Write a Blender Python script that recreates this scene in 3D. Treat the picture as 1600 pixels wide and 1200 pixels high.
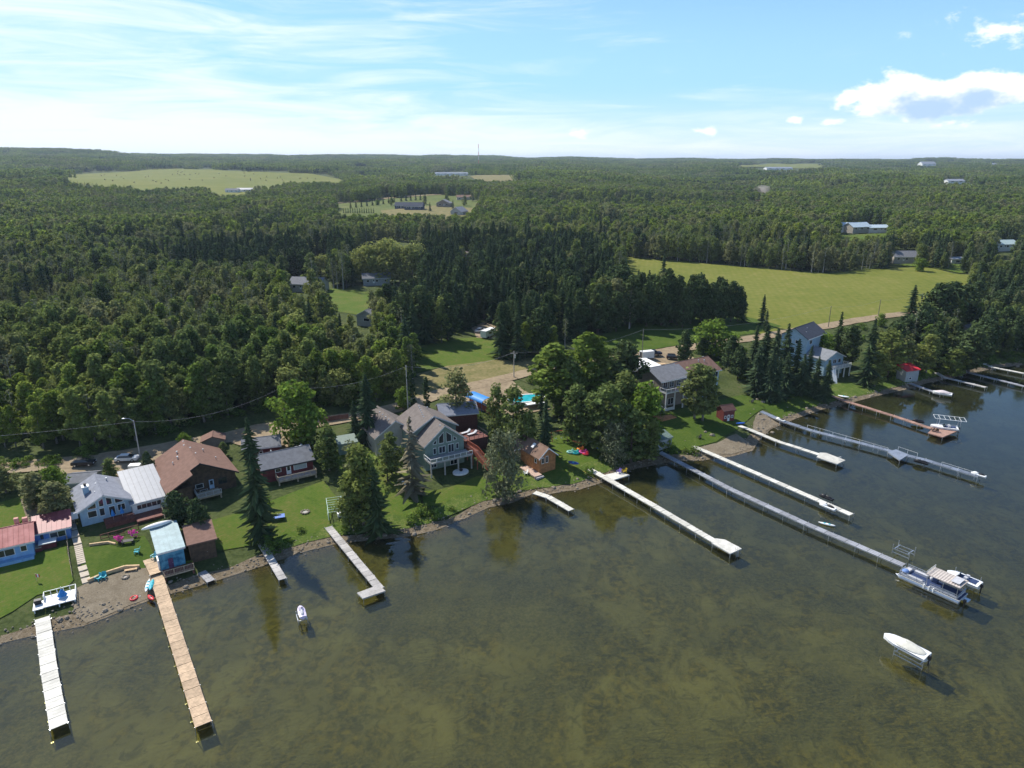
import bpy, math, random
import numpy as np
from mathutils import Vector, Matrix, noise as mnoise
from mathutils.geometry import delaunay_2d_cdt
for o in list(bpy.data.objects): bpy.data.objects.remove(o)
scene = bpy.context.scene
COL = scene.collection
R = math.radians
random.seed(7); rng = np.random.default_rng(11)

# ------------------------------------------------------------------ camera
FOC, CAMH = 1080.0, 70.0
PITCH = math.atan(348/1080)
cam_d = bpy.data.cameras.new('camera'); cam = bpy.data.objects.new('camera', cam_d); COL.objects.link(cam)
cam.location = (0, 0, CAMH); cam.rotation_euler = (math.pi/2-PITCH, 0, 0)
cam_d.sensor_width = 36; cam_d.lens = 36*FOC/1600; cam_d.clip_start = 1; cam_d.clip_end = 60000
scene.camera = cam
scene.render.resolution_x, scene.render.resolution_y = 1024, 768
scene.view_settings.view_transform = 'Standard'; scene.view_settings.look = 'None'
scene.view_settings.gamma = 1; scene.view_settings.exposure = EXPOSURE = 0.4
scene.view_settings.use_curve_mapping = False

# ------------------------------------------------------------------ light
SUN_EL = 47.0
SDX, SDY = -0.70, 0.714              # horizontal direction towards the sun
sun_d = bpy.data.lights.new('sun', 'SUN'); sun = bpy.data.objects.new('sun', sun_d); COL.objects.link(sun)
sun_d.energy = 4.8; sun_d.angle = R(0.55); sun_d.color = (1, .95, .86)
sv = Vector((SDX*math.cos(R(SUN_EL)), SDY*math.cos(R(SUN_EL)), math.sin(R(SUN_EL))))
sun.rotation_euler = sv.to_track_quat('Z', 'Y').to_euler()

world = bpy.data.worlds.new('World'); scene.world = world; world.use_nodes = True
wt = world.node_tree; wt.nodes.clear()
def N(tree, typ, **kw):
    n = tree.nodes.new(typ)
    for k, v in kw.items():
        if k == 'inp':
            for a, b in v.items(): n.inputs[a].default_value = b
        else: setattr(n, k, v)
    return n
def mathn(t, op, a, b=None, clamp=False):
    n = t.nodes.new('ShaderNodeMath'); n.operation = op; n.use_clamp = clamp
    for i, x in enumerate((a, b)):
        if x is None: continue
        if isinstance(x, (int, float)): n.inputs[i].default_value = x
        else: t.links.new(x, n.inputs[i])
    return n.outputs[0]
def sstep(t, x, lo, hi, a=0.0, b=1.0):
    n = t.nodes.new('ShaderNodeMapRange'); n.interpolation_type = 'SMOOTHSTEP'
    t.links.new(x, n.inputs[0])
    for i, v in enumerate((lo, hi, a, b)): n.inputs[i+1].default_value = v
    return n.outputs[0]
def mixc(t, f, a, b):
    n = t.nodes.new('ShaderNodeMix'); n.data_type = 'RGBA'
    for s, x in ((0, f), (6, a), (7, b)):
        if isinstance(x, (int, float)): n.inputs[s].default_value = x
        elif isinstance(x, tuple): n.inputs[s].default_value = (*x, 1) if len(x) == 3 else x
        else: t.links.new(x, n.inputs[s])
    return n.outputs[2]
def build_sky():
    t = wt; L = t.links.new
    sky = N(t, 'ShaderNodeTexSky', sky_type='NISHITA', sun_disc=False)
    sky.sun_elevation = R(SUN_EL); sky.sun_rotation = math.atan2(SDX, SDY); sky.altitude = 700
    sky.air_density = 1.0; sky.dust_density = 0.2; sky.ozone_density = 4.0
    sc = N(t, 'ShaderNodeVectorMath', operation='SCALE'); hs = N(t, 'ShaderNodeHueSaturation', inp={'Saturation': 1.12}); L(sky.outputs[0], hs.inputs['Color']); L(hs.outputs[0], sc.inputs[0]); sc.inputs['Scale'].default_value = SKYS
    tc = N(t, 'ShaderNodeTexCoord'); sp = N(t, 'ShaderNodeSeparateXYZ'); L(tc.outputs['Generated'], sp.inputs[0])
    az = mathn(t, 'ARCTAN2', sp.outputs[0], sp.outputs[1]); el = mathn(t, 'ARCSINE', sp.outputs[2])
    low = mixc(t, sstep(t, el, .0, .10), (.60, .75, .93), (.34, .62, .93))
    base = mixc(t, sstep(t, el, .05, .34, .85, 0.0), sc.outputs[0], low)
    def cvec(a, e, z=0.0):
        c = N(t, 'ShaderNodeCombineXYZ'); L(mathn(t, 'MULTIPLY', az, a), c.inputs[0]); L(mathn(t, 'MULTIPLY', el, e), c.inputs[1]); c.inputs[2].default_value = z
        return c.outputs[0]
    def noise(v, s, det=6, rough=.6, dist=0.0):
        n = N(t, 'ShaderNodeTexNoise', inp={'Scale': s, 'Detail': det, 'Roughness': rough, 'Distortion': dist}); L(v, n.inputs['Vector']); return n.outputs[0]
    # thin high cloud in streaks, denser to the west (left) and towards the horizon
    st = noise(cvec(3.0, 26.0), 1.5, 7, .62, .7)
    lowb = sstep(t, el, .005, .10, .22, -.10)
    left = sstep(t, az, -.75, .45, .34, .0)
    ci = sstep(t, mathn(t, 'ADD', mathn(t, 'ADD', st, lowb), left), .46, .92)
    col = mixc(t, mathn(t, 'MULTIPLY', ci, sstep(t, el, .16, .42, .75, .2)), base, (.86, .91, .97))
    # heaped clouds: once as seen, once a little higher up, so that bases under thick cloud turn grey blue
    def heap(lift):
     e_ = mathn(t, 'ADD', el, lift); c_ = N(t, 'ShaderNodeCombineXYZ'); L(mathn(t, 'MULTIPLY', az, 20.), c_.inputs[0]); L(mathn(t, 'MULTIPLY', e_, 34.), c_.inputs[1]); c_.inputs[2].default_value = 3.3
     nz = noise(c_.outputs[0], 1.6, 8, .6); tot = None
     for a0, e0, wa, we, k in CLOUDS:
        da = mathn(t, 'DIVIDE', mathn(t, 'SUBTRACT', az, a0), wa); de = mathn(t, 'DIVIDE', mathn(t, 'SUBTRACT', e_, e0), we)
        d = mathn(t, 'SQRT', mathn(t, 'ADD', mathn(t, 'MULTIPLY', da, da), mathn(t, 'MULTIPLY', de, de)))
        v = mathn(t, 'MULTIPLY', mathn(t, 'SUBTRACT', 1.0, d), k)
        tot = v if tot is None else mathn(t, 'MAXIMUM', tot, v)
     return mathn(t, 'ADD', tot, mathn(t, 'MULTIPLY', mathn(t, 'SUBTRACT', nz, .5), 1.7))
    dens = heap(0.0); above = heap(.011)
    mask = sstep(t, dens, .06, .52)
    under = mixc(t, sstep(t, above, .30, 1.15), (1.0, 1.0, 1.0), (.42, .58, .84))
    col = mixc(t, mask, col, under)
    bg = N(t, 'ShaderNodeBackground'); L(col, bg.inputs[0]); bg.inputs[1].default_value = 1.0
    o = N(t, 'ShaderNodeOutputWorld'); L(bg.outputs[0], o.inputs[0])
SKYS = 0.115
def skydir(px, py):
    u, v = (px-800)/FOC, (600-py)/FOC; c, s = math.cos(PITCH), math.sin(PITCH)
    d = Vector((u, c+v*s, -s+v*c)).normalized(); return math.atan2(d.x, d.y), math.asin(d.z)
CLOUDS = []
for px, py, wx, wy, k in [(1455, 156, 112, 26, 1.6), (1535, 142, 80, 26, 1.3), (1410, 140, 60, 28, 1.0), (1243, 187, 14, 9, .75), (1298, 190, 24, 7, .6), (1330, 154, 24, 12, .7),
                          (905, 206, 26, 9, .42), (1095, 204, 28, 8, .38), (1480, 191, 40, 8, .5), (1620, 40, 120, 20, .3)]:
    a, e = skydir(px, py); CLOUDS.append((a, e, wx/FOC, wy/FOC, k))
build_sky()

# ------------------------------------------------------------------ projecting helpers (used only to find real places on the ground)
_c, _s = math.cos(PITCH), math.sin(PITCH)
def ray(px, py):
    u, v = (px-800)/FOC, (600-py)/FOC
    return (u, _c+v*_s, -_s+v*_c)
def at(px, py, z=0.0):
    d = ray(px, py); t = (z-CAMH)/d[2]
    return (d[0]*t, d[1]*t)
def proj(x, y, z):
    z = z-CAMH; dep = y*_c-z*_s; up = y*_s+z*_c
    return 800+FOC*x/dep, 600-FOC*up/dep
SHORE_PX = [(0, 1000), (60, 986), (130, 973), (165, 960), (215, 940), (245, 929), (290, 917), (340, 902), (410, 880), (450, 866), (482, 856), (520, 847), (560, 842), (640, 834), (681, 824),
    (720, 808), (760, 790), (796, 783), (829, 769), (857, 769), (884, 764), (900, 763), (935, 752), (984, 731), (1031, 722), (1057, 718), (1092, 717), (1140, 711), (1171, 702), (1180, 687),
    (1199, 669), (1217, 662), (1240, 652), (1261, 645), (1282, 638), (1328, 627), (1359, 619), (1390, 612), (1421, 605), (1445, 597), (1468, 593), (1504, 584), (1538, 577), (1559, 573), (1600, 569)]
SH = [at(*p) for p in SHORE_PX]
SH = [(-1500, -700), (-300, 0), (-150, 48)]+SH+[(250, 268), (420, 330), (1500, 620), (6000, 1500)]
SX = np.array([p[0] for p in SH]); SY = np.array([p[1] for p in SH])
def sdist(x, y):
    x = np.asarray(x, float); y = np.asarray(y, float)
    best = np.full(np.broadcast(x, y).shape, 1e18)
    for i in range(len(SH)-1):
        ax, ay, bx, by = SX[i], SY[i], SX[i+1], SY[i+1]; dx, dy = bx-ax, by-ay
        t = np.clip(((x-ax)*dx+(y-ay)*dy)/(dx*dx+dy*dy), 0, 1)
        best = np.minimum(best, (x-ax-t*dx)**2+(y-ay-t*dy)**2)
    return np.sqrt(best)*np.where(y > np.interp(x, SX, SY), 1, -1)
def H(x, y):
    x = np.asarray(x, float); y = np.asarray(y, float)
    d = sdist(x, y)
    land = np.interp(d, [0, 2, 6, 15, 30, 60, 95], [0, .3, 1.0, 2.0, 3.3, 6.0, 7.2])
    r = np.hypot(x, y); q = x/np.maximum(y, 60)
    A = np.interp(q, [-.9, -.52, -.15, .02, .18, .45, .8], [92, 90, 87, 76, 64, 58, 55])
    far = A*np.clip((r-420)/4600, 0, 1.0)
    und = (np.sin(x/170+y/260+1)*np.sin(y/210-x/400)*7.0+np.sin(x/90+2)*np.sin(y/120)*2.2)*np.clip((r-500)/900, 0, 1)
    hill = 32*np.exp(-(((q+.66)/.13)**4))*np.exp(-((r-3700)/900)**2)
    land = land+far+und+hill
    bed = -np.interp(-d, [0, 3, 20, 60, 200], [0, .3, .9, 1.5, 2.6])
    return np.where(d >= 0, land, bed)
def hz(x, y): return float(H(x, y))
def gp(px, py):
    """ground point seen at a pixel of the photograph"""
    d = ray(px, py); t = 60.0; step = 2.0
    ts = np.concatenate([np.arange(60, 700, 1.5), np.geomspace(700, 9000, 700)])
    zz = CAMH+d[2]*ts; hh = np.maximum(H(d[0]*ts, d[1]*ts), 0)
    i = np.argmax(zz < hh)
    if i == 0: return d[0]*5000, d[1]*5000
    a, b = ts[i-1], ts[i]
    for _ in range(14):
        m = (a+b)/2
        if CAMH+d[2]*m < max(hz(d[0]*m, d[1]*m), 0): b = m
        else: a = m
    return d[0]*a, d[1]*a
def G3(px, py, dz=0.0):
    x, y = gp(px, py); return Vector((x, y, max(hz(x, y), 0)+dz))

# ------------------------------------------------------------------ materials
MATS = {}
def mat(name, rgb, rough=.7, var=.12, scale=1.5, metal=0.0, rgb2=None, spec=.3, bump=0.0, coords='Object', detail=4, piece=0.0):
    if name in MATS: return MATS[name]
    m = bpy.data.materials.new(name); m.use_nodes = True; t = m.node_tree; L = t.links.new
    b = t.nodes['Principled BSDF']; b.inputs['Roughness'].default_value = rough; b.inputs['Metallic'].default_value = metal
    b.inputs['Specular IOR Level'].default_value = spec
    tc = N(t, 'ShaderNodeTexCoord'); nz = N(t, 'ShaderNodeTexNoise', inp={'Scale': scale, 'Detail': detail, 'Roughness': .6})
    L(tc.outputs[coords], nz.inputs['Vector'])
    lo = tuple(c*(1-var) for c in rgb); hi = rgb2 or tuple(min(1, c*(1+var)) for c in rgb)
    f = sstep(t, nz.outputs[0], .34, .66)
    colr = mixc(t, f, lo, hi)
    if piece:
        oi = N(t, 'ShaderNodeObjectInfo'); hv = N(t, 'ShaderNodeHueSaturation'); L(colr, hv.inputs['Color']); n2 = N(t, 'ShaderNodeTexNoise', inp={'Scale': .7, 'Detail': 6.0}); gg = N(t, 'ShaderNodeNewGeometry'); L(gg.outputs['Position'], n2.inputs['Vector'])
        L(mathn(t, 'MULTIPLY', sstep(t, oi.outputs['Random'], 0, 1, 1-piece, 1+piece*.3), sstep(t, n2.outputs[0], .35, .6, .82, 1.0)), hv.inputs['Value']); colr = hv.outputs[0]
    L(colr, b.inputs['Base Color'])
    if bump:
        bn = N(t, 'ShaderNodeBump', inp={'Strength': bump, 'Distance': .05}); L(nz.outputs[0], bn.inputs['Height']); L(bn.outputs[0], b.inputs['Normal'])
    MATS[name] = m; return m
def roofmat(name, rgb, rgb2=None):
    """asphalt shingles: courses as faint relief and tone changes"""
    if name in MATS: return MATS[name]
    m = mat(name, rgb, .9, .14, 1.1, rgb2=rgb2, spec=.15)
    t = m.node_tree; L = t.links.new; b = t.nodes['Principled BSDF']
    tc = N(t, 'ShaderNodeTexCoord'); br = N(t, 'ShaderNodeTexNoise', inp={'Scale': 9.0, 'Detail': 3.0}); L(tc.outputs['Object'], br.inputs['Vector'])
    wv = N(t, 'ShaderNodeTexWave', bands_direction='Z', inp={'Scale': 2.4, 'Distortion': 1.0}); L(tc.outputs['Object'], wv.inputs['Vector'])
    src = b.inputs['Base Color'].links[0].from_socket
    f = mathn(t, 'ADD', mathn(t, 'MULTIPLY', wv.outputs[0], .14), mathn(t, 'MULTIPLY', br.outputs[0], .5))
    dk = tuple(c*.62 for c in rgb)
    L(mixc(t, f, src, dk), b.inputs['Base Color']); return m
def leafmat(name, c1, c2, c3, trans=.28, sat=1.0, c4=None):
    """foliage: tone differs by tree, by stand of trees and leaf by leaf"""
    m = bpy.data.materials.new(name); m.use_nodes = True; t = m.node_tree; L = t.links.new; t.nodes.clear()
    oi = N(t, 'ShaderNodeObjectInfo'); at_ = N(t, 'ShaderNodeAttribute', attribute_name='leafrnd')
    vs = N(t, 'ShaderNodeVectorMath', operation='SCALE'); vs.inputs['Scale'].default_value = 1/55.; L(oi.outputs['Location'], vs.inputs[0])
    nz = N(t, 'ShaderNodeTexNoise', inp={'Scale': 1.0, 'Detail': 3.0}); L(vs.outputs[0], nz.inputs['Vector'])
    f1 = sstep(t, nz.outputs[0], .36, .64)
    a = mixc(t, oi.outputs['Random'], c1, c2)
    a = mixc(t, mathn(t, 'MULTIPLY', f1, .85), a, c3)
    n9 = N(t, 'ShaderNodeTexNoise', inp={'Scale': 1.7, 'Detail': 2.0}); vo = N(t, 'ShaderNodeVectorMath', operation='ADD'); L(vs.outputs[0], vo.inputs[0]); vo.inputs[1].default_value = (31, 17, 5); L(vo.outputs[0], n9.inputs['Vector'])
    a = mixc(t, mathn(t, 'MULTIPLY', sstep(t, n9.outputs[0], .52, .62), .8 if c4 else 0.0), a, c4 or c3)
    h = N(t, 'ShaderNodeHueSaturation'); L(a, h.inputs['Color'])
    L(mathn(t, 'ADD', mathn(t, 'MULTIPLY', mathn(t, 'POWER', at_.outputs['Fac'], 1.5), 1.6), .84), h.inputs['Value']); h.inputs['Saturation'].default_value = sat
    d = N(t, 'ShaderNodeBsdfDiffuse'); tr = N(t, 'ShaderNodeBsdfTranslucent'); mx = N(t, 'ShaderNodeMixShader'); mx.inputs[0].default_value = trans
    L(h.outputs[0], d.inputs[0]); L(h.outputs[0], tr.inputs[0]); L(d.outputs[0], mx.inputs[1]); L(tr.outputs[0], mx.inputs[2])
    o = N(t, 'ShaderNodeOutputMaterial'); L(mx.outputs[0], o.inputs[0]); return m
def groundmat(name, stops, scale, scale2=0.0, bump=.0, rough=.95, fine=0, mow=None):
    """stops: (position, rgb) through a noise ramp; world coordinates"""
    m = bpy.data.materials.new(name); m.use_nodes = True; t = m.node_tree; L = t.links.new
    b = t.nodes['Principled BSDF']; b.inputs['Roughness'].default_value = rough; b.inputs['Specular IOR Level'].default_value = .1
    g = N(t, 'ShaderNodeNewGeometry')
    n1 = N(t, 'ShaderNodeTexNoise', inp={'Scale': scale, 'Detail': 8.0, 'Roughness': .62, 'Distortion': .4}); L(g.outputs['Position'], n1.inputs['Vector'])
    v = n1.outputs[0]
    if scale2:
        n2 = N(t, 'ShaderNodeTexNoise', inp={'Scale': scale2, 'Detail': 4.0}); L(g.outputs['Position'], n2.inputs['Vector'])
        v = mathn(t, 'ADD', mathn(t, 'MULTIPLY', v, .55), mathn(t, 'MULTIPLY', n2.outputs[0], .45))
    if mow:
        mp = N(t, 'ShaderNodeMapping'); mp.inputs['Rotation'].default_value = (0, 0, R(mow[0])); L(g.outputs['Position'], mp.inputs[0]); wv = N(t, 'ShaderNodeTexWave', inp={'Scale': mow[1], 'Distortion': 2.5, 'Detail': 3.0, 'Detail Scale': .6}); L(mp.outputs[0], wv.inputs['Vector'])
        v = mathn(t, 'ADD', v, mathn(t, 'MULTIPLY', mathn(t, 'SUBTRACT', wv.outputs[0], .5), mow[2]))
    cr = N(t, 'ShaderNodeValToRGB'); e = cr.color_ramp.elements
    while len(e) < len(stops): e.new(.5)
    for k, (p, c) in enumerate(stops): e[k].position = p; e[k].color = (*c, 1)
    L(v, cr.inputs[0]); L(cr.outputs[0], b.inputs['Base Color'])
    if bump:
        n3 = N(t, 'ShaderNodeTexNoise', inp={'Scale': fine or 3.0, 'Detail': 5.0}); L(g.outputs['Position'], n3.inputs['Vector'])
        bn = N(t, 'ShaderNodeBump', inp={'Strength': bump, 'Distance': .25}); L(n3.outputs[0], bn.inputs['Height']); L(bn.outputs[0], b.inputs['Normal'])
    return m

# ------------------------------------------------------------------ objects
def link(o, parent=None):
    COL.objects.link(o)
    if parent: o.parent = parent
    return o
def tag(o, label=None, cat=None, group=None, kind=None):
    if label: o['label'] = label
    if cat: o['category'] = cat
    if group: o['group'] = group
    if kind: o['kind'] = kind
    return o
def thing(name, label, cat, loc=(0, 0, 0), rot=0.0, group=None):
    o = bpy.data.objects.new(name, None); o.location = loc; o.rotation_euler = (0, 0, rot); o.empty_display_size = .2
    return tag(link(o), label, cat, group)
class MB:
    def __init__(s): s.v = []; s.f = []
    def poly(s, pts):
        n = len(s.v); s.v += [tuple(p) for p in pts]; s.f.append(tuple(range(n, n+len(pts)))); return s
    def box(s, x0, x1, y0, y1, z0, z1):
        n = len(s.v); s.v += [(x0, y0, z0), (x1, y0, z0), (x1, y1, z0), (x0, y1, z0), (x0, y0, z1), (x1, y0, z1), (x1, y1, z1), (x0, y1, z1)]
        s.f += [tuple(n+i for i in q) for q in ((0, 3, 2, 1), (4, 5, 6, 7), (0, 1, 5, 4), (1, 2, 6, 5), (2, 3, 7, 6), (3, 0, 4, 7))]; return s
    def extr(s, bot, top):
        n = len(s.v); k = len(bot); s.v += [tuple(p) for p in bot]+[tuple(p) for p in top]
        s.f.append(tuple(range(n+k-1, n-1, -1))); s.f.append(tuple(range(n+k, n+2*k)))
        for i in range(k): j = (i+1) % k; s.f.append((n+i, n+j, n+k+j, n+k+i))
        return s
    def slab(s, pts, th):
        """polygon (counter-clockwise from above) given a thickness downwards"""
        return s.extr([(p[0], p[1], p[2]-th) for p in pts], pts)
    def tube(s, a, b, r, r2=None, n=6):
        a, b = Vector(a), Vector(b); r2 = r if r2 is None else r2
        w = (b-a).normalized(); u = w.orthogonal().normalized(); v = w.cross(u)
        A = [a+(u*math.cos(6.2832*i/n)+v*math.sin(6.2832*i/n))*r for i in range(n)]
        B = [b+(u*math.cos(6.2832*i/n)+v*math.sin(6.2832*i/n))*r2 for i in range(n)]
        return s.extr(A, B)
    def path(s, pts, r, n=6):
        for a, b in zip(pts, pts[1:]): s.tube(a, b, r, r, n)
        return s
    def bar(s, a, b, w, h):
        """rectangular bar from a to b, w wide, h deep below the line"""
        a, b = Vector(a), Vector(b); d = (b-a); side = Vector((-d.y, d.x, 0))
        side = side.normalized()*w/2 if side.length > 1e-6 else Vector((w/2, 0, 0))
        up = Vector((0, 0, h)) if abs(d.normalized().z) < .95 else Vector((0, h, 0))
        return s.extr([a-side-up, b-side-up, b+side-up, a+side-up], [a-side, b-side, b+side, a+side])
    def ell(s, c, r, n=12, m=8, zmin=-1.0, fn=None):
        k = len(s.v)
        rows = []
        for j in range(m+1):
            ph = -math.pi/2+math.pi*j/m; row = []
            for i in range(n):
                th = 6.28318*i/n; p = [math.cos(ph)*math.cos(th), math.cos(ph)*math.sin(th), max(math.sin(ph), zmin)]
                if fn: p = fn(p)
                row.append(len(s.v)); s.v.append((c[0]+p[0]*r[0], c[1]+p[1]*r[1], c[2]+p[2]*r[2]))
            rows.append(row)
        for j in range(m):
            for i in range(n): s.f.append((rows[j][i], rows[j][(i+1) % n], rows[j+1][(i+1) % n], rows[j+1][i]))
        return s
    def mesh(s, name, m=None, smooth=False):
        me = bpy.data.meshes.new(name); me.from_pydata(s.v, [], s.f); me.validate(); me.update()
        if m: me.materials.append(m)
        if smooth:
            for p in me.polygons: p.use_smooth = True
        return me
    def build(s, name, m, parent=None, smooth=False):
        return link(bpy.data.objects.new(name, s.mesh(name, m, smooth)), parent)
def put(name, me, parent, loc=(0, 0, 0), rot=(0, 0, 0), scale=(1, 1, 1)):
    o = bpy.data.objects.new(name, me); o.location = loc; o.rotation_euler = rot; o.scale = scale
    return link(o, parent)
def copy_tree(o, parent=None):
    c = o.copy(); COL.objects.link(c); c.parent = parent
    for ch in list(o.children): copy_tree(ch, c)
    return c
def npmesh(name, V, F, m, smooth=False, leaf=None):
    """V (n,3), F (k,4) quads"""
    me = bpy.data.meshes.new(name); k = F.shape[1]
    me.vertices.add(len(V)); me.vertices.foreach_set('co', np.asarray(V, np.float32).ravel())
    me.loops.add(F.size); me.loops.foreach_set('vertex_index', F.astype(np.int32).ravel())
    me.polygons.add(len(F)); me.polygons.foreach_set('loop_start', np.arange(0, F.size, k, dtype=np.int32))
    if leaf is not None:
        a = me.attributes.new('leafrnd', 'FLOAT', 'FACE'); a.data.foreach_set('value', leaf.astype(np.float32))
    if m: me.materials.append(m)
    me.update(calc_edges=True)
    if smooth: me.polygons.foreach_set('use_smooth', np.ones(len(F), bool))
    return me
U33 = R(33)
def loc2(px, py, z):
    x, y = at(px, py, z); return Vector((x, y, 0))
# ------------------------------------------------------------------ the ground, one sheet out to the horizon
def stretched(a, b, step, lo, hi, g):
    v = list(np.arange(a, b+.01, step)); s = step
    while v[-1] < hi: s *= g; v.append(v[-1]+s)
    s = step
    while v[0] > lo: s *= g; v.insert(0, v[0]-s)
    return np.array(v)
gx = stretched(-130, 330, 1.6, -11000, 11000, 1.075); gy = stretched(60, 420, 1.6, -900, 14000, 1.06)
XX, YY = np.meshgrid(gx, gy); ZZ = H(XX, YY)
V = np.stack([XX.ravel(), YY.ravel(), ZZ.ravel()], 1); nx = len(gx); ny = len(gy)
ii = (np.arange(ny-1)[:, None]*nx+np.arange(nx-1)[None, :]).ravel()
F = np.stack([ii, ii+1, ii+1+nx, ii+nx], 1)
M_ground = groundmat('undergrowth', [(.3, (.03, .04, .014)), (.46, (.05, .068, .02)), (.55, (.075, .095, .03)), (.68, (.10, .095, .045))], .12, 1.3, .5, fine=2.0)
def bedmix():
    # under water the sheet is silt and weed: by height below the lake level
    m = M_ground; t = m.node_tree; L = t.links.new; b = t.nodes['Principled BSDF']
    src = b.inputs['Base Color'].links[0].from_socket
    g = N(t, 'ShaderNodeNewGeometry'); sp = N(t, 'ShaderNodeSeparateXYZ'); L(g.outputs['Position'], sp.inputs[0])
    def nz(s, d=6, dist=0.0, sx=1.0, sy=1.0):
        mp = N(t, 'ShaderNodeMapping'); mp.inputs['Scale'].default_value = (sx, sy, 1); mp.inputs['Rotation'].default_value = (0, 0, R(-30)); L(g.outputs['Position'], mp.inputs[0])
        n = N(t, 'ShaderNodeTexNoise', inp={'Scale': s, 'Detail': float(d), 'Roughness': .65, 'Distortion': dist}); L(mp.outputs[0], n.inputs['Vector']); return n.outputs[0]
    silt = mixc(t, sstep(t, nz(.09, 6, .6), .35, .65), (.15, .155, .07), (.21, .215, .10))
    weed = mixc(t, sstep(t, nz(.8, 9, .5), .36, .66), (.075, .08, .026), (.20, .185, .045))
    f = sstep(t, nz(.16, 9, 1.2, 1.0, .55), .41, .60)
    c = mixc(t, f, silt, weed)
    c = mixc(t, mathn(t, 'MULTIPLY', sstep(t, nz(.45, 9, 1.0), .50, .64), .55), c, (.055, .06, .024))
    c = mixc(t, mathn(t, 'MULTIPLY', sstep(t, nz(.035, 7, 1.5), .48, .60), .6), c, mixc(t, sstep(t, nz(2.2, 5), .4, .62), (.06, .07, .035), (.15, .15, .07)))
    stones = mixc(t, sstep(t, nz(3.2, 4), .4, .6), (.10, .075, .035), (.24, .19, .10))
    c = mixc(t, sstep(t, sp.outputs[2], -.42, -.12), c, stones)
    L(mixc(t, sstep(t, sp.outputs[2], -.03, .02), c, src), b.inputs['Base Color'])
bedmix()
terrain = link(bpy.data.objects.new('ground', npmesh('ground', V, F, M_ground, True))); tag(terrain, kind='structure')

# ------------------------------------------------------------------ water
def watermat():
    m = bpy.data.materials.new('lake_water'); m.use_nodes = True; t = m.node_tree; t.nodes.clear(); L = t.links.new
    g = N(t, 'ShaderNodeNewGeometry')
    mp = N(t, 'ShaderNodeMapping'); mp.inputs['Rotation'].default_value = (0, 0, R(25)); mp.inputs['Scale'].default_value = (.5, 1.3, 1); L(g.outputs['Position'], mp.inputs[0])
    n1 = N(t, 'ShaderNodeTexNoise', inp={'Scale': 1.7, 'Detail': 6.0, 'Roughness': .65}); L(mp.outputs[0], n1.inputs['Vector'])
    n2 = N(t, 'ShaderNodeTexNoise', inp={'Scale': .06, 'Detail': 4.0}); L(g.outputs['Position'], n2.inputs['Vector'])
    bn = N(t, 'ShaderNodeBump', inp={'Distance': .08}); L(n1.outputs[0], bn.inputs['Height'])
    L(sstep(t, n2.outputs[0], .42, .62, .03, .22), bn.inputs['Strength'])
    fr = N(t, 'ShaderNodeFresnel', inp={'IOR': 1.45}); L(bn.outputs[0], fr.inputs['Normal'])
    gl = N(t, 'ShaderNodeBsdfGlossy', inp={'Roughness': .04}); L(bn.outputs[0], gl.inputs['Normal']); gl.inputs['Color'].default_value = (1, 1, 1, 1)
    dp = N(t, 'ShaderNodeVectorMath', operation='DOT_PRODUCT'); L(g.outputs['Incoming'], dp.inputs[0]); L(g.outputs['Normal'], dp.inputs[1])
    # the flatter the line of sight, the longer its way through the water
    tr = N(t, 'ShaderNodeBsdfTransparent'); L(mixc(t, sstep(t, mathn(t, 'ABSOLUTE', dp.outputs['Value']), .22, .66), (.17, .20, .22), (.92, .88, .56)), tr.inputs[0])
    df = N(t, 'ShaderNodeBsdfDiffuse'); df.inputs[0].default_value = (.075, .088, .055, 1)
    m1 = N(t, 'ShaderNodeMixShader'); m1.inputs[0].default_value = .14; L(tr.outputs[0], m1.inputs[1]); L(df.outputs[0], m1.inputs[2])
    m2 = N(t, 'ShaderNodeMixShader'); L(mathn(t, 'MULTIPLY', fr.outputs[0], 1.0), m2.inputs[0]); L(m1.outputs[0], m2.inputs[1]); L(gl.outputs[0], m2.inputs[2])
    o = N(t, 'ShaderNodeOutputMaterial'); L(m2.outputs[0], o.inputs[0]); return m
w = MB(); w.poly([(-1500, -880, 0), (6000, -880, 0), (6000, 1600, 0), (1500, 800, 0), (300, 420, 0), (-1500, 200, 0)])
tag(w.build('lake_water', watermat()), kind='structure')

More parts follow.
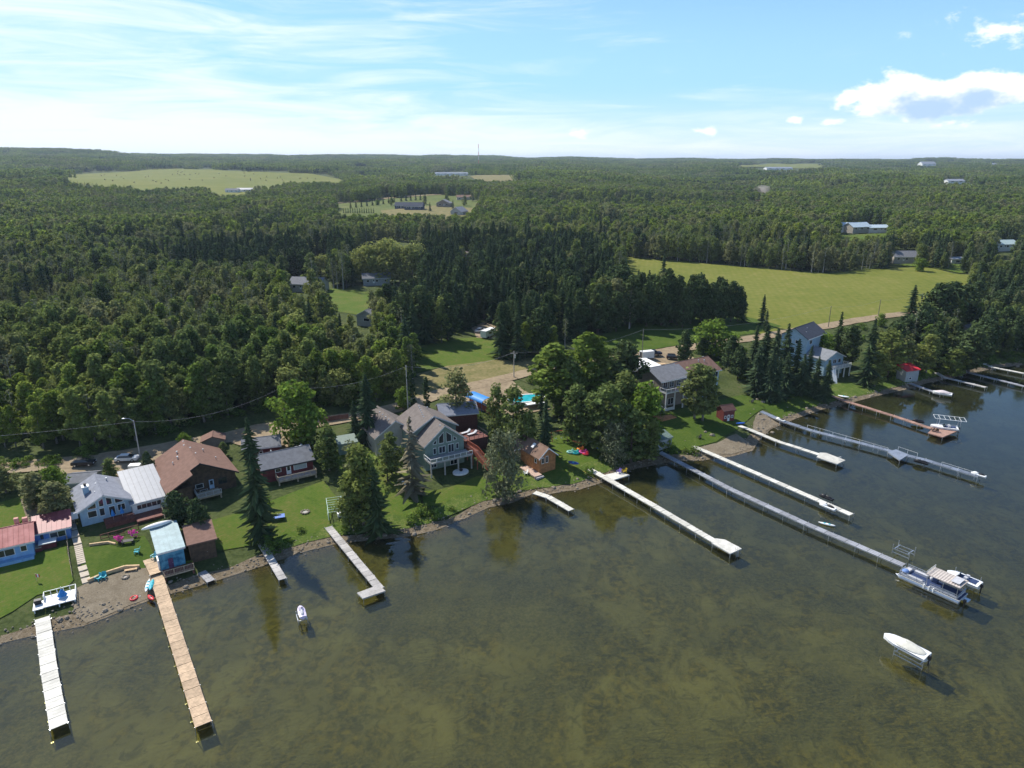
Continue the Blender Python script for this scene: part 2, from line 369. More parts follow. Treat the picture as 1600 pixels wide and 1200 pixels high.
# ------------------------------------------------------------------ sheets laid over the ground
def densify(poly, step, wob=0.0, seed=0):
    out = []
    for i in range(len(poly)):
        a, b = Vector(poly[i]), Vector(poly[(i+1) % len(poly)]); n = max(1, int((b-a).length/step))
        for k in range(n):
            p = a.lerp(b, k/n)
            if wob: p = p+Vector((mnoise.noise(Vector((p.x*.25, p.y*.25, seed))), mnoise.noise(Vector((p.x*.25, p.y*.25, seed+9.))))) * wob
            out.append(p)
    return out
def inpoly(x, y, P):
    x = np.asarray(x, float); y = np.asarray(y, float); ins = np.zeros(np.broadcast(x, y).shape, bool); j = len(P)-1
    for i in range(len(P)):
        xi, yi = P[i]; xj, yj = P[j]
        c = ((yi > y) != (yj > y)) & (x < (xj-xi)*(y-yi)/((yj-yi) or 1e-9)+xi); ins ^= c; j = i
    return ins
def sheet(name, pts, m, off=.05, step=2.5, wob=0.0, px=True, kind='structure', seed=1, shore=False):
    P = [gp(*p) for p in pts] if px else pts
    B = densify(P, step, wob, seed); xs = [p.x for p in B]; ys = [p.y for p in B]
    X, Y = np.meshgrid(np.arange(min(xs), max(xs), step), np.arange(min(ys), max(ys), step)); X = X.ravel()+.01; Y = Y.ravel()+.013
    k = inpoly(X, Y, [(p.x, p.y) for p in B]); X, Y = X[k], Y[k]
    co = [Vector((p.x, p.y)) for p in B]+[Vector((a, b)) for a, b in zip(X, Y)]
    nb = len(B)
    vs, es, fs, *_ = delaunay_2d_cdt(co, [(i, (i+1) % nb) for i in range(nb)], [], 1, 1e-4)
    if not vs: return None
    xy = np.array([(v.x, v.y) for v in vs]); zz = H(xy[:, 0], xy[:, 1])+off
    me = bpy.data.meshes.new(name); me.from_pydata([(a, b, c) for (a, b), c in zip(xy, zz)], [], [tuple(f) for f in fs]); me.materials.append(m)
    for p in me.polygons: p.use_smooth = True
    me.update()
    return tag(link(bpy.data.objects.new(name, me)), kind=kind)
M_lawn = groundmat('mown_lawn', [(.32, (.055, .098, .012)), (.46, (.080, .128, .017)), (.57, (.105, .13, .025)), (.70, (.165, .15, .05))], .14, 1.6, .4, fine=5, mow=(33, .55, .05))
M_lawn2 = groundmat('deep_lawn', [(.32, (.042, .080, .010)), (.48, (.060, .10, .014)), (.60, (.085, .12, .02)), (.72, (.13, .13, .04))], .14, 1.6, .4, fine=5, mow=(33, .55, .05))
M_field = groundmat('hay_field', [(.30, (.10, .125, .020)), (.46, (.135, .152, .026)), (.58, (.165, .17, .036)), (.74, (.24, .20, .075))], .02, .3, .15, fine=.8, mow=(12, .10, .05))
M_rough = groundmat('rough_pasture', [(.32, (.07, .10, .026)), (.5, (.11, .135, .036)), (.66, (.17, .165, .06))], .03, .5, .3, fine=1.0)
M_verge = groundmat('dry_verge', [(.36, (.11, .12, .035)), (.5, (.19, .165, .07)), (.64, (.26, .21, .10))], .18, 1.1, .3, fine=3)
M_road = groundmat('dirt_road', [(.34, (.20, .15, .095)), (.5, (.29, .225, .145)), (.66, (.37, .29, .19))], .12, 1.0, .15, fine=4)
M_sand = groundmat('beach_sand', [(.34, (.15, .12, .082)), (.5, (.21, .172, .12)), (.66, (.28, .235, .17))], .5, 4.0, .25, fine=6)
M_pebble = groundmat('pebbles', [(.36, (.11, .085, .05)), (.5, (.19, .15, .10)), (.62, (.28, .23, .165))], 1.2, 6.0, .8, fine=7)
M_weed = groundmat('rank_grass', [(.34, (.05, .085, .015)), (.5, (.085, .13, .022)), (.64, (.16, .175, .05))], .5, 3.0, .9, fine=3)

sheet('hay_field', [(965, 430), (962, 410), (985, 400), (1040, 406), (1110, 413), (1200, 421), (1290, 428), (1360, 421), (1420, 418), (1455, 418), (1490, 428), (1560, 433), (1640, 437), (1560, 460), (1480, 484),
      (1400, 489), (1330, 498), (1250, 512), (1190, 523), (1150, 500), (1090, 505), (1020, 470)], M_field, .12, 6, .6)
def shore_side(inner, outer, i0=None):  # helper ring for strips parallel to the waterline
    pass
def strip(name, d0, d1, x0, x1, m, off=.04, wob=1.0, seed=3):
    """a band along the waterline between two distances inland"""
    k = [i for i in range(len(SH)) if x0 <= SX[i] <= x1]; pts = [Vector(SH[i]) for i in k]
    dense = []
    for a, b in zip(pts, pts[1:]):
        n = max(1, int((b-a).length/1.0)); dense += [a.lerp(b, j/n) for j in range(n)]
    rows = 7; V_, F_ = [], []
    for i, p in enumerate(dense):
        t = (dense[min(i+2, len(dense)-1)]-dense[max(i-2, 0)]).normalized(); nrm = Vector((-t.y, t.x))
        w1 = d1+wob*mnoise.noise(Vector((p.x*.12, p.y*.12, seed)))*1.6
        for j in range(rows):
            q = p+nrm*(d0+(w1-d0)*j/(rows-1)); V_.append((q.x, q.y))
    xy = np.array(V_); zz = H(xy[:, 0], xy[:, 1])+off
    for i in range(len(dense)-1):
        for j in range(rows-1): a = i*rows+j; F_.append((a, a+rows, a+rows+1, a+1))
    me = npmesh(name, np.column_stack([xy, zz]), np.array(F_), m, True)
    return tag(link(bpy.data.objects.new(name, me)), kind='structure')
strip('rank_grass', 1.5, 5.2, -43, 36, M_weed, .20, 2.2, 5)
strip('rank_grass', 1.5, 5.2, 88, 230, M_weed, .20, 2.2, 5)
strip('pebble_beach', -1.0, 1.7, -130, 230, M_pebble, .11, 1.1, 2)
LAWNS = [
 ([(-90, 880), (0, 874), (45, 868), (104, 852), (116, 905), (104, 918), (58, 932), (20, 955), (-10, 972), (-90, 985)], M_lawn),
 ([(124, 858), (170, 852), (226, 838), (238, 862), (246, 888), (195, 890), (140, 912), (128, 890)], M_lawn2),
 ([(-40, 790), (0, 786), (35, 776), (44, 806), (20, 830), (-40, 840)], M_lawn),
 ([(314, 820), (395, 795), (420, 835), (400, 853), (345, 862), (320, 850)], M_lawn),
 ([(405, 790), (505, 752), (528, 778), (512, 830), (470, 845), (428, 848)], M_lawn),
 ([(520, 700), (560, 690), (605, 700), (655, 765), (662, 800), (625, 815), (580, 800), (560, 760), (530, 740)], M_lawn),
 ([(660, 768), (700, 764), (745, 745), (800, 735), (800, 762), (745, 776), (690, 792), (662, 792)], M_lawn),
 ([(798, 735), (800, 768), (850, 762), (905, 748), (938, 742), (975, 722), (950, 700), (890, 672), (862, 685), (850, 735), (820, 742)], M_lawn),
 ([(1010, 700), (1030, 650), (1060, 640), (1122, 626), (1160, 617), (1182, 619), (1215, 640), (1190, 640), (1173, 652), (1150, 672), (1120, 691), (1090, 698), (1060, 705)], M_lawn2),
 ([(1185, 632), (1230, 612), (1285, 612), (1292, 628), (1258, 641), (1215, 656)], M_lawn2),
 ([(1290, 603), (1330, 597), (1385, 600), (1378, 612), (1340, 620), (1300, 622)], M_weed),
 ([(1440, 560), (1480, 558), (1520, 572), (1490, 580), (1450, 588)], M_lawn),
 ([(640, 545), (700, 530), (790, 525), (880, 530), (880, 550), (800, 560), (700, 572), (652, 582)], M_lawn),
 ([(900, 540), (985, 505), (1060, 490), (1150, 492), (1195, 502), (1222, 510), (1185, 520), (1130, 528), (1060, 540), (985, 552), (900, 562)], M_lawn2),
 ([(490, 450), (575, 455), (592, 482), (570, 494), (520, 486), (500, 470)], M_lawn),
]
for k, (p, m) in enumerate(LAWNS): sheet('lawn', p, m, .14, 2.5, .5, seed=k)
sheet('dry_verge', [(620, 612), (650, 586), (700, 572), (800, 560), (900, 560), (985, 552), (985, 560), (900, 570), (830, 583), (740, 607), (690, 620), (640, 640)], M_verge, .17, 2.5, .5)
def road(name, pts, width, m, off, px=True):
    P = [Vector(gp(*p)) for p in pts] if px else [Vector(p) for p in pts]
    D = []
    for i in range(len(P)-1):
        p0, p1, p2, p3 = P[max(i-1, 0)], P[i], P[i+1], P[min(i+2, len(P)-1)]; n = max(2, int((p2-p1).length/2.5))
        for k in range(n):
            t = k/n; D.append(.5*((2*p1)+(p2-p0)*t+(2*p0-5*p1+4*p2-p3)*t*t+(3*p1-p0-3*p2+p3)*t*t*t))
    D.append(P[-1]); rows = 7; V_, F_ = [], []
    for i, p in enumerate(D):
        t = (D[min(i+1, len(D)-1)]-D[max(i-1, 0)]).normalized(); nrm = Vector((-t.y, t.x))
        wl = width/2*(1+.16*mnoise.noise(Vector((p.x*.2, p.y*.2, 1.)))); wr = width/2*(1+.16*mnoise.noise(Vector((p.x*.2, p.y*.2, 7.))))
        for j in range(rows): q = p+nrm*(-wr+(wl+wr)*j/(rows-1)); V_.append((q.x, q.y))
    xy = np.array(V_); zz = H(xy[:, 0], xy[:, 1])+off
    for i in range(len(D)-1):
        for j in range(rows-1): a = i*rows+j; F_.append((a, a+1, a+1+rows, a+rows))
    return tag(link(bpy.data.objects.new(name, npmesh(name, np.column_stack([xy, zz]), np.array(F_), m, True))), kind='structure')
road('dirt_road', [(-160, 752), (-60, 739), (0, 733), (90, 725), (150, 719), (230, 706), (300, 693), (370, 683), (430, 674), (510, 659), (575, 648), (640, 632), (700, 612), (750, 601), (800, 589), (850, 577), (920, 566),
     (985, 558), (1060, 546), (1140, 534), (1190, 527), (1240, 518), (1290, 510), (1340, 501), (1400, 492), (1480, 484), (1560, 470), (1700, 455)], 5.6, M_road, .24)
sheet('gravel_yard', [(60, 738), (100, 733), (160, 722), (235, 712), (258, 722), (240, 742), (205, 752), (160, 736), (110, 742)], M_road, .2, 2, .4)
sheet('gravel_yard', [(190, 712), (250, 698), (300, 690), (355, 676), (400, 664), (440, 660), (452, 684), (446, 716), (404, 704), (350, 690), (290, 704), (230, 722)], M_road, .2, 2, .4)
sheet('gravel_yard', [(960, 575), (985, 556), (1060, 548), (1085, 560), (1060, 575), (1000, 590)], M_road, .2, 2, .4)
sheet('gravel_yard', [(690, 620), (740, 606), (800, 596), (860, 640), (800, 650), (735, 640)], M_road, .2, 2, .4)
sheet('dirt_track', [(735, 510), (790, 495), (795, 520), (770, 530), (745, 528)], M_road, .2, 2, .4)
sheet('sand_beach', [(110, 925), (148, 908), (196, 892), (232, 888), (250, 920), (236, 934), (200, 948), (165, 962), (135, 974), (118, 960), (112, 940)], M_sand, .17, 1.2, .3)
sheet('sand_beach', [(1090, 700), (1120, 693), (1150, 678), (1168, 690), (1175, 700), (1145, 710), (1100, 716), (1086, 708)], M_sand, .17, 1.2, .4)
sheet('sand_beach', [(1176, 662), (1185, 645), (1205, 652), (1225, 660), (1205, 668), (1185, 688), (1176, 676)], M_sand, .17, 1.2, .4)
sheet('far_field', [(70, 284), (95, 273), (210, 268), (262, 263), (300, 264), (350, 267), (430, 270), (480, 271), (560, 285), (560, 296), (420, 310), (300, 305), (180, 298), (100, 290)], M_field, .6, 25, 2)
sheet('far_field', [(490, 335), (520, 318), (600, 300), (640, 303), (760, 306), (790, 322), (770, 345), (640, 352), (540, 352)], M_rough, .5, 15, 2)
sheet('far_field', [(735, 276), (775, 272), (820, 276), (815, 290), (750, 290)], M_verge, .8, 25, 2)
sheet('far_field', [(1150, 258), (1200, 256), (1290, 257), (1290, 262), (1160, 262)], M_field, 2, 40, 2)
sheet('far_field', [(1300, 368), (1400, 365), (1400, 385), (1310, 388)], M_lawn, .5, 12, 2)
sheet('far_field', [(1380, 415), (1440, 412), (1520, 408), (1600, 408), (1640, 425), (1500, 428), (1450, 418)], M_lawn, .5, 8, 1)
sheet('gravel_yard', [(595, 330), (680, 322), (760, 328), (740, 342), (640, 348), (600, 345)], M_verge, .9, 12, 2)
road('gravel_road', [(440, 326), (520, 319), (600, 311), (700, 304)], 13, M_road, .9)
road('gravel_road', [(1196, 315), (1188, 308), (1190, 300)], 26, M_road, 1.2)
road('garden_path', [(44, 778), (50, 795), (56, 815)], 2.6, M_sand, .22)
# ------------------------------------------------------------------ trees
M_aspen = leafmat('aspen_leaves', (.135, .180, .026), (.185, .225, .044), (.080, .125, .032), .46, c4=(.165, .175, .075))
M_poplar = leafmat('poplar_leaves', (.130, .160, .040), (.165, .185, .055), (.085, .120, .040), .42, c4=(.17, .17, .085))
M_fresh = leafmat('fresh_leaves', (.105, .165, .024), (.13, .185, .034), (.10, .15, .024), .38)
M_willow = leafmat('willow_leaves', (.18, .20, .055), (.20, .21, .06), (.16, .18, .06), .4)
M_spruce = leafmat('spruce_needles', (.032, .050, .019), (.050, .070, .027), (.038, .058, .030), .12)
M_pine = leafmat('pine_needles', (.046, .068, .024), (.060, .080, .030), (.046, .07, .030), .15)
M_dry = leafmat('dry_needles', (.13, .11, .075), (.15, .125, .085), (.12, .115, .065), .15)
M_grey = leafmat('grey_leaves', (.115, .125, .065), (.13, .14, .075), (.11, .125, .07), .25)
M_bush = leafmat('bush_leaves', (.07, .12, .02), (.11, .15, .03), (.06, .10, .02), .3)
M_bark = mat('bark_grey', (.20, .18, .15), .9, .3, 3); M_barkd = mat('bark_brown', (.10, .075, .055), .9, .3, 3)
def cards(C, Nn, a, b, r):
    """quads centred at C with normals N and half sizes a, b"""
    n = len(C); ref = r.normal(size=(n, 3)); u = np.cross(Nn, ref); u /= np.linalg.norm(u, axis=1)[:, None]+1e-9; v = np.cross(Nn, u)
    a = a[:, None]; b = b[:, None]; V = np.stack([C-u*a-v*b*.55, C+u*a*.5-v*b, C+u*a+v*b*.55, C-u*a*.5+v*b], 1).reshape(-1, 3)
    return V, np.arange(4*n).reshape(n, 4)
def crown_broad(seed, h, cr, base, nleaf, size, shape=.7, clumps=34, fill=.55):
    r = np.random.default_rng(seed); C = []; W = []
    for i in range(clumps):
        t = base+(1-base)*(i+.5)/clumps; rad = cr*max(.12, math.sin(math.pi*min(.97, (t-base)/(1-base)*.86+.13)))**shape
        a = i*2.4+r.uniform(-.6, .6); q = rad*r.uniform(.2, 1.02)
        C.append((math.cos(a)*q, math.sin(a)*q, t*h*.95+r.uniform(-.3, .3))); W.append(cr*r.uniform(.22, .56))
    C = np.array(C); W = np.array(W); k = r.integers(0, clumps, nleaf); d = r.normal(size=(nleaf, 3)); d /= np.linalg.norm(d, axis=1)[:, None]
    rad = W[k]*(fill+(1-fill)*r.random(nleaf)**.5); P = C[k]+d*rad[:, None]*np.array([1, 1, .72])
    up = P[:, 2] > base*h*.8; P, d, k = P[up], d[up], k[up]; n = len(P)
    Nn = d*.75+np.array([0, 0, .5])+r.normal(size=(n, 3))*.55; Nn /= np.linalg.norm(Nn, axis=1)[:, None]
    s = size*r.uniform(.6, 1.25, n); V, F = cards(P, Nn, s, s*r.uniform(.6, 1, n), r)
    return V, F, (.35*r.random(clumps)[k]+.65*r.random(n)), C
def crown_spruce(seed, h, R0, whorl, nb, sparse=1.0, droop=.35, power=.85, base=.05, rw=.34):
    r = np.random.default_rng(seed); V = []; F = []; A = []; z = base*h
    while z < h*.985:
        f = 1-z/h; rad = (R0*f**power+.18)*r.uniform(.74, 1.12)
        for j in range(nb):
            if r.random() > sparse: continue
            a = j*6.2832/nb+r.uniform(-.35, .35)+z*1.7; L = rad*r.uniform(.55, 1.18)*(1+.28*math.sin(a*2+seed+z*.9)); dz = L*droop*r.uniform(.6, 1.3)-.25*f
            ca, sa = math.cos(a), math.sin(a); wd = (.24+.15*L)*r.uniform(.6, 1.2); x0 = .08*L; zz = z+r.uniform(-.15, .15)
            c = r.random()
            for (s0, s1) in ((.1, .62), (.5, 1.0)):
                for sg in (-1, 1):
                    w0 = wd*(1.15-s0*.7); w1 = wd*(1.15-s1)*.8; k = len(V)
                    p0 = (ca*L*s0, sa*L*s0, zz-dz*s0**1.3+.05); p1 = (ca*L*s1, sa*L*s1, zz-dz*s1**1.3+.08*s1)
                    q0 = (p0[0]-sa*w0*sg-ca*.1*L, p0[1]+ca*w0*sg-sa*.1*L, p0[2]-rw*w0-.12); q1 = (p1[0]-sa*w1*sg, p1[1]+ca*w1*sg, p1[2]-rw*w1-.06)
                    V += [p0, p1, q1, q0]; F.append((k, k+1, k+2, k+3)); A.append(.5*c+.5*r.random())
        z += whorl*(.55+.75*f)
    return np.array(V), np.array(F), np.array(A)
def trunk_mesh(name, h, r0, m, limbs=None, seed=0, n=6, lean=0.0):
    b = MB(); r = random.Random(seed); pts = []
    for i in range(6): t = i/5; pts.append((Vector((math.sin(t*3+seed)*.12*h*.05+lean*t*t, math.cos(t*2.3+seed)*.12*h*.05, t*h)), r0*(1-t*.86)))
    pts[0] = (pts[0][0]-Vector((0, 0, .6)), r0*1.25)
    for (p, a), (q, c) in zip(pts, pts[1:]): b.tube(p, q, a, c, n)
    if limbs is not None:
        for c in limbs:
            z = max(.8, c[2]-math.hypot(c[0], c[1])*.9-.4)
            b.tube((0, 0, z), tuple(c), r0*.28, r0*.08, 4)
    return b.mesh(name, m, True)
KIND = {}
def reg(kind, name, variants): KIND[kind] = (name, variants)
def mkbroad(kind, name, m, seeds, h, cr, base, n, size, bark, **kw):
    vs = []
    for s in seeds:
        V, F, A, C = crown_broad(s, h, cr, base, n, size, **kw)
        vs.append((npmesh('crown', V, F, m, leaf=A), trunk_mesh('trunk', h*.9, .016*h, bark, C[::4], s)))
    reg(kind, name, vs)
def mkspruce(kind, name, m, seeds, h, R0, whorl, nb, bark, **kw):
    vs = []
    for s in seeds:
        V, F, A = crown_spruce(s, h, R0, whorl, nb, **kw); vs.append((npmesh('crown', V, F, m, leaf=A), trunk_mesh('trunk', h*.97, .014*h, bark, None, s)))
    reg(kind, name, vs)
mkbroad('aspen', 'aspen_tree', M_aspen, (1, 2, 3, 4, 5, 6), 15, 3.0, .16, 2600, .33, M_bark, clumps=34, shape=.8, fill=.35)
mkbroad('poplar', 'poplar_tree', M_poplar, (11, 12, 13, 14), 15, 3.0, .12, 2600, .31, M_bark, clumps=40, shape=.7, fill=.35)
mkbroad('fresh', 'ash_tree', M_fresh, (21, 22), 10, 3.6, .08, 3000, .26, M_bark, clumps=40, shape=.5)
mkbroad('willow', 'willow_tree', M_willow, (31, 32), 12, 4.6, .10, 3000, .3, M_bark, clumps=40, shape=.45)
mkbroad('grey', 'willow_tree', M_grey, (41, 42), 12, 4.4, .06, 4200, .22, M_barkd, clumps=46, shape=.5, fill=.3)
mkbroad('sparse', 'poplar_tree', M_poplar, (51, 52, 53), 14, 3.0, .16, 1500, .30, M_barkd, clumps=38, shape=.6, fill=.2)
mkbroad('bush', 'bush', M_bush, (61, 62, 63), 2.6, 1.7, .0, 520, .17, M_barkd, clumps=14, shape=.4)
mkbroad('pine', 'pine_tree', M_pine, (71, 72, 73), 14, 3.4, .14, 3000, .34, M_barkd, clumps=60, shape=.95, fill=.35)
mkspruce('spruce', 'spruce_tree', M_spruce, (81, 82, 83, 84), 17, 4.3, .60, 9, M_barkd)
mkspruce('bigspruce', 'spruce_tree', M_spruce, (91, 92), 24, 5.4, .62, 11, M_barkd, power=.72, base=.03)
mkspruce('dead', 'spruce_tree', M_dry, (95,), 17, 4.2, .45, 11, M_bark, sparse=.3, droop=.45, rw=.1)
def mkcedar():
    V, F, A, C = crown_broad(97, 10, .85, .0, 2200, .17, shape=.22, clumps=46, fill=.5)
    reg('cedar', 'cedar_tree', [(npmesh('crown', V, F, M_spruce, leaf=A), trunk_mesh('trunk', 8.5, .1, M_barkd, None, 1))])
mkcedar()
mkbroad('snag', 'snag_tree', M_grey, (201, 202), 15, 2.0, .3, 260, .22, mat('bleached_trunk', (.36, .34, .31), .9, .2, 3), clumps=26, shape=.5, fill=.2)
BASEH = dict(snag=15, aspen=15, poplar=15, fresh=10, willow=12, grey=12, sparse=14, bush=2.6, pine=14, spruce=17, bigspruce=24, dead=17, cedar=10)
def tree(kind, x, y, h, w=1.0, label=None, group=None, rot=None, cat='tree', parts=True, v=None):
    name, vs = KIND[kind]; v = random.randrange(len(vs)) if v is None else v; crown, trunk = vs[v % len(vs)]
    s = h/BASEH[kind]; rot = random.uniform(0, 6.28) if rot is None else rot
    t = thing(name, label, cat, (x, y, hz(x, y)-.05), rot, group); t.scale = (s*w, s*w, s)
    put('trunk', trunk, t); put('crown', crown, t); return t
